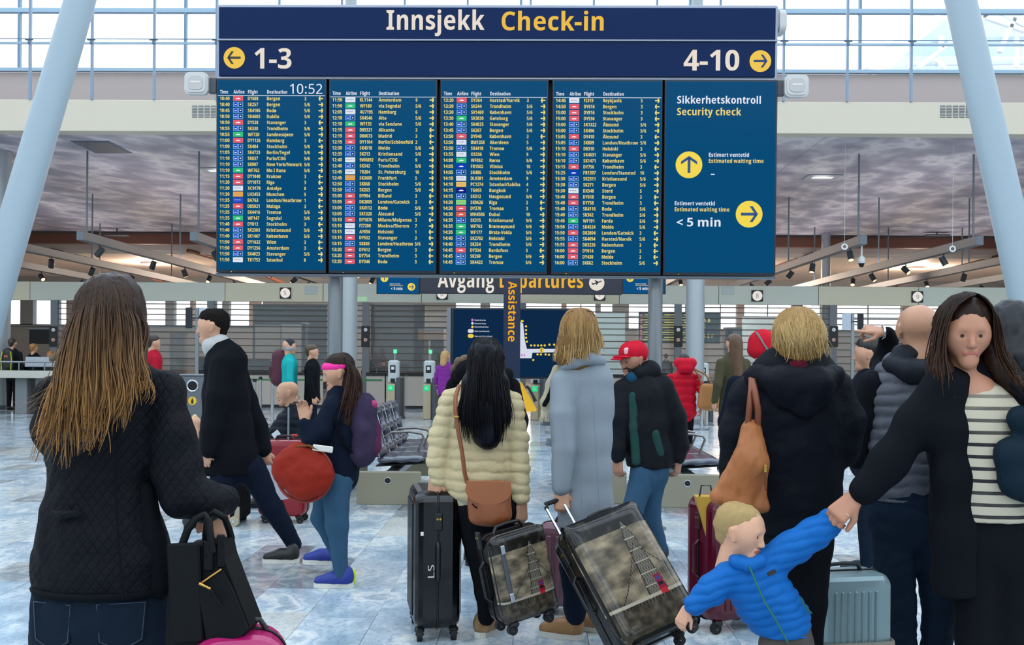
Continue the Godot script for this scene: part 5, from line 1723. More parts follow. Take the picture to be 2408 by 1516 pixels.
	part(sc, "scarf_cloth", soft(chain([[1310, 868, 0.02, 11], [1296, 905, 0.02, 13], [1285, 945, 0.03, 14], [1282, 962, 0.03, 12]], d, so, Vector3(1, 1, 1.6), 0.015), 0.008, folds(0.006, 14.0)), cloth("b9ad92", "weave", 0.2, Vector3(6, 6, 6), 0.2))
	part(sc, "dark_band", soft(chain([[1303, 890, 0.035, 5], [1292, 930, 0.045, 6], [1280, 950, 0.05, 6]], d, so, Vector3(1, 1, 1.6), 0.01), 0.006), M.black_cloth)
	var fr := mb()
	rng.seed = 9
	for k in 16:
		var x := 1270.0 + 1.6 * k
		fr.tube(pix([[x + 2, 962, 0.04], [x + rng.randf_range(-2, 2), 978, 0.045], [x + rng.randf_range(-4, 2), 990, 0.045]], d, so), [0.003, 0.0025, 0.0015], 4)
	part(sc, "fringe", fr.mesh(), hexmat("cfc4a8", 0.9))

func make_black_coat_woman() -> void:
	var d := 4.2
	var cm := cloth("080b14", "creases", 0.35, Vector3(2.2, 2.2, 2.2), 0.12, 0.65)
	var head := at(1876, 812, d)
	var t := person("woman with short blonde hair in a hooded black coat with a tan tote", d, 1870, [
		["coat", cm, 0.0125, folds(0.016, 4.5, Vector3(1, 1.2, 1), 16), [
			[FLAT, 0.05, [[1870, 870, 0, 70], [1868, 920, 0, 112], [1866, 1000, 0, 116], [1870, 1080, 0, 106], [1876, 1150, 0, 98], [1880, 1300, 0, 84]]],
			[ROUND, 0.03, [[1760, 930, 0, 46], [1738, 1010, 0, 44], [1730, 1090, 0.0, 38], [1728, 1170, -0.03, 32]]],
			[ROUND, 0.03, [[1955, 910, 0, 48], [1985, 990, 0, 44], [1985, 1050, 0.0, 40], [1955, 1090, -0.12, 34]]]], "black hooded winter coat", 1255],
		["trousers", M.black_cloth, 0.015, folds(0.008, 8.0), [
			[FLAT, 0.04, [[1880, 1230, 0, 80], [1880, 1270, 0, 80]]],
			[ROUND, 0.03, [[1838, 1260, 0, 44], [1838, 1420, 0, 40], [1840, 1630, 0, 30]]],
			[ROUND, 0.03, [[1908, 1260, 0, 46], [1900, 1420, 0, 42], [1896, 1630, 0, 30]]]]],
	], M.light_skin, head_bones(head, facing(180, -4), 1.0))
	var o := t.position
	part(t, "hood", soft(chain([[1775, 888, 0.05, 30], [1830, 900, 0.14, 38], [1890, 905, 0.15, 40], [1940, 885, 0.08, 32]], d, o, ROUND, 0.04) + chain([[1830, 930, 0.15, 26], [1870, 955, 0.16, 24]], d, o, ROUND, 0.05), 0.0125, folds(0.012, 7.0, ROUND, 18)), cm)
	part(t, "scarf", soft(chain([[1835, 866, 0.05, 16], [1860, 864, 0.1, 18], [1895, 862, 0.08, 15]], d, o, ROUND, 0.02), 0.009, folds(0.006, 20.0)), cloth("5c1526", "fine", 0.2, Vector3(10, 10, 10), 0.3))
	var guides := []
	for a: Array in [[1838, 0.0, 1820, 848], [1846, 0.05, 1830, 858], [1856, 0.085, 1846, 862], [1866, 0.1, 1864, 860], [1876, 0.105, 1882, 862], [1887, 0.1, 1902, 858], [1898, 0.085, 1918, 856], [1908, 0.05, 1930, 846], [1914, 0.0, 1934, 838]]:
		var x: float = a[0]
		guides.append([[1876 + (x - 1876) * 0.35, 742, 0.02], [1876 + (x - 1876) * 1.25, 765, a[1] * 0.8], [1876 + (x - 1876) * 1.5, 805, a[1] + 0.02], [a[2], a[3], a[1] + 0.005]])
	part(t, "hair", soft(hair_cap(head - o, facing(180, -4), 1.0, 0.012) + chain([[1876, 798, 0.0, 58], [1876, 826, 0.015, 54]], d, o, Vector3(1, 1, 1.0), 0.03), 0.011, folds(0.008, 22.0, Vector3(1, 0.2, 1), 4), func(p): return lin("8f6c3c")), hair_mat())
	part(t, "hair_strands", strands(guides, d, o, 620, 0.0028, lin("9a733f"), lin("ccae78"), 42, 0.006, 0.03, 12, 0.6, hair_cap(head - o, facing(180, -4), 1.0, 0.012)), hair_mat())
	# tan tote on her shoulder
	var bag := thing("tote_bag", "tan slouchy leather tote hanging from the black coated shoulder", "bag", at(1745, 1120, d, 0.16))
	var bo := bag.position
	var bd := d - 0.16
	part(bag, "pouch", soft(chain([[1762, 1008, 0, 9], [1750, 1060, 0, 13], [1682, 1164, 0, 11]], bd, bo, ROUND, 0.05) + chain([[1766, 1008, 0, 10], [1760, 1070, 0.02, 18], [1718, 1172, 0.0, 16]], bd, bo, ROUND, 0.05) + chain([[1772, 1010, 0, 9], [1768, 1090, 0.03, 18], [1752, 1182, 0.01, 16]], bd, bo, ROUND, 0.05) + chain([[1780, 1012, 0, 7], [1782, 1090, 0.01, 15], [1794, 1188, 0, 11]], bd, bo, ROUND, 0.05) + chain([[1690, 1172, 0, 12], [1740, 1188, 0, 14], [1790, 1190, 0, 12]], bd, bo, ROUND, 0.04), 0.009, folds(0.009, 12.0, Vector3(1.6, 0.5, 1), 5)), relief(hexmat("a5612f", 0.5), M.fine, 0.05, Vector3(7, 7, 7)))
	part(bag, "strap", mb().tube(pix([[1757, 1018, 0.0], [1757, 960, 0.04], [1764, 915, 0.02], [1775, 890, -0.06]], bd, bo), [0.013], 6, true, 0.35).mesh(), relief(hexmat("7d3f22", 0.5), M.fine, 0.05, Vector3(7, 7, 7)))
	part(bag, "strap", mb().tube(pix([[1781, 1014, 0.0], [1776, 965, 0.05], [1770, 920, 0.04], [1775, 892, -0.05]], bd, bo), [0.013], 6, true, 0.35).mesh(), relief(hexmat("7d3f22", 0.5), M.fine, 0.05, Vector3(7, 7, 7)))
	part(bag, "zip_pull", mb().box(at(1790, 1097, bd, 0.07) - bo, Vector3(0.012, 0.03, 0.008), 0.002).mesh(), M.gold)
	part(bag, "key_loop", mb().tube(pix([[1790, 1104, 0.07], [1788, 1130, 0.075], [1792, 1148, 0.07]], bd, bo), [0.004], 5).mesh(), hexmat("6d3519", 0.5))

func make_pointing_man() -> void:
	var d := 4.6
	var head := at(2157, 778, d)
	var vest := cloth("5a5b63", "fine", 0.05, Vector3(8, 8, 8), 0.15, 0.45)
	var h := hand_bones(at(2108, 778, d, -0.18), Vector3(-1, 0.16, -0.05), Vector3(0.1, 0.8, 0.6), -1, 0.75, 0.85, true)
	var t := person("bald man in a grey ridged down jacket pointing with his hand", d, 2125, [
		["jacket", vest, 0.0085, ridges(0.052, 0.014, at(0, 880, d).y, 0.005, -0.04), [
			[FLAT, 0.04, [[2135, 895, 0, 78], [2130, 940, 0, 92], [2125, 1020, 0, 90], [2122, 1100, 0, 84], [2122, 1200, 0, 78]]],
			[ROUND, 0.03, [[2215, 910, 0, 38], [2235, 1000, 0, 36], [2240, 1090, 0.02, 30]]]], "grey ridged down jacket", 1176],
		["jeans", M.denim2, 0.014, folds(0.01, 11.0, Vector3(0.6, 1.6, 1), 9), [
			[FLAT, 0.04, [[2128, 1165, 0, 80], [2130, 1210, 0, 84]]],
			[Vector3(1, 1, 1.1), 0.03, [[2092, 1215, 0, 50], [2102, 1330, 0, 44], [2112, 1420, 0, 40], [2122, 1550, 0, 34]]],
			[Vector3(1, 1, 1.1), 0.03, [[2175, 1215, 0, 48], [2200, 1330, 0, 42], [2212, 1400, 0, 42], [2200, 1550, 0, 34]]]]],
	], skin("bd8a6c"), head_bones(head, facing(176, -2), 1.04) + h)
	var o := t.position
	part(t, "sleeve", soft(chain([[2052, 905, 0, 34], [2026, 990, 0, 32], [2020, 1080, -0.02, 26]], d, o, ROUND, 0.03), 0.012, folds(0.008, 9.0)), M.black_cloth)
	part(t, "raised_sleeve", soft(chain([[2085, 900, -0.08, 30], [2120, 860, -0.25, 27], [2130, 800, -0.22, 22], [2120, 782, -0.19, 18]], d, o, ROUND, 0.02), 0.012, folds(0.006, 9.0)), M.black_cloth)
	part(t, "hood", soft(chain([[2088, 858, 0.04, 22], [2120, 872, 0.12, 26], [2165, 872, 0.12, 26], [2200, 852, 0.04, 20]], d, o, ROUND, 0.03) + chain([[2112, 832, 0.03, 22], [2185, 832, 0.03, 22]], d, o, ROUND, 0.03), 0.012, folds(0.006, 9.0)), cloth("1b1e25", "fine", 0.05, Vector3(8, 8, 8), 0.1, 0.5))
	part(t, "wrist_watch", mb().tube(ring_path(at(2109, 779, d, -0.18) - o, 0.03, Vector3.RIGHT, 14), [0.006], 6).mesh(), M.chrome)

func ring_path(c: Vector3, r: float, axis: Vector3, n: int) -> Array:
	var a := axis.cross(Vector3.UP if absf(axis.y) < 0.8 else Vector3.RIGHT).normalized()
	var b := axis.cross(a).normalized()
	var o := []
	for k in n + 1:
		o.append(c + (a * cos(TAU * k / n) + b * sin(TAU * k / n)) * r)
	return o

func make_mother() -> void:
	var d := 3.75
	var head := at(2268, 790, d)
	var turn := facing(-8, 4)
	var h := hand_bones(at(2003, 1172, d, 0.02), Vector3(-0.75, -0.65, 0.1), Vector3(-0.3, 0.5, 0.8), -1, 0.7)
	var t := person("brown haired mother in an open black coat and striped shirt holding the boy's hand", d, 2300, [
		["shirt", striped(), 0.0115, folds(0.006, 6.0), [[FLAT, 0.05, [[2300, 940, 0.0, 44], [2305, 985, 0.02, 86], [2312, 1040, 0.03, 92], [2318, 1120, 0.03, 96], [2325, 1260, 0.03, 98]]]], "cream shirt with thin black stripes", 1218],
		["coat", M.black_wool, 0.012, folds(0.008, 5.0, Vector3(1, 0.5, 1), 26), [
			[ROUND, 0.04, [[2215, 915, 0.0, 48], [2150, 1000, 0.01, 46], [2085, 1085, 0.02, 42], [2026, 1150, 0.03, 36]]],
			[Vector3(1, 1, 1.1), 0.05, [[2222, 910, 0.02, 42], [2222, 1010, 0.05, 42], [2226, 1120, 0.06, 44], [2232, 1250, 0.05, 50], [2236, 1440, 0.04, 50]]],
			[ROUND, 0.05, [[2300, 905, -0.09, 82], [2310, 1050, -0.1, 92], [2320, 1200, -0.1, 96], [2322, 1440, -0.1, 98]]],
			[ROUND, 0.05, [[2400, 920, 0.0, 46], [2432, 1010, 0.02, 44], [2440, 1110, 0.05, 38]]],
			[Vector3(1, 1, 1.1), 0.05, [[2405, 930, 0.03, 32], [2430, 1080, 0.05, 36], [2440, 1300, 0.04, 44]]]], "open black wool coat", 1392],
		["trousers", M.black_cloth, 0.015, folds(0.006, 8.0), [
			[FLAT, 0.04, [[2325, 1190, 0.02, 92], [2325, 1270, 0.02, 96]]],
			[ROUND, 0.03, [[2282, 1270, 0.02, 52], [2290, 1500, 0.02, 44], [2290, 1720, 0.0, 32]]],
			[ROUND, 0.03, [[2375, 1270, 0.02, 52], [2370, 1500, 0.02, 44], [2365, 1720, 0.0, 32]]]]],
	], skin("b97f62"), head_bones(head, turn, 1.02) + chain([[2275, 880, -0.02, 36], [2290, 930, 0.0, 52], [2300, 960, 0.02, 60]], d, Vector3.ZERO, Vector3(1, 1, 1.2), 0.03) + h)
	eyes(t, head, turn, 1.02, Color("3a2a20"))
	var o := t.position
	part(t, "ring", mb().tube(ring_path(at(1984, 1206, d, 0.045) - o, 0.011, Vector3(-0.7, -0.7, 0), 12), [0.002], 5).mesh(), M.chrome)
	part(t, "hair", soft([hair_cap(head - o, turn, 1.02, 0.006)[0], [head - o + turn * Vector3(0, 0.07, -0.03), head - o + turn * Vector3(0, 0.078, 0.0), 0.08, 0.07, ROUND, 0.03]] + chain([[2328, 790, -0.02, 24], [2345, 860, 0.02, 28], [2375, 910, 0.05, 22]], d, o, ROUND, 0.03) + chain([[2212, 790, -0.02, 14], [2208, 870, 0.03, 20], [2215, 930, 0.06, 14]], d, o, ROUND, 0.03), 0.011, folds(0.008, 22.0, Vector3(1, 0.2, 1), 4), func(p): return lin("2a1a14")), hair_mat())
	part(t, "hair_strands", strands([
		[[2272, 713, 0.05], [2218, 745, 0.08], [2203, 830, 0.06], [2205, 890, 0.07], [2212, 945, 0.09]],
		[[2276, 711, 0.03], [2214, 742, 0.02], [2196, 830, 0.02], [2192, 890, 0.04], [2190, 925, 0.06]],
		[[2280, 711, 0.02], [2240, 735, -0.08], [2225, 820, -0.1], [2220, 880, -0.08], [2215, 920, -0.05]],
		[[2284, 711, 0.02], [2300, 735, -0.1], [2330, 820, -0.1], [2360, 880, -0.08], [2390, 910, -0.05]],
		[[2284, 712, 0.03], [2328, 750, 0.02], [2348, 830, 0.03], [2380, 890, 0.05], [2425, 915, 0.07]],
		[[2282, 713, 0.05], [2322, 745, 0.08], [2338, 830, 0.07], [2360, 890, 0.08], [2372, 930, 0.1]]], d, o, 460, 0.0030, lin("2a1b14"), lin("55392a"), 52, 0.006, 0.03, 12, 0.8, hair_cap(head - o, turn, 1.02, 0.006)), hair_mat())
	var bag := thing("shoulder_bag", "dark teal shoulder bag at the striped shirt", "bag", at(2385, 1070, d, 0.16))
	var bo := bag.position
	part(bag, "pouch", soft(chain([[2400, 985, 0, 34], [2450, 985, 0, 34]], d - 0.16, bo, Vector3(1, 1, 1.3), 0.04) + chain([[2382, 1070, 0, 44], [2450, 1080, 0, 44]], d - 0.16, bo, Vector3(1, 1, 1.3), 0.04) + chain([[2392, 1130, 0, 44], [2450, 1150, 0, 44]], d - 0.16, bo, Vector3(1, 1, 1.3), 0.04), 0.012, folds(0.008, 7.0)), cloth("0d1f2a", "weave", 0.15, Vector3(4, 4, 4), 0.15, 0.6))
	part(bag, "strap", mb().tube(pix([[2415, 960, 0], [2400, 930, 0.02], [2392, 905, -0.05]], d - 0.16, bo), [0.015], 6, true, 0.4).mesh(), M.black_cloth)

func striped() -> StandardMaterial3D:
	var im := Image.create_empty(8, 128, false, Image.FORMAT_RGB8)
	im.fill(Color("bfb39b"))
	im.fill_rect(Rect2i(0, 40, 8, 38), Color("12131a"))
	var m := StandardMaterial3D.new()
	m.albedo_texture = ImageTexture.create_from_image(im)
	m.uv1_triplanar = true
	m.uv1_scale = Vector3(1, 23, 1)
	m.roughness = 0.85
	return m

func make_boy() -> void:
	var d := 3.8
	var head := at(1742, 1254, d)
	var turn := facing(58, 8, -4)
	var jm := cloth("1262ac", "fine", 0.06, Vector3(10, 10, 10), 0.15, 0.5)
	var h1 := hand_bones(at(1612, 1428, d, 0.03), Vector3(-0.45, -0.9, 0.1), Vector3(-0.6, 0.2, 0.8), -1, 0.45, 0.6)
	var h2 := hand_bones(at(1964, 1216, d, 0.02), Vector3(0.8, 0.55, 0.0), Vector3(0.3, -0.2, 0.9), 1, 0.8, 0.55)
	var sm := skin("d6a080")
	var t := person("toddler boy in a bright blue puffer jacket leaning from his mother's hand", d, 1800, [
		["jacket", jm, 0.007, ridges(0.036, 0.008, 0.0, 0.004, -0.25), [
			[Vector3(1, 1, 1.25), 0.03, [[1746, 1314, 0, 40], [1768, 1362, 0, 66], [1800, 1410, 0, 70], [1835, 1455, 0, 66], [1848, 1530, 0, 64]]],
			[ROUND, 0.02, [[1708, 1352, 0.02, 36], [1668, 1385, 0.03, 34], [1630, 1415, 0.04, 27]]],
			[ROUND, 0.02, [[1815, 1322, -0.01, 42], [1870, 1285, -0.01, 40], [1920, 1250, 0.0, 36], [1950, 1226, 0.01, 32]]]], "bright blue puffer jacket", 1490],
		["trousers", cloth("574f49", "fine", 0.1, Vector3(10, 10, 10), 0.2), 0.012, folds(0.008, 10.0), [
			[Vector3(1, 1, 1.2), 0.03, [[1848, 1480, 0, 58], [1850, 1520, 0, 58]]],
			[ROUND, 0.03, [[1822, 1520, 0, 36], [1812, 1640, 0.03, 30], [1812, 1730, 0.0, 26]]],
			[ROUND, 0.03, [[1880, 1520, 0, 36], [1900, 1640, -0.03, 30], [1915, 1720, -0.08, 26]]]], "taupe trousers"],
	], sm, head_bones(head, turn, 0.88) + h1 + h2, "", 0.0045)
	eyes(t, head, turn, 0.88, Color("b08a5c"))
	var o := t.position
	part(t, "hair", soft([[head - o + turn * Vector3(0, 0.042, -0.034), head - o + turn * Vector3(0, 0.047, 0.004), 0.074, 0.067, ROUND, 0.02], [head - o + turn * Vector3(0, 0.005, -0.05), head - o + turn * Vector3(0, -0.012, -0.052), 0.058, 0.048, ROUND, 0.02]], 0.006, folds(0.004, 40.0)), cloth("b99a68", "fine", 0.15, Vector3(12, 12, 12), 0.3))
	part(t, "collar", soft(chain([[1716, 1306, 0.0, 12], [1728, 1316, 0.05, 14], [1752, 1320, 0.075, 14], [1778, 1312, 0.06, 13], [1794, 1300, 0.0, 12]], d, o, ROUND, 0.02), 0.007), jm)
	part(t, "zipper", mb().tube(pix([[1748, 1318, 0.105], [1758, 1345, 0.115], [1780, 1395, 0.118], [1808, 1440, 0.116], [1836, 1492, 0.105]], d, o), [0.0055], 6, true, 0.6).mesh(), hexmat("1f6b5a", 0.5))
	part(t, "chest_patch", mb().prism(rounded(0.035, 0.016, 0.006), 0.006, Transform3D(Basis(Vector3.BACK, 0.35) * Basis(Vector3.UP, 0.35), at(1799, 1332, d, 0.105) - o)).mesh(), M.dark)
	part(t, "pocket_zip", mb().tube(pix([[1868, 1392, 0.085], [1880, 1415, 0.085], [1896, 1430, 0.07]], d, o), [0.004], 5).mesh(), hexmat("1f5d4e", 0.5))
	for s in 2:
		shoe(t, Vector3(at([1806, 1905][s], 1700, d).x - o.x, 0.0, [0.03, -0.1][s]), Vector3(0.75, 0, 0.6), 0.15, M.dark, M.white_rubber, null)

func make_cap_man() -> void:
	var d := 7.25
	var head := at(1489, 848, d)
	var turn := facing(-58, 10)
	var dark := cloth("16181d", "creases", 0.25, Vector3(3, 3, 3), 0.1, 0.7)
	var t := person("man in a red cap and dark hooded jacket walking past in jeans", d, 1520, [
		["jacket", dark, 0.014, folds(0.012, 6.0), [
			[Vector3(1, 1, 1.25), 0.04, [[1505, 890, 0, 40], [1512, 930, 0, 56], [1515, 1000, 0, 58], [1525, 1060, 0, 54], [1530, 1130, 0, 54]]],
			[ROUND, 0.03, [[1558, 910, 0, 28], [1588, 980, -0.02, 27], [1602, 1050, -0.04, 21], [1598, 1076, -0.03, 18]]],
			[ROUND, 0.03, [[1465, 915, 0.04, 26], [1452, 980, 0.08, 25], [1448, 1050, 0.1, 19], [1450, 1070, 0.1, 17]]]], "dark grey and black hooded jacket", 1098],
		["jeans", M.denim_blue, 0.016, folds(0.01, 9.0), [
			[Vector3(1, 1, 1.2), 0.04, [[1528, 1085, 0, 46], [1528, 1110, 0, 46]]],
			[ROUND, 0.03, [[1540, 1115, -0.04, 30], [1530, 1205, -0.05, 24], [1556, 1295, -0.1, 17]]],
			[ROUND, 0.03, [[1510, 1115, 0.05, 30], [1482, 1200, 0.12, 24], [1474, 1290, 0.15, 17]]]]],
	], skin("a9785e"), head_bones(head, turn, 1.0) + hand_bones(at(1450, 1076, d, 0.1), Vector3(0, -1, 0.1), Vector3(-0.6, 0, 0.8), 1, 0.5) + hand_bones(at(1597, 1082, d, -0.03), Vector3(-0.1, -1, 0.1), Vector3(0.8, 0, 0.5), -1, 0.5), "", 0.007)
	eyes(t, head, turn, 1.0, Color("2a1d16"))
	var o := t.position
	var red := cloth("c3132c", "fine", 0.05, Vector3(9, 9, 9), 0.1, 0.6)
	part(t, "cap", soft([[head - o + turn * Vector3(0, 0.055, -0.035), head - o + turn * Vector3(0, 0.062, 0.02), 0.09, 0.083, ROUND, 0.02]], 0.009), red, Transform3D(), "red cap")
	part(t, "cap_brim", soft([[head - o + turn * Vector3(-0.045, 0.045, 0.1), head - o + turn * Vector3(0.045, 0.045, 0.1), 0.04, 0.04, Vector3(1, 4, 1), 0.02], [head - o + turn * Vector3(-0.03, 0.035, 0.145), head - o + turn * Vector3(0.03, 0.035, 0.145), 0.03, 0.03, Vector3(1, 4, 1), 0.02]], 0.006), red)
	var lt := mb()
	lt.box(head - o + turn * Vector3(0.045, 0.085, 0.08), Vector3(0.02, 0.05, 0.05), 0.01, turn)
	part(t, "cap_badge", lt.mesh(), hexmat("e3b6ba", 0.6))
	part(t, "beard", soft([[head - o + turn * Vector3(0, -0.055, 0.04), head - o + turn * Vector3(0, -0.085, 0.058), 0.057, 0.034, ROUND, 0.02]], 0.008), hexmat("2b1d17", 0.8))
	part(t, "hood", soft(chain([[1500, 878, 0.06, 18], [1528, 872, 0.0, 24], [1536, 895, -0.05, 26]], d, o, ROUND, 0.03), 0.013, folds(0.006, 9.0)), dark)
	part(t, "neck_tube", soft(chain([[1486, 888, 0.06, 16], [1500, 890, 0.03, 18]], d, o, ROUND, 0.02), 0.01), cloth("1c4a66", "fine", 0.1, Vector3(9, 9, 9), 0.1))
	var teal := cloth("23443f", "creases", 0.2, Vector3(3, 3, 3), 0.1, 0.7)
	part(t, "front_panel", soft(chain([[1485, 930, 0.12, 11], [1486, 1000, 0.128, 11], [1492, 1080, 0.12, 11]], d, o, Vector3(1, 1, 1.6), 0.02), 0.01), teal, Transform3D(), "dark teal front strip")
	part(t, "pocket_panel", soft(chain([[1535, 1015, 0.132, 10], [1547, 1060, 0.125, 10]], d, o, Vector3(1, 1, 1.8), 0.02), 0.01), teal)
	shoe(t, ground(1572, 1318) - o, Vector3(-0.95, 0, 0.25), 0.28, M.dark, M.white_rubber, null)
	shoe(t, ground(1488, 1330) - o + Vector3(0, 0, 0.1), Vector3(-0.95, 0, 0.25), 0.28, M.dark, M.white_rubber, null)

func make_coat_man() -> void:
	var d := 7.2
	var head := at(499, 770, d)
	var turn := facing(-80, 2)
	var t := person("tall dark haired man in a black overcoat striding with a newspaper", d, 540, [
		["coat", M.black_wool, 0.014, folds(0.01, 6.0, Vector3(1, 0.5, 1), 36), [
			[Vector3(1, 1, 1.1), 0.05, [[520, 815, 0, 24], [530, 850, 0, 48], [532, 930, 0, 52], [534, 1010, 0, 58], [535, 1070, 0, 66], [536, 1150, 0, 68]]],
			[ROUND, 0.03, [[535, 855, 0.1, 30], [530, 930, 0.16, 29], [520, 1000, 0.18, 26], [512, 1050, 0.2, 22]]],
			[ROUND, 0.03, [[540, 860, -0.12, 28], [560, 940, -0.18, 27], [590, 1010, -0.18, 24], [608, 1060, -0.14, 20]]]], "black knee length overcoat", 1114],
		["trousers", M.navy_cloth, 0.016, folds(0.008, 8.0), [
			[ROUND, 0.03, [[545, 1085, 0, 40], [575, 1100, 0, 38]]],
			[ROUND, 0.03, [[585, 1100, -0.05, 34], [635, 1195, -0.06, 26], [686, 1285, -0.08, 18]]],
			[ROUND, 0.03, [[540, 1100, 0.08, 34], [520, 1200, 0.1, 26], [500, 1305, 0.1, 18]]]]],
	], M.light_skin, head_bones(head, turn, 1.02) + hand_bones(at(511, 1052, d, 0.2), Vector3(-0.3, -1, 0), Vector3(0, 0, 1), -1, 0.5) + hand_bones(at(609, 1064, d, -0.14), Vector3(0.2, -1, 0), Vector3(0, 0, 1), -1, 0.6), "", 0.007)
	eyes(t, head, turn, 1.02, Color("2a1d16"))
	var o := t.position
	part(t, "hair", soft([[head - o + turn * Vector3(0, 0.055, -0.04), head - o + turn * Vector3(0, 0.062, 0.015), 0.087, 0.078, ROUND, 0.02], [head - o + turn * Vector3(0, 0.0, -0.06), head - o + turn * Vector3(0, -0.03, -0.062), 0.06, 0.045, ROUND, 0.02]], 0.009, folds(0.006, 26.0)), cloth("1d1613", "fine", 0.2, Vector3(12, 12, 12), 0.2))
	part(t, "scarf", soft(chain([[497, 812, 0.04, 18], [516, 806, 0.0, 22], [500, 822, 0.02, 20]], d, o, ROUND, 0.02), 0.012), cloth("b9b7b4", "weave", 0.2, Vector3(6, 6, 6), 0.2))
	shoe(t, ground(704, 1322) - o, Vector3(-0.98, 0, 0.1), 0.27, M.black, M.white_rubber, M.black)
	shoe(t, ground(520, 1335) - o, Vector3(-0.98, 0, 0.1), 0.27, M.black, M.white_rubber, M.black)
	var paper := thing("newspaper", "folded grey newspaper carried by the striding man", "newspaper", at(640, 1130, d, -0.06))
	var po := paper.position
	var b := mb()
	for k in 5:
		var z := 0.004 * k
		b.quad(at(606, 1098, d, -0.06 + z) - po, at(650, 1178, d, -0.06 + z) - po, at(684, 1175, d, -0.1 + z) - po, at(628, 1096, d, -0.1 + z) - po)
	part(paper, "pages", b.mesh(), hexmat("a9a8b2", 0.8))
	part(paper, "fold", mb().cyl(at(606, 1098, d, -0.05) - po, at(650, 1178, d, -0.05) - po, 0.009, 6).mesh(), hexmat("8d8d99", 0.8))

func make_backpack_girl() -> void:
	var d := 6.5
	var head := at(795, 878, d)
	var turn := facing(-75, 12)
	var t := person("girl with a bright pink headband and a backpack walking in jeans and neon trainers", d, 795, [
		["jacket", M.navy_cloth, 0.014, folds(0.01, 8.0), [
			[Vector3(1, 1, 1.1), 0.04, [[800, 930, 0, 30], [802, 965, 0, 44], [798, 1030, 0, 44], [796, 1090, 0, 46], [798, 1118, 0, 46]]],
			[ROUND, 0.03, [[792, 955, 0.1, 25], [765, 1010, 0.14, 24], [744, 1030, 0.16, 20], [731, 992, 0.16, 16]]],
			[ROUND, 0.03, [[800, 955, -0.12, 25], [776, 1030, -0.14, 22], [760, 1080, -0.1, 18]]]], "dark navy jacket"],
		["jeans", M.denim_blue, 0.016, folds(0.008, 9.0), [
			[ROUND, 0.04, [[785, 1115, 0, 42], [800, 1125, 0, 40]]],
			[ROUND, 0.03, [[795, 1130, 0.05, 34], [796, 1230, 0.06, 26], [806, 1345, 0.06, 16]]],
			[ROUND, 0.03, [[770, 1130, -0.06, 34], [752, 1220, -0.08, 26], [784, 1300, -0.1, 17]]]]],
	], M.light_skin, head_bones(head, turn, 0.96) + hand_bones(at(730, 984, d, 0.16), Vector3(-0.15, 1, 0), Vector3(0, 0, -1), -1, 0.35, 0.92), "", 0.007)
	eyes(t, head, turn, 0.96, Color("3a281e"))
	var o := t.position
	part(t, "headband", soft([[head - o + turn * Vector3(0, 0.045, -0.028), head - o + turn * Vector3(0, 0.045, 0.018), 0.084, 0.081, Vector3(1, 1.8, 1), 0.02]], 0.009), hexmat("e8208c", 0.7), Transform3D(), "bright pink headband")
	part(t, "hair", soft([[head - o + turn * Vector3(0, 0.05, -0.04), head - o + turn * Vector3(0, 0.055, 0.0), 0.082, 0.078, ROUND, 0.02]] + chain([[825, 890, 0, 22], [830, 940, 0.02, 24], [822, 990, 0.06, 18]], d, o, ROUND, 0.03), 0.011, folds(0.008, 22.0, Vector3(1, 0.2, 1), 4), func(p): return lin("2a1a15")), hair_mat())
	part(t, "hair_strands", strands([[[812, 838, 0.05], [826, 880, 0.09], [815, 940, 0.13], [800, 990, 0.15]], [[818, 840, 0.03], [840, 885, 0.07], [838, 945, 0.11], [828, 1000, 0.12]], [[818, 842, 0.0], [848, 890, 0.0], [848, 945, 0.03], [838, 990, 0.04]]], d, o, 160, 0.004, lin("2d1c16"), lin("4a3024"), 62, 0.006, 0.03, 8), hair_mat())
	var neon := hexmat("cfe016", 0.55)
	var blue := hexmat("1c2f86", 0.55)
	shoe(t, ground(832, 1380) - o, Vector3(-1, 0, 0.06), 0.265, blue, M.white_rubber, neon)
	part(t, "shoe_heel", soft(chain([[823, 1350, 0.0, 15], [821, 1362, 0.0, 17]], d, o), 0.007), neon, Transform3D(), "neon yellow heel cup")
	var st := mb()
	st.tube(pix([[764, 1372, 0.052], [785, 1356, 0.056], [800, 1358, 0.052]], d, o), [0.004], 5).tube(pix([[776, 1372, 0.054], [796, 1362, 0.056], [806, 1354, 0.05]], d, o), [0.004], 5)
	part(t, "shoe_stripes", st.mesh(), hexmat("e6e2da", 0.5))
	shoe(t, ground(800, 1345) - o + Vector3(0, 0.06, 0), Vector3(-1, 0, 0.06), 0.265, blue, M.white_rubber, neon)
	var bp := thing("backpack", "plum and grey backpack worn by the girl with the pink headband", "backpack", at(858, 1010, d))
	var bo := bp.position
	part(bp, "main_pouch", soft(chain([[850, 955, 0, 32], [856, 1010, 0, 36], [852, 1060, 0, 36]], d, bo, Vector3(1, 1, 0.9), 0.03), 0.013, folds(0.024, 6.0, Vector3(1, 0.7, 1), 9)), cloth("3a3046", "creases", 0.2, Vector3(4, 4, 4), 0.1))
	part(bp, "outer_pocket", soft(chain([[874, 1000, 0, 20], [876, 1050, 0, 22]], d, bo, ROUND, 0.03), 0.012), cloth("5d2a48", "weave", 0.2, Vector3(4, 4, 4), 0.1))
	part(bp, "pink_top", soft(chain([[860, 945, 0.03, 12], [880, 950, 0.03, 10]], d, bo, ROUND, 0.03), 0.01), hexmat("a82a62", 0.6))
	part(bp, "strap", mb().tube(pix([[845, 935, 0.08], [815, 935, 0.13], [795, 970, 0.16], [808, 1030, 0.14], [835, 1060, 0.1]], d, bo), [0.016], 6, true, 0.4).mesh(), M.black_cloth)
	var hb := thing("round_bag", "round red orange bag carried on the girl's arm", "bag", at(712, 1112, d - 0.2))
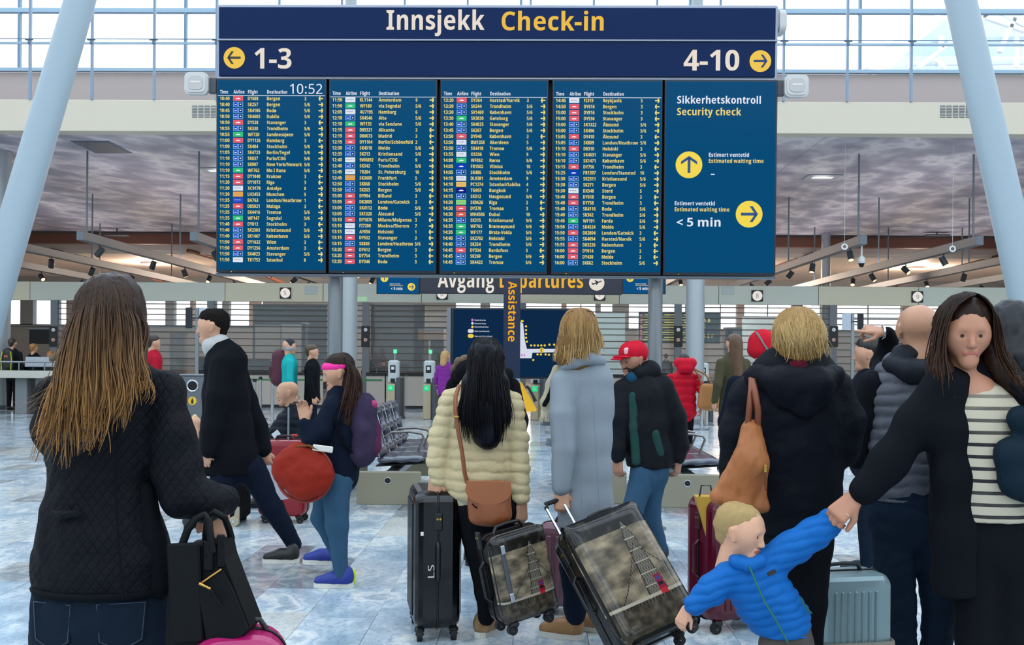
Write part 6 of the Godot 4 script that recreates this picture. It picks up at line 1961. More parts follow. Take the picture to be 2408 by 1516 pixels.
	var ho := hb.position
	part(hb, "pouch", soft(chain([[694, 1104, 0.0, 54], [722, 1116, 0.0, 62]], d - 0.2, ho, Vector3(1, 1, 1.7), 0.02) + chain([[700, 1068, 0.0, 24], [738, 1072, 0.0, 22]], d - 0.2, ho, Vector3(1, 1, 1.3), 0.05), 0.010, folds(0.02, 5.0, ROUND, 7)), cloth("8a2416", "creases", 0.06, Vector3(8, 8, 8), 0.1, 0.55))
	part(hb, "rim_band", mb().tube(ring_path(Vector3(0.012, -0.006, 0.0), 0.176, Vector3.BACK, 40), [0.011], 6).mesh(), hexmat("8e2a1c", 0.6))
	part(hb, "carry_strap", mb().tube(pix([[655, 1075, 0], [690, 1050, 0.02], [730, 1046, 0.04], [762, 1062, 0.02]], d - 0.2, ho), [0.02], 6, true, 0.4).mesh(), cloth("6b4a2c", "weave", 0.2, Vector3(4, 4, 4), 0.1))
	part(hb, "white_tag", mb().box(at(762, 1053, d - 0.2, 0.04) - ho, Vector3(0.13, 0.04, 0.012), 0.005, Basis(Vector3.BACK, -0.12)).mesh(), hexmat("d6d0c4", 0.7))

func make_seated_man() -> void:
	var d := 9.9
	var head := at(676, 925, d)
	var turn := facing(-72, 4)
	var t := person("seated bald man in a dark puffer jacket behind the red suitcase", d, 690, [
		["jacket", cloth("101722", "fine", 0.05, Vector3(8, 8, 8), 0.1, 0.5), 0.013, ridges(0.07, 0.014, 0.1, 0.006), [
			[Vector3(1, 1, 1.1), 0.04, [[695, 965, 0, 22], [692, 990, 0, 38], [690, 1020, 0, 40], [694, 1060, 0, 40]]],
			[ROUND, 0.03, [[715, 985, 0.08, 21], [728, 1025, 0.12, 19], [690, 1045, 0.18, 16]]],
			[ROUND, 0.03, [[668, 985, -0.05, 20], [645, 1020, 0.02, 18], [628, 1045, 0.1, 15]]]], "dark puffer jacket"],
		["trousers", M.black_cloth, 0.018, null, [
			[ROUND, 0.03, [[694, 1075, 0.08, 24], [640, 1080, 0.1, 20], [630, 1180, 0.1, 14]]],
			[ROUND, 0.03, [[694, 1075, -0.08, 24], [650, 1078, -0.1, 20], [640, 1175, -0.1, 14]]]]],
	], skin("c59474"), head_bones(head, turn, 1.03) + hand_bones(at(690, 1045, d, 0.18), Vector3(-0.9, -0.3, 0), Vector3(0, 0.8, 0.5), 1, 0.5), "", 0.006)
	eyes(t, head, turn, 1.03, Color("2b1e18"))
	var o := t.position
	for s in 2:
		shoe(t, Vector3(at([640, 648][s], 1190, d).x - o.x, 0, [0.1, -0.1][s]), Vector3(-1, 0, 0.2), 0.27, M.black, M.black, null, 0.1, 0.012)

# a standing figure from usual proportions, for people further back; yaw 180 shows the back
func bystander(label: String, px: float, top: float, d: float, yaw: float, jacket: Material, legs: Material, hair: Color, o2 := {}) -> Node3D:
	var c := at(px, top, d)
	var H := c.y
	var o := Vector3(c.x, 0, c.z)
	var t := thing("person", label, "person", o, o2.get("group", ""))
	var b := Basis(Vector3.UP, deg_to_rad(yaw))
	var cell: float = o2.get("cell", clampf(d * 0.0016, 0.012, 0.03))
	var w: float = o2.get("wide", 1.0)
	var k := H / 1.72
	var put := func(list: Array, a: Vector3, e: Vector3, ra: float, rb: float, q := 1.0, kk := 0.04) -> void:
		var qv := Vector3.ONE
		if q != 1.0:
			qv = Vector3(1, 1, q) if absf(cos(deg_to_rad(yaw))) > 0.7 else Vector3(q, 1, 1)
		list.append([b * (a * k), b * (e * k), ra * k, rb * k, qv, kk])
	var coat := []
	var hem: float = o2.get("hem", 0.82)
	put.call(coat, Vector3(0, 1.43, 0), Vector3(0, 1.32, 0), 0.09, 0.17 * w, 1.4)
	put.call(coat, Vector3(0, 1.32, 0), Vector3(0, 1.05, 0), 0.18 * w, 0.165 * w, 1.4)
	put.call(coat, Vector3(0, 1.05, 0), Vector3(0, hem + 0.05, 0), 0.165 * w, 0.185 * w, 1.4)
	for s: float in [-1.0, 1.0]:
		var sh := Vector3(s * 0.19 * w, 1.36, 0)
		var el := Vector3(s * 0.25 * w, 1.1, -0.02)
		var wr := Vector3(s * 0.24 * w, 0.88, 0.06)
		if o2.get("phone", false):
			wr = Vector3(s * 0.1, 1.15, 0.3)
		put.call(coat, sh, el, 0.065, 0.056, 1.0, 0.03)
		put.call(coat, el, wr, 0.056, 0.045, 1.0, 0.03)
	var pants := []
	put.call(pants, Vector3(0, 0.95, 0), Vector3(0, 0.86, 0), 0.15, 0.155, 1.4)
	for s: float in [-1.0, 1.0]:
		put.call(pants, Vector3(s * 0.085, 0.86, 0), Vector3(s * 0.085, 0.48, 0.01), 0.085, 0.062, 1.0, 0.03)
		put.call(pants, Vector3(s * 0.085, 0.48, 0.01), Vector3(s * 0.085, 0.1, -0.01), 0.062, 0.05, 1.0, 0.03)
	var disp = o2.get("disp", null)
	part(t, "jacket", soft(coat, cell, disp), jacket)
	part(t, "trousers", soft(pants, cell), legs)
	var hc := Vector3(0, H - 0.118 * k, 0.01)
	var turn := b * Basis(Vector3.RIGHT, deg_to_rad(o2.get("pitch", 0.0)))
	var m := mb()
	Field.new((coat + pants).map(func(e): return [e[0], e[1], e[2] * 0.82, e[3] * 0.82, e[4], e[5]]), 0.03).into(m)
	Field.new(head_bones(hc, turn, k * o2.get("head", 1.0)), clampf(d * 0.0008, 0.008, 0.014)).into(m)
	for s: float in [-1.0, 1.0]:
		var wr := Vector3(s * 0.24 * w, 0.88, 0.06) if not o2.get("phone", false) else Vector3(s * 0.1, 1.15, 0.3)
		Field.new(hand_bones(b * (wr * k), b * Vector3(0, -1, 0.15), b * Vector3(s, 0, 0), s, 0.4, k), 0.009).into(m)
	part(t, "body", m.mesh(), o2.get("skin", M.light_skin))
	if hair.a > 0.0:
		var hb := [[hc + turn * Vector3(0, 0.052, -0.035) * k, hc + turn * Vector3(0, 0.06, 0.012) * k, 0.086 * k, 0.078 * k, ROUND, 0.02], [hc + turn * Vector3(0, 0.0, -0.055) * k, hc + turn * Vector3(0, -0.03, -0.055) * k, 0.06 * k, 0.05 * k, ROUND, 0.02]]
		if o2.has("long"):
			var L: float = o2.long
			hb.append([hc + turn * Vector3(0, 0.0, -0.05) * k, hc + turn * Vector3(0, -L, -0.09) * k, 0.085 * k, 0.07 * k, ROUND, 0.03])
		if o2.has("bun"):
			hb.append([hc + turn * Vector3(0, 0.12, -0.07) * k, hc + turn * Vector3(0, 0.125, -0.07) * k, 0.045 * k, 0.045 * k, ROUND, 0.01])
		part(t, "hair", soft(hb, clampf(d * 0.0010, 0.008, 0.016), folds(0.006, 25.0, Vector3(1, 0.25, 1))), mat(hair, 0.5))
	for s: float in [-1.0, 1.0]:
		shoe(t, b * (Vector3(s * 0.085, 0, -0.07) * k), b * Vector3(0, 0, 1), 0.27 * k, o2.get("shoes", M.dark), M.rubber, null, 0.1, maxf(cell, 0.012))
	return t

func make_bystanders() -> void:
	var red := cloth("c2102a", "fine", 0.06, Vector3(8, 8, 8), 0.15, 0.5)
	var black: Material = M.black_cloth
	# red puffer coat
	var t := bystander("woman in a red puffer coat with a tan shoulder bag near the grey column", 1609, 834, 14.3, 172, red, black, Color("1a1512"), {"disp": ridges(0.11, 0.02, 0.0, 0.006), "hem": 0.78, "wide": 1.12, "shoes": hexmat("4a2c1c", 0.6), "cell": 0.016})
	part(t, "hood", soft([[Vector3(-0.09, 1.44, 0.1), Vector3(0.09, 1.44, 0.1), 0.075, 0.075, ROUND, 0.04], [Vector3(-0.05, 1.36, 0.13), Vector3(0.05, 1.36, 0.13), 0.07, 0.07, ROUND, 0.04]], 0.016), red)
	var bag := thing("handbag", "light tan handbag on the red puffer coat's shoulder", "bag", at(1668, 930, 14.2))
	part(bag, "pouch", soft([[Vector3(-0.09, 0.12, 0), Vector3(-0.1, -0.13, 0), 0.05, 0.07, ROUND, 0.06], [Vector3(-0.02, 0.12, 0), Vector3(0.0, -0.14, 0), 0.05, 0.08, ROUND, 0.06], [Vector3(0.05, 0.12, 0), Vector3(0.09, -0.12, 0), 0.05, 0.07, ROUND, 0.06]], 0.014), relief(hexmat("b0763f", 0.5), M.fine, 0.05, Vector3(7, 7, 7)))
	part(bag, "strap", mb().tube([Vector3(-0.1, 0.12, 0.02), Vector3(-0.16, 0.3, 0.02), Vector3(-0.24, 0.38, 0.0)], [0.014], 6).tube([Vector3(0.06, 0.12, 0.02), Vector3(-0.06, 0.3, 0.02), Vector3(-0.22, 0.38, 0.0)], [0.014], 6).mesh(), hexmat("9a6838", 0.5))
	# long brown hair, olive jacket
	bystander("woman with long brown hair in an olive jacket", 1725, 788, 13.5, 205, cloth("4c4733", "weave", 0.2, Vector3(3, 3, 3), 0.1), M.denim_blue, Color("5a3d26"), {"long": 0.42, "hem": 0.7, "shoes": hexmat("5d3522", 0.6), "cell": 0.018})
	# red beanie
	t = bystander("person in a red beanie with a grey stripe behind the short blonde woman", 1795, 782, 6.7, 150, M.navy_cloth, black, Color(0, 0, 0, 0), {"cell": 0.016})
	var top := at(1795, 782, 6.7).y
	part(t, "beanie", soft([[Vector3(0.0, top - 0.085, 0.02), Vector3(0.0, top - 0.075, -0.01), 0.1, 0.1, ROUND, 0.02], [Vector3(0.0, top - 0.12, 0.02), Vector3(0.0, top - 0.12, -0.01), 0.103, 0.103, Vector3(1, 1.6, 1), 0.02]], 0.01), cloth("c01a2c", "fine", 0.08, Vector3(9, 9, 9), 0.15))
	part(t, "beanie_stripe", mb().tube([Vector3(-0.06, top - 0.0, 0.06), Vector3(-0.035, top - 0.05, 0.105), Vector3(-0.005, top - 0.11, 0.125), Vector3(0.045, top - 0.16, 0.115)], [0.013], 6, true, 0.5).mesh(), hexmat("6e6a66", 0.8))
	# dark haired man in front of the pointing man
	bystander("dark haired man in a navy jacket half hidden by the pointing man", 2042, 796, 6.9, -110, cloth("151a24", "weave", 0.2, Vector3(3, 3, 3), 0.1), M.denim2, Color("17120f"), {"phone": true, "shoes": hexmat("23344a", 0.6), "cell": 0.016})
	# black hair behind the mother
	t = bystander("woman with a black bob standing behind the mother", 2372, 716, 4.35, 175, cloth("22242b", "weave", 0.2, Vector3(3, 3, 3), 0.1), black, Color("0b0b10"), {"cell": 0.016, "long": 0.1})
	var o := t.position
	part(t, "hair", soft(chain([[2372, 768, 0.0, 52], [2372, 815, 0.02, 50]], 4.35, o, ROUND, 0.03), 0.011, folds(0.006, 22.0, Vector3(1, 0.2, 1), 4), func(p): return lin("0b0b10")), hair_mat())
	part(t, "hair_strands", strands([[[2365, 714, 0.02], [2330, 745, 0.02], [2318, 800, 0.03], [2322, 850, 0.04]], [[2368, 713, 0.04], [2345, 745, 0.09], [2338, 800, 0.11], [2338, 856, 0.11]], [[2374, 713, 0.04], [2374, 745, 0.11], [2372, 800, 0.13], [2370, 858, 0.13]], [[2380, 713, 0.04], [2402, 745, 0.09], [2410, 800, 0.11], [2408, 856, 0.11]], [[2384, 714, 0.02], [2416, 745, 0.02], [2426, 800, 0.03], [2424, 850, 0.04]]], 4.35, o, 260, 0.003, lin("0d0d12"), lin("18181f"), 72, 0.003, 0.02, 8, 0.9), hair_mat())
	# hooded person in front of the cream jacket
	t = bystander("person in a knitted cap and black jacket with fur edged hood beside the map screen", 1137, 796, 7.2, 180, black, black, Color(0, 0, 0, 0), {"cell": 0.018, "wide": 1.15})
	o = t.position
	part(t, "knitted_cap", soft(chain([[1138, 826, 0.0, 31], [1139, 830, 0.0, 32]], 7.2, o, ROUND, 0.02), 0.011, ridges(0.03, 0.006, 0.0)), cloth("2c2b2f", "fine", 0.15, Vector3(9, 9, 9), 0.1))
	part(t, "hood", soft(chain([[1078, 885, 0.05, 18], [1100, 872, 0.14, 24], [1150, 890, 0.16, 26], [1190, 880, 0.08, 18]], 7.2, o, ROUND, 0.03), 0.013, folds(0.01, 9.0)), black)
	part(t, "fur_edge", soft(chain([[1068, 868, 0.06, 7], [1082, 848, 0.1, 8], [1108, 838, 0.1, 8]], 7.2, o, ROUND, 0.02), 0.009, folds(0.012, 40.0)), cloth("8a7763", "fine", 0.3, Vector3(12, 12, 12), 0.3))
	# further off
	var teal := cloth("1fa0a0", "weave", 0.2, Vector3(3, 3, 3), 0.1)
	t = bystander("walker in a turquoise jacket with a dark knitted hat", 681, 799, 16.0, 110, teal, black, Color(0, 0, 0, 0))
	var hatm := hexmat("22222a", 0.8)
	part(t, "knitted_hat", soft([[Vector3(0, at(681, 799, 16).y - 0.09, 0), Vector3(0, at(681, 799, 16).y - 0.06, 0), 0.095, 0.09, ROUND, 0.02]], 0.013), hatm)
	part(t, "hat_band", soft([[Vector3(0, at(681, 799, 16).y - 0.135, 0), Vector3(0, at(681, 799, 16).y - 0.13, 0), 0.1, 0.1, Vector3(1, 1.8, 1), 0.02]], 0.013), hexmat("9c9ca0", 0.8))
	var bp := thing("backpack", "maroon backpack worn over the turquoise jacket", "backpack", at(657, 860, 16.0))
	part(bp, "main_pouch", soft([[Vector3(0, 0.15, 0), Vector3(0, -0.2, 0), 0.12, 0.14, ROUND, 0.03]], 0.02), hexmat("4a1228", 0.7))
	part(bp, "outer_pocket", soft([[Vector3(-0.08, -0.05, 0), Vector3(-0.08, -0.15, 0), 0.09, 0.09, ROUND, 0.03]], 0.02), hexmat("3a0e20", 0.7))
	bystander("man in a dark jacket walking beside the turquoise jacket", 735, 812, 16.0, 95, black, M.navy_cloth, Color("4a3626"))
	bystander("woman in a purple down jacket by the boarding gate", 1048, 826, 20.5, 150, cloth("7a2f86", "weave", 0.2, Vector3(3, 3, 3), 0.1), M.denim2, Color("b08a56"), {"disp": ridges(0.1, 0.015, 0.0), "long": 0.15})
	bystander("person in a red and blue jacket behind the long-haired woman", 362, 790, 17.0, 120, cloth("a8182c", "weave", 0.2, Vector3(3, 3, 3), 0.1), M.denim2, Color("2a1e18"))
	t = bystander("traveller with a black and neon backpack at the far desk", 30, 797, 26.2, 170, cloth("14181a", "weave", 0.2, Vector3(3, 3, 3), 0.1), black, Color("33241c"))
	var np := thing("backpack", "black backpack with neon piping at the far desk", "backpack", t.position + Vector3(0, 1.35, 0.24))
	part(np, "main_pouch", soft([[Vector3(0, 0.15, 0), Vector3(0, -0.2, 0), 0.15, 0.17, Vector3(1, 1, 1.6), 0.03]], 0.02), M.black)
	for s: float in [-1.0, 1.0]:
		part(np, "neon_piping", mb().tube([Vector3(s * 0.11, 0.2, 0.07), Vector3(s * 0.14, 0.0, 0.09), Vector3(s * 0.12, -0.28, 0.08)], [0.012], 6).mesh(), hexmat("b9d020", 0.6))
	part(np, "badge", mb().box(Vector3(0, 0.08, 0.105), Vector3(0.1, 0.06, 0.01), 0.003).mesh(), hexmat("b0503c", 0.6))
	bystander("blonde clerk in black at the far desk", 80, 809, 26.4, 160, black, black, Color("9a6a3a"))
	bystander("clerk with orange hair facing the far desk", 118, 826, 28.5, 0, M.dark, black, Color("d0823c"))
	t = bystander("person in a dark parka with fur trimmed hood at the far desk", 156, 812, 15.0, 120, black, black, Color("3a2b22"), {"wide": 1.2})
	part(t, "fur_edge", soft([[Vector3(-0.22, 1.42, 0.0), Vector3(-0.05, 1.52, 0.1), 0.045, 0.05, ROUND, 0.03], [Vector3(-0.05, 1.52, 0.1), Vector3(0.12, 1.5, 0.1), 0.05, 0.045, ROUND, 0.03]], 0.014, folds(0.012, 40.0)), cloth("7d6b50", "fine", 0.3, Vector3(12, 12, 12), 0.3))
	bystander("officer in dark uniform behind the boarding gates", 902, 848, 33.0, 0, M.dark, black, Color("2a201a"))
	bystander("officer in dark uniform beyond the bars by the white panel", 868, 838, 34.0, 10, M.dark, black, Color("2a201a"))
	bystander("distant traveller beyond the bars by the red cap", 1566, 832, 40.0, 180, M.dark, black, Color("2a201a"))
	bystander("distant traveller beyond the bars near the monitor", 530, 825, 36.0, 90, hexmat("6a4a3a", 0.8), black, Color("2a201a"))
	# seated blonde child behind the quilted jacket
	var ch := bystander("blonde child with a hair bun bending forward behind the quilted sleeve", 459, 984, 8.6, -165, cloth("3b4048", "weave", 0.2, Vector3(3, 3, 3), 0.1), black, Color("c9a96e"), {"bun": true, "head": 1.25, "pitch": 25.0, "cell": 0.013})

# ---------- luggage ----------
# rounded slab lofted along x: outline w (along z) by h (along y), corner r; profile is a list of [x, inset]
func slab_shell(w: float, h: float, r: float, profile: Array, grooves := 0, deep := 0.004) -> ArrayMesh:
	var b := mb()
	var rings := []
	for e: Array in profile:
		var poly := rounded(w - 2.0 * e[1], h - 2.0 * e[1], maxf(r - e[1] * 0.6, 0.008), 6)
		var ring := []
		for v in poly:
			ring.append(Vector3(e[0], v.y, v.x))
		rings.append(ring)
	var n: int = rings[0].size()
	for k in rings.size() - 1:
		for j in n:
			var j2 := (j + 1) % n
			b.quad(rings[k][j], rings[k][j2], rings[k + 1][j2], rings[k + 1][j]) if profile[k + 1][0] < profile[k][0] else b.quad(rings[k][j], rings[k + 1][j], rings[k + 1][j2], rings[k][j2])
	for e in [0, rings.size() - 1]:
		var poly := PackedVector2Array()
		var x: float = profile[e][0]
		var out := signf(x - (profile[0][0] + profile[-1][0]) / 2)
		for v: Vector3 in rings[e]:
			poly.append(Vector2(-out * v.z, v.y))
		b.prism(poly, 0.0, Transform3D(Basis(Vector3(0, 0, -out), Vector3.UP, Vector3(out, 0, 0)), Vector3(x, 0, 0)), false)
	return b.mesh()

# suitcase standing on its wheels at the origin of o: x across the two shells (depth), z along the width, y up
func suitcase(o: Node3D, w: float, d: float, h: float, shell: Material, trim: Material, opts := {}) -> void:
	var wheel: float = opts.get("wheel", 0.05)
	var body := h - wheel
	var cy := wheel + body / 2
	var r: float = opts.get("corner", 0.07)
	var e := d / 2
	for s: float in [-1.0, 1.0]:
		var prof := [[s * 0.006, 0.0], [s * e * 0.62, 0.0], [s * e * 0.82, 0.008], [s * e * 0.94, 0.024], [s * e, 0.05]]
		var m := part(o, "shell", slab_shell(w, body, r, prof), shell, Transform3D(Basis(), Vector3(0, cy, 0)))
		var ribs: int = opts.get("ribs", 0)
		for k in ribs:
			var z := (w - 0.14) * (-0.5 + (k + 0.5) / ribs)
			part(m, "rib", mb().box(Vector3(s * (e + 0.002), 0, z), Vector3(0.012, body - 0.13, (w - 0.14) / ribs * 0.45), 0.005).mesh(), shell)
	part(o, "zip_band", slab_shell(w - 0.006, body - 0.006, r, [[-0.012, 0.0], [0.012, 0.0]]), trim, Transform3D(Basis(), Vector3(0, cy, 0)))
	var zip := []
	for v in rounded(w + 0.004, body + 0.004, r, 6):
		zip.append(Vector3(0.0, cy + v.y, v.x))
	zip.append(zip[0])
	part(o, "zipper", mb().tube(zip, [0.0045], 5).mesh(), M.black)
	# handles
	var hz: float = opts.get("handle_z", 0.0)
	part(o, "top_handle", mb().tube([Vector3(0, h - 0.004, hz - 0.085), Vector3(0, h + 0.028, hz - 0.065), Vector3(0, h + 0.032, hz), Vector3(0, h + 0.028, hz + 0.065), Vector3(0, h - 0.004, hz + 0.085)], [0.013], 8, true, 0.7).mesh(), trim)
	if opts.get("side_handle", true):
		part(o, "side_handle", mb().tube([Vector3(0.0, cy - 0.1, w / 2), Vector3(0.0, cy - 0.075, w / 2 + 0.026), Vector3(0.0, cy + 0.075, w / 2 + 0.026), Vector3(0.0, cy + 0.1, w / 2)], [0.012], 8, true, 0.7).mesh(), trim)
		part(o, "lock", mb().box(Vector3(0, cy + 0.21, w / 2 + 0.004), Vector3(0.045, 0.09, 0.016), 0.005).mesh(), trim)
		part(o, "lock_button", mb().cyl(Vector3(-0.006, cy + 0.225, w / 2 + 0.012), Vector3(-0.006, cy + 0.225, w / 2 + 0.016), 0.006, 8).cyl(Vector3(0.009, cy + 0.225, w / 2 + 0.012), Vector3(0.009, cy + 0.225, w / 2 + 0.016), 0.006, 8).mesh(), M.gold)
	if opts.has("pole"):
		var L: float = opts.pole
		var px: float = opts.get("pole_x", -e * 0.75)
		var ph: float = opts.get("pole_half", w * 0.2)
		var pz: float = opts.get("pole_z", 0.0)
		for s: float in [-1.0, 1.0]:
			part(o, "pole", mb().cyl(Vector3(px, h - 0.02, pz + s * ph), Vector3(px, h + L, pz + s * ph), 0.0085, 10).mesh(), M.chrome)
		part(o, "grip", mb().tube([Vector3(px, h + L - 0.02, pz - ph), Vector3(px, h + L + 0.004, pz - ph * 0.85), Vector3(px, h + L + 0.006, pz + ph * 0.85), Vector3(px, h + L - 0.02, pz + ph)], [0.013], 8).mesh(), M.rubber)
	for s: float in [-1.0, 1.0]:
		for q: float in [-1.0, 1.0]:
			var c := Vector3(s * e * 0.72, wheel * 0.5, q * (w / 2 - 0.06))
			var f := part(o, "caster", mb().box(c + Vector3(0, wheel * 0.45, 0), Vector3(0.05, wheel * 0.6, 0.055), 0.012).box(c + Vector3(0.0, 0.006, 0.012), Vector3(0.044, 0.02, 0.02), 0.006).mesh(), M.black)
			part(f, "wheel", mb().cyl(c + Vector3(-0.014, 0, 0.012), c + Vector3(0.014, 0, 0.012), wheel * 0.5, 18).mesh(), M.rubber)
			part(f, "hub", mb().cyl(c + Vector3(-0.016, 0, 0.012), c + Vector3(0.016, 0, 0.012), wheel * 0.14, 10).mesh(), M.steel)

func bridge_print() -> StandardMaterial3D:
	# sepia city print: a cloudy sky, a bridge tower with hanging cables, a road with a red bus
	var W := 240
	var H := 360
	var im := Image.create_empty(W, H, false, Image.FORMAT_RGB8)
	var n := FastNoiseLite.new()
	n.frequency = 0.009
	n.fractal_octaves = 4
	n.seed = 6
	for y in H:
		for x in W:
			var v := 0.42 + 0.36 * n.get_noise_2d(x, y * 1.6)
			if y < 70:
				v = 0.08 + 0.3 * maxf(0.0, n.get_noise_2d(x * 2.0, y * 2.0))
			elif y > 270:
				v = 0.26 + 0.16 * n.get_noise_2d(x * 3.0, y * 3.0)
			v = clampf(v, 0.02, 0.75)
			im.set_pixel(x, y, Color(v * 1.02, v * 0.9, v * 0.72))
	var ink := Color("2a251f")
	var pale := Color("a89c88")
	# tower
	for y in range(52, 270):
		var half := 6.0 + (y - 52) * 0.045
		if y < 92:
			half = 1.0 + (y - 52) * 0.17
		var bandy := y % 34 < 3
		for x in range(int(158 - half * 1.9), int(158 + half * 1.9)):
			var c := Color("6d6457") if (x / 4 + y / 9) % 2 else Color("4c453b")
			if bandy:
				c = pale
			elif absf(x - 158.0) > half * 1.6:
				c = ink
			im.set_pixel(x, y, c)
	# cables and hangers
	for x in range(0, W):
		var a := absf(x - 158.0) / 158.0
		var yc := int(118 + 190.0 * a * (1.4 - 0.45 * a))
		for q in 4:
			if yc + q < 268:
				im.set_pixel(x, yc + q, ink)
		if x % 7 == 0:
			for y in range(yc, 262):
				im.set_pixel(x, y, Color("8c8272"))
	im.fill_rect(Rect2i(0, 262, W, 9), pale)
	for k in 24:
		im.fill_rect(Rect2i(k * 10, 272, 5, 8), ink)
	# bus
	im.fill_rect(Rect2i(164, 218, 20, 44), Color("8c1730"))
	im.fill_rect(Rect2i(167, 223, 14, 12), Color("4b3a70"))
	im.fill_rect(Rect2i(167, 240, 14, 9), Color("1c1a20"))
	im.fill_rect(Rect2i(164, 258, 20, 14), Color("b3262c"))
	var m := StandardMaterial3D.new()
	m.albedo_texture = ImageTexture.create_from_image(im)
	m.roughness = 0.22
	m.metallic_specular = 0.4
	m.clearcoat_enabled = true
	m.clearcoat = 0.25
	m.clearcoat_roughness = 0.05
	return m

func printed_face(o: Node3D, w: float, d: float, h: float, wheel: float, side: float) -> void:
	# the print covers the broad side of the shell, edges rolled back
	var b := mb()
	var n := 24
	var e := d / 2
	var body := h - wheel
	for i in n + 1:
		for j in n + 1:
			var u := float(i) / n
			var v := float(j) / n
			var z := (u - 0.5) * w * (1.0 - 0.07 * pow(absf(2.0 * v - 1.0), 8.0))
			var y := (v - 0.5) * body * (1.0 - 0.05 * pow(absf(2.0 * u - 1.0), 8.0))
			var edge := minf(w / 2 - absf(z), body / 2 - absf(y))
			var x := e
			for s: Array in [[0.0, 0.008, 0.62, 0.82], [0.008, 0.024, 0.82, 0.94], [0.024, 0.05, 0.94, 1.0]]:
				if edge >= s[0] and edge < s[1]:
					x = e * lerpf(s[2], s[3], (edge - s[0]) / (s[1] - s[0]))
			b.vert(Vector3(side * (x + 0.004), wheel + body / 2 + y, -side * z), Vector3(side, 0, 0), Vector2(u, 1 - v))
	for i in n:
		for j in n:
			var a := i * (n + 1) + j
			b.tri(a, a + n + 1, a + n + 2)
			b.tri(a, a + n + 2, a + 1)
	for k in b.p.size():
		var i := k / (n + 1)
		var j := k % (n + 1)
		var du := b.p[mini(i + 1, n) * (n + 1) + j] - b.p[maxi(i - 1, 0) * (n + 1) + j]
		var dv := b.p[i * (n + 1) + mini(j + 1, n)] - b.p[i * (n + 1) + maxi(j - 1, 0)]
		b.n[k] = du.cross(dv).normalized()
	part(o, "printed_face", b.mesh(), M.bridge, Transform3D(), "sepia city print with bridge and red bus")

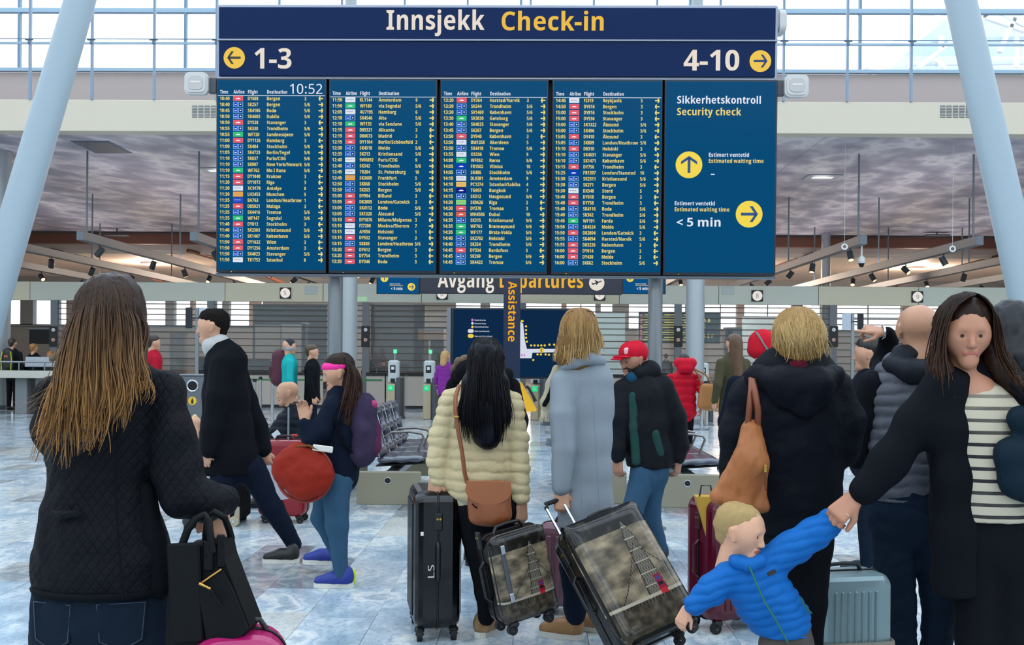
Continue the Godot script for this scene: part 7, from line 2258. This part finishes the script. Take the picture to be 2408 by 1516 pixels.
func make_luggage() -> void:
	M.gloss = hexmat("050507", 0.2)
	M.gloss.metallic_specular = 0.4
	M.gloss.clearcoat_enabled = true
	M.gloss.clearcoat = 0.25
	M.gloss.clearcoat_roughness = 0.06
	M.gloss_brown = hexmat("100d0b", 0.22)
	M.gloss_brown.metallic_specular = 0.4
	M.bridge = bridge_print()
	# big black case held by the cream jacket
	var c := ground(1012, 1500)
	var o := thing("suitcase", "large glossy black hard suitcase with handwritten LS beside the cream jacket", "suitcase", Vector3(c.x, 0, -5.45))
	o.rotation.y = deg_to_rad(11)
	suitcase(o, 0.48, 0.25, 0.79, M.gloss, M.black, {"ribs": 6, "wheel": 0.06})
	part(o, "luggage_tag", mb().box(Vector3(-0.085, 0.575, 0.246), Vector3(0.016, 0.02, 0.004), 0.001).mesh(), hexmat("e9dfd0", 0.6))
	var b := mb().place(Transform3D(Basis(Vector3.BACK, PI / 2), Vector3(-0.05, 0.38, 0.2475)))
	letter(b, "LS", Vector3(-0.035, -0.03, 0), 0.034, 0.066, false)
	part(o, "handwriting", b.mesh(), hexmat("d8d2c8", 0.7))
	# small printed case lifted off the floor
	o = thing("suitcase", "small suitcase with a sepia bridge print lifted off the floor", "suitcase", at(1240, 1470, 5.05))
	o.basis = Basis(Vector3.BACK, deg_to_rad(9)) * Basis(Vector3.UP, deg_to_rad(-62)) * Basis(Vector3.RIGHT, deg_to_rad(3))
	suitcase(o, 0.33, 0.19, 0.5, M.gloss_brown, M.black, {"wheel": 0.05, "corner": 0.06})
	printed_face(o, 0.33, 0.19, 0.5, 0.05, 1.0)
	part(o, "clip_handle", mb().box(Vector3(0.1, 0.31, 0.1), Vector3(0.02, 0.26, 0.022), 0.006).mesh(), M.mid)
	part(o, "clip_cap", mb().box(Vector3(0.106, 0.43, 0.1), Vector3(0.022, 0.045, 0.024), 0.004).box(Vector3(0.106, 0.19, 0.1), Vector3(0.022, 0.045, 0.024), 0.004).mesh(), M.chrome)
	# large printed case wheeled along on one edge
	o = thing("suitcase", "large suitcase with a sepia bridge print leaning on its drawn out handle", "suitcase", at(1560, 1530, 4.75))
	o.basis = Basis(Vector3.BACK, deg_to_rad(30)) * Basis(Vector3.RIGHT, deg_to_rad(-26)) * Basis(Vector3.UP, deg_to_rad(-64))
	suitcase(o, 0.44, 0.27, 0.72, M.gloss_brown, M.black, {"wheel": 0.055, "corner": 0.06, "pole": 0.2, "pole_x": -0.09, "pole_z": 0.1, "pole_half": 0.05, "handle_z": -0.06})
	printed_face(o, 0.44, 0.27, 0.72, 0.055, 1.0)
	# dusty pink case behind the grey coat
	c = ground(1335, 1440)
	o = thing("suitcase", "dusty pink hard suitcase standing behind the grey coated woman's legs", "suitcase", Vector3(c.x, 0, c.z))
	o.rotation.y = deg_to_rad(70)
	suitcase(o, 0.36, 0.22, 0.53, hexmat("7c5560", 0.3), hexmat("4b3138", 0.4), {"ribs": 4})
	# maroon case by the short blonde woman
	c = ground(1712, 1472)
	o = thing("suitcase", "maroon glossy suitcase with grooves standing behind the boy", "suitcase", Vector3(c.x, 0, c.z))
	o.rotation.y = deg_to_rad(-62)
	suitcase(o, 0.42, 0.26, 0.74, hexmat("5a0c24", 0.16), hexmat("3a0818", 0.3), {"ribs": 7, "wheel": 0.06})
	var bag := thing("paper_bag", "yellow paper shopping bag beside the maroon suitcase", "bag", at(1655, 1225, 5.5))
	part(bag, "bag_front", mb().prism(PackedVector2Array([Vector2(-0.05, 0.14), Vector2(0.07, 0.14), Vector2(0.06, -0.13), Vector2(0.02, -0.14)]), 0.09).mesh(), hexmat("c79a35", 0.6))
	part(bag, "bag_handle", mb().tube([Vector3(-0.03, 0.14, 0.03), Vector3(-0.02, 0.2, 0.03), Vector3(0.03, 0.2, 0.03), Vector3(0.04, 0.14, 0.03)], [0.005], 6).mesh(), hexmat("1d2026", 0.6))
	# silver case with a strap
	o = thing("suitcase", "silver grooved cabin suitcase with a grey strap beside the pointing man", "suitcase", Vector3(at(1982, 1400, 4.35).x, 0, -4.35))
	o.rotation.y = deg_to_rad(-78)
	suitcase(o, 0.36, 0.22, 0.585, hexmat("8aa0a3", 0.25, 0.25), hexmat("20262a", 0.4), {"ribs": 7, "wheel": 0.05, "corner": 0.05})
	var strap := []
	for v in rounded(0.25, 0.37, 0.04, 5):
		strap.append(Vector3(v.x, 0.285, v.y))
	strap.append(strap[0])
	part(o, "luggage_strap", mb().tube(strap, [0.022], 8, false, 0.25, Vector3.RIGHT).mesh(), hexmat("8d887c", 0.8))
	part(o, "corner_pouch", mb().box(Vector3(0.0, 0.49, 0.19), Vector3(0.14, 0.12, 0.04), 0.012).mesh(), M.dark)
	# magenta case in front of the handbag
	o = thing("suitcase", "magenta hard suitcase with a black band below the black handbag", "suitcase", Vector3(at(560, 1500, 3.05).x, 0, -3.05))
	o.rotation.y = deg_to_rad(-75)
	suitcase(o, 0.30, 0.22, 0.655, hexmat("a81c5c", 0.25), M.black, {"wheel": 0.05, "side_handle": false, "corner": 0.1})
	# black trolley with cream edge, red trolley with drawn out handle
	c = ground(548, 1228)
	o = thing("trolley_case", "black fabric trolley case with cream piping and a pale wheel", "suitcase", Vector3(c.x, 0, c.z))
	part(o, "body", mb().box(Vector3(0, 0.3, 0), Vector3(0.22, 0.54, 0.4), 0.03).mesh(), M.black_cloth)
	part(o, "cream_edge", mb().box(Vector3(-0.085, 0.3, 0.2), Vector3(0.04, 0.53, 0.016), 0.006).mesh(), hexmat("b7a888", 0.6))
	part(o, "corner_guard", mb().prism(PackedVector2Array([Vector2(0.03, 0.02), Vector2(0.115, 0.02), Vector2(0.115, 0.17), Vector2(0.09, 0.17), Vector2(0.07, 0.1)]), 0.02, Transform3D(Basis(), Vector3(0, 0, 0.2))).mesh(), hexmat("a99c86", 0.5))
	part(o, "wheel", mb().cyl(Vector3(0.07, 0.045, 0.19), Vector3(0.07, 0.045, 0.225), 0.045, 20).mesh(), hexmat("b3a78f", 0.5))
	part(o, "wheel_hub", mb().cyl(Vector3(0.07, 0.045, 0.22), Vector3(0.07, 0.045, 0.23), 0.014, 10).mesh(), M.chrome)
	part(o, "side_badge", mb().box(Vector3(0.05, 0.24, 0.203), Vector3(0.03, 0.06, 0.006), 0.003).mesh(), hexmat("b9ad9b", 0.5))
	part(o, "foot", mb().box(Vector3(-0.08, 0.015, 0.15), Vector3(0.05, 0.03, 0.05), 0.005).box(Vector3(0.0, 0.015, -0.15), Vector3(0.15, 0.03, 0.05), 0.005).mesh(), M.rubber)
	c = ground(668, 1226)
	o = thing("suitcase", "red hard suitcase with drawn out handle in front of the seated man", "suitcase", Vector3(c.x, 0, c.z))
	o.rotation.y = deg_to_rad(90)
	suitcase(o, 0.43, 0.27, 0.745, hexmat("86101f", 0.2), hexmat("2a0a10", 0.35), {"ribs": 0, "wheel": 0.06, "pole": 0.31, "pole_x": 0.0, "pole_z": 0.12, "side_handle": false})
	part(o, "paper_tag", mb().box(Vector3(0.0, 0.79, -0.08), Vector3(0.005, 0.07, 0.05), 0.001, Basis(Vector3.RIGHT, 0.9)).mesh(), hexmat("cfd8de", 0.6))
	part(o, "red_tag", mb().box(Vector3(0.03, 0.775, 0.08), Vector3(0.03, 0.03, 0.06), 0.008).mesh(), hexmat("b3371c", 0.6))
	make_handbag()

func make_handbag() -> void:
	var d := 3.02
	var hb := thing("handbag", "large black leather handbag with gold zip held by the quilted jacket", "bag", at(490, 1400, d))
	var o := hb.position
	var lm := relief(hexmat("07080a", 0.5), M.fine, 0.04, Vector3(9, 9, 9))
	lm.metallic_specular = 0.3
	var outline := PackedVector2Array()
	for v: Array in [[414, 1300], [440, 1282], [500, 1276], [528, 1272], [536, 1310], [560, 1375], [596, 1468], [585, 1485], [500, 1524], [420, 1530], [398, 1520], [402, 1420]]:
		var q := at(v[0], v[1], d) - o
		outline.append(Vector2(q.x, q.y))
	part(hb, "body", mb().prism(outline, 0.13, Transform3D(Basis(Vector3.UP, 0.0), Vector3(0, 0, -0.03))).mesh(), lm)
	var pock := PackedVector2Array()
	for v: Array in [[478, 1372], [536, 1334], [560, 1382], [594, 1468], [584, 1480], [502, 1515]]:
		var q := at(v[0], v[1], d) - o
		pock.append(Vector2(q.x, q.y))
	part(hb, "front_pocket", mb().prism(pock, 0.02, Transform3D(Basis(), Vector3(0, 0, 0.042))).mesh(), lm)
	part(hb, "side_flap", mb().box(at(448, 1385, d, 0.045) - o, Vector3(0.1, 0.3, 0.016), 0.006, Basis(Vector3.BACK, 0.05)).mesh(), lm)
	part(hb, "gold_zip", mb().tube(pix([[486, 1362, 0.06], [510, 1345, 0.06], [535, 1328, 0.06]], d, o), [0.0035], 6).mesh(), M.gold)
	part(hb, "zip_pull", mb().tube(pix([[486, 1360, 0.065], [500, 1366, 0.068], [511, 1372, 0.066]], d, o), [0.006, 0.004, 0.005], 6).mesh(), M.gold)
	part(hb, "pull_cord", mb().tube(pix([[511, 1372, 0.066], [522, 1392, 0.066], [534, 1412, 0.062]], d, o), [0.004], 6).mesh(), lm)
	part(hb, "gold_stud", mb().cyl(at(421, 1358, d, 0.03) - o, at(421, 1358, d, 0.042) - o, 0.007, 12).cyl(at(497, 1300, d, 0.035) - o, at(497, 1300, d, 0.048) - o, 0.006, 12).cyl(at(466, 1283, d, 0.035) - o, at(466, 1283, d, 0.048) - o, 0.006, 12).mesh(), M.gold)
	part(hb, "handle", mb().tube(pix([[433, 1286, 0.03], [452, 1240, 0.04], [468, 1215, 0.03], [486, 1208, 0.02], [498, 1222, 0.03], [505, 1260, 0.04], [512, 1292, 0.04]], d, o), [0.012], 8).mesh(), lm)
	part(hb, "handle", mb().tube(pix([[460, 1284, -0.09], [466, 1245, -0.08], [478, 1218, -0.06], [494, 1208, -0.04], [514, 1225, -0.06], [520, 1255, -0.08], [524, 1280, -0.09]], d, o), [0.011], 8).mesh(), lm)
	part(hb, "handle_tab", mb().box(at(500, 1300, d, 0.042) - o, Vector3(0.03, 0.09, 0.012), 0.004).box(at(528, 1290, d, 0.036) - o, Vector3(0.025, 0.1, 0.012), 0.004).mesh(), lm)

# ---------- furniture ----------
func make_bench(px: float, front: float, back_at: float, seats: int, label: String, flip := 1.0) -> void:
	# a row of seats running away from the hall; px is the middle of the end panel
	var c := at(px, 1200, front)
	var o := thing("airport_bench", label, "bench", Vector3(c.x, 0, -front))
	var leather := hexmat("3a3d4c", 0.2)
	leather.metallic_specular = 0.7
	part(o, "end_panel", mb().box(Vector3(0, 0.215, 0), Vector3(0.63, 0.33, 0.035), 0.012).mesh(), hexmat("8f8873", 0.45))
	part(o, "panel_hole", mb().cyl(Vector3(-0.01, 0.29, 0.016), Vector3(-0.01, 0.29, 0.0195), 0.03, 20).mesh(), M.black)
	part(o, "hole_ring", mb().tube(ring_path(Vector3(-0.01, 0.29, 0.019), 0.031, Vector3.BACK, 20), [0.004], 6).mesh(), M.chrome)
	part(o, "beam", mb().box(Vector3(0.02 * flip, 0.34, -0.3 * seats), Vector3(0.12, 0.08, 0.6 * seats), 0.01).mesh(), M.steel)
	for k in 2:
		for s: float in [-1.0, 1.0]:
			part(o, "leg", mb().cyl(Vector3(s * 0.24, 0.0, -0.04 - (0.6 * seats - 0.1) * k), Vector3(s * 0.24, 0.07, -0.04 - (0.6 * seats - 0.1) * k), 0.01, 10).cyl(Vector3(s * 0.24, 0.0, -0.04 - (0.6 * seats - 0.1) * k), Vector3(s * 0.24, 0.01, -0.04 - (0.6 * seats - 0.1) * k), 0.022, 12).mesh(), M.chrome)
		if k == 1:
			part(o, "end_panel", mb().box(Vector3(0, 0.215, -0.6 * seats), Vector3(0.63, 0.33, 0.035), 0.012).mesh(), hexmat("8f8873", 0.45))
	for k in seats:
		var z := -0.12 - 0.56 * k - 0.28 * 0.0
		var turn := Basis(Vector3.BACK, deg_to_rad(4.0 * flip))
		var st := part(o, "seat", soft([[Vector3(-0.05 * flip, 0.475, z - 0.02), Vector3(-0.05 * flip, 0.475, z - 0.44), 0.09, 0.09, Vector3(1, 2.4, 1), 0.02], [Vector3(0.24 * flip, 0.49, z - 0.02), Vector3(0.24 * flip, 0.49, z - 0.44), 0.1, 0.1, Vector3(1, 2.6, 1), 0.05], [Vector3(0.1 * flip, 0.482, z - 0.02), Vector3(0.1 * flip, 0.482, z - 0.44), 0.1, 0.1, Vector3(1, 2.6, 1), 0.05]], 0.016), leather)
		part(st, "seat_shell", mb().box(Vector3(0.1 * flip, 0.435, z - 0.23), Vector3(0.5, 0.014, 0.5), 0.006, turn).mesh(), M.rubber)
		var bk := part(o, "backrest", soft([[Vector3(-0.13 * flip, 0.55, z + 0.02), Vector3(-0.13 * flip, 0.55, z - 0.46), 0.05, 0.05, ROUND, 0.03], [Vector3(-0.2 * flip, 0.74, z + 0.02), Vector3(-0.2 * flip, 0.74, z - 0.46), 0.048, 0.048, ROUND, 0.09], [Vector3(-0.26 * flip, 0.93, z + 0.02), Vector3(-0.26 * flip, 0.93, z - 0.46), 0.045, 0.045, ROUND, 0.09], [Vector3(-0.13 * flip, 0.55, z - 0.22), Vector3(-0.26 * flip, 0.93, z - 0.22), 0.045, 0.04, ROUND, 0.05]], 0.017), leather)
		part(bk, "side_piping", mb().tube([Vector3(-0.1 * flip, 0.5, z + 0.06), Vector3(-0.17 * flip, 0.74, z + 0.06), Vector3(-0.23 * flip, 0.95, z + 0.05)], [0.005], 6).mesh(), M.chrome)
		if k in [1, 2]:
			part(o, "armrest", mb().tube([Vector3(-0.08 * flip, 0.5, z + 0.05), Vector3(-0.16 * flip, 0.66, z + 0.05), Vector3(-0.06 * flip, 0.71, z + 0.05), Vector3(0.12 * flip, 0.72, z + 0.05), Vector3(0.25 * flip, 0.7, z + 0.05), Vector3(0.27 * flip, 0.66, z + 0.05), Vector3(0.19 * flip, 0.46, z + 0.05)], [0.013], 8).mesh(), hexmat("8f8a84", 0.25, 0.9))

func make_furniture() -> void:
	make_bench(914, 9.7, 12.0, 4, "row of dark leather airport seats beside the cream jacket")
	make_bench(1618, 9.7, 12.0, 4, "row of dark leather airport seats behind the red capped man")
	make_bench(1398, 9.9, 12.0, 4, "row of dark leather airport seats hidden behind the grey coat", -1.0)
	make_bench(752, 10.6, 12.0, 2, "short row of dark seats under the seated bald man", -1.0)
	# bottle bin
	var d := 16.6
	var c := at(462, 990, d)
	var o := thing("bottle_bin", "grey bottle bin with a round opening and a yellow bottle symbol", "bin", Vector3(c.x, 0, -d))
	var h := at(462, 882, d).y
	part(o, "cabinet", mb().box(Vector3(0, h / 2, 0), Vector3(0.42, h, 0.42), 0.02).mesh(), hexmat("63676a", 0.45, 0.2))
	part(o, "lid", mb().box(Vector3(0, h + 0.01, 0), Vector3(0.44, 0.025, 0.44), 0.006).mesh(), M.steel)
	part(o, "opening_ring", mb().tube(ring_path(Vector3(0, h - 0.17, 0.212), 0.09, Vector3.BACK, 24), [0.016], 8).mesh(), M.chrome)
	part(o, "opening", mb().cyl(Vector3(0, h - 0.17, 0.2), Vector3(0, h - 0.17, 0.214), 0.085, 24).mesh(), M.gloss_black)
	var sy := part(o, "symbol_disc", mb().cyl(Vector3(0, h - 0.42, 0.2), Vector3(0, h - 0.42, 0.214), 0.07, 24).mesh(), hexmat("e3b52e", 0.5))
	part(sy, "bottle_symbol", mb().prism(PackedVector2Array([Vector2(-0.018, -0.045), Vector2(0.018, -0.045), Vector2(0.018, 0.01), Vector2(0.007, 0.025), Vector2(0.007, 0.045), Vector2(-0.007, 0.045), Vector2(-0.007, 0.025), Vector2(-0.018, 0.01)]), 0.004, Transform3D(Basis(), Vector3(0, h - 0.42, 0.216))).mesh(), M.black)
	for s: float in [-1.0, 1.0]:
		part(o, "edge_strip", mb().box(Vector3(s * 0.212, h / 2, 0.2), Vector3(0.016, h, 0.03), 0.004).mesh(), M.chrome)
	# monitor poles
	for a: Array in [[463.0, 21.0, 723.0, 772.0, "grey pole with two small monitors behind the striding man's head"], [2004.0, 23.0, 737.0, 775.0, "grey pole with two small monitors beside the pointing hand"]]:
		var p := at(a[0], 880, a[1])
		var hi := at(a[0], a[2], a[1]).y
		var lo := at(a[0], a[3], a[1]).y
		var m := thing("monitor_pole", a[4], "monitor", Vector3(p.x, 0, -a[1]))
		part(m, "pole", mb().box(Vector3(0, hi / 2, 0), Vector3(0.07, hi, 0.06), 0.006).mesh(), M.steel)
		part(m, "foot_plate", mb().box(Vector3(0, 0.01, 0), Vector3(0.4, 0.02, 0.4), 0.004).mesh(), M.steel)
		for s: float in [-1.0, 1.0]:
			var q := part(m, "monitor", mb().box(Vector3(s * 0.16, (hi + lo) / 2, 0.06), Vector3(0.2, hi - lo, 0.05), 0.008, Basis(Vector3.UP, s * 0.7)).mesh(), M.dark if (s < 0) == (a[0] < 1000) else hexmat("b6bcc6", 0.4))
			part(q, "bracket", mb().cyl(Vector3(0, (hi + lo) / 2, 0.02), Vector3(s * 0.14, (hi + lo) / 2, 0.03), 0.02, 8).mesh(), M.mid)
	# belt posts
	for a: Array in [[540.0, 985.0], [598.0, 1000.0], [612.0, 985.0], [640.0, 1000.0], [1650.0, 1010.0], [1662.0, 1000.0], [1988.0, 1040.0], [1975.0, 1010.0]]:
		var g := ground(a[0], a[1])
		var b := thing("belt_post", "slim steel queue post " + ("near the bottle bin" if a[0] < 1000 else "near the red puffer coat" if a[0] < 1800 else "beside the pointing man"), "post", Vector3(g.x, 0, g.z), "steel queue posts")
		part(b, "shaft", mb().cyl(Vector3(0, 0.03, 0), Vector3(0, 0.98, 0), 0.035, 16).mesh(), M.chrome)
		part(b, "base", mb().lathe([Vector2(0.0, 0.0), Vector2(0.17, 0.0), Vector2(0.16, 0.02), Vector2(0.05, 0.035), Vector2(0.0, 0.035)], 24).mesh(), M.steel)
		part(b, "belt_head", mb().cyl(Vector3(0, 0.93, 0), Vector3(0, 1.0, 0), 0.042, 16).mesh(), M.black)
	var g1 := ground(598, 1000)
	var g2 := ground(900, 985)
	var ga := ground(556, 985)
	single("queue_belt", "green printed queue belt stretched behind the seated man", "belt", mb().box((ga + g2) / 2 + Vector3(0, 0.93, 0), Vector3(g2.x - ga.x, 0.05, 0.006), 0.002, Basis(Vector3.UP, atan2(ga.z - g2.z, g2.x - ga.x))).mesh(), hexmat("3f6f4a", 0.7))
	# far desk at the side, with rail
	d = 24.8
	var l := at(-60, 880, d)
	var r := at(178, 880, d)
	var top := at(60, 871, d).y
	var dk := thing("check_desk", "long pale desk with a steel rail at the side of the hall", "desk", Vector3((l.x + r.x) / 2, 0, -d))
	var w := r.x - l.x
	part(dk, "worktop", mb().box(Vector3(0, top - 0.09, 0), Vector3(w, 0.18, 0.9), 0.01).mesh(), hexmat("b9b7aa", 0.4))
	for q: float in [-0.42, 0.0, 0.2, 0.46]:
		part(dk, "pedestal", mb().box(Vector3(w * q, (top - 0.18) / 2, -0.1), Vector3(0.3, top - 0.18, 0.6), 0.01).mesh(), M.grey)
	part(dk, "rail", mb().cyl(Vector3(-w / 2, top + 0.22, 0.3), Vector3(w / 2, top + 0.22, 0.3), 0.025, 10).mesh(), M.steel)
	for q in 5:
		part(dk, "rail_post", mb().cyl(Vector3(w * (-0.5 + 0.25 * q), top, 0.3), Vector3(w * (-0.5 + 0.25 * q), top + 0.22, 0.3), 0.018, 8).mesh(), M.steel)
	for q in 3:
		var mo := thing("desk_monitor", "small monitor on the pale side desk", "monitor", Vector3((l.x + r.x) / 2 + w * (0.05 + 0.15 * q), top, -d - 0.15), "monitors on the pale side desk")
		part(mo, "foot", mb().box(Vector3(0, 0.008, 0), Vector3(0.2, 0.016, 0.15), 0.004).cyl(Vector3(0, 0.01, 0), Vector3(0, 0.1, 0), 0.02, 8).mesh(), M.dark)
		part(mo, "screen_back", mb().box(Vector3(0, 0.22, 0), Vector3(0.4, 0.26, 0.03), 0.008, Basis(Vector3.RIGHT, -0.2)).mesh(), hexmat("9aa0a6", 0.4))

# ---------- everything ----------
func _ready() -> void:
	var cam := Camera3D.new()
	cam.name = "camera"
	cam.projection = Camera3D.PROJECTION_FRUSTUM
	cam.near = 0.1
	cam.far = 400.0
	cam.size = 0.1 * 1516.0 / FOCAL
	cam.frustum_offset = Vector2(0, 0.1 * 82.0 / FOCAL)
	cam.transform = Transform3D(cam_basis, EYE)
	cam.current = true
	add_child(cam)
	var env := Environment.new()
	var sky := ProceduralSkyMaterial.new()
	sky.sky_top_color = Color(0.84, 0.91, 0.98)
	sky.sky_horizon_color = Color(0.96, 0.97, 0.98)
	sky.ground_horizon_color = Color(0.55, 0.56, 0.57)
	sky.ground_bottom_color = Color(0.4, 0.4, 0.4)
	sky.sky_curve = 0.2
	sky.sky_energy_multiplier = 1.0
	env.background_mode = Environment.BG_SKY
	env.sky = Sky.new()
	env.sky.sky_material = sky
	env.background_energy_multiplier = 3.7
	env.tonemap_mode = Environment.TONE_MAPPER_LINEAR
	env.tonemap_exposure = 1.0
	env.sdfgi_enabled = true
	env.ssao_enabled = true
	env.ssil_enabled = true
	var w := WorldEnvironment.new()
	w.environment = env
	add_child(w)
	make_materials()
	make_floor()
	make_hall()
	make_outside()
	make_tracks()
	make_security()
	make_board()
	make_signs()
	wear()
	make_luggage()
	make_furniture()
	make_quilted_woman()
	make_cream_woman()
	make_grey_coat_woman()
	make_black_coat_woman()
	make_pointing_man()
	make_mother()
	make_boy()
	make_cap_man()
	make_coat_man()
	make_backpack_girl()
	make_seated_man()
	make_bystanders()
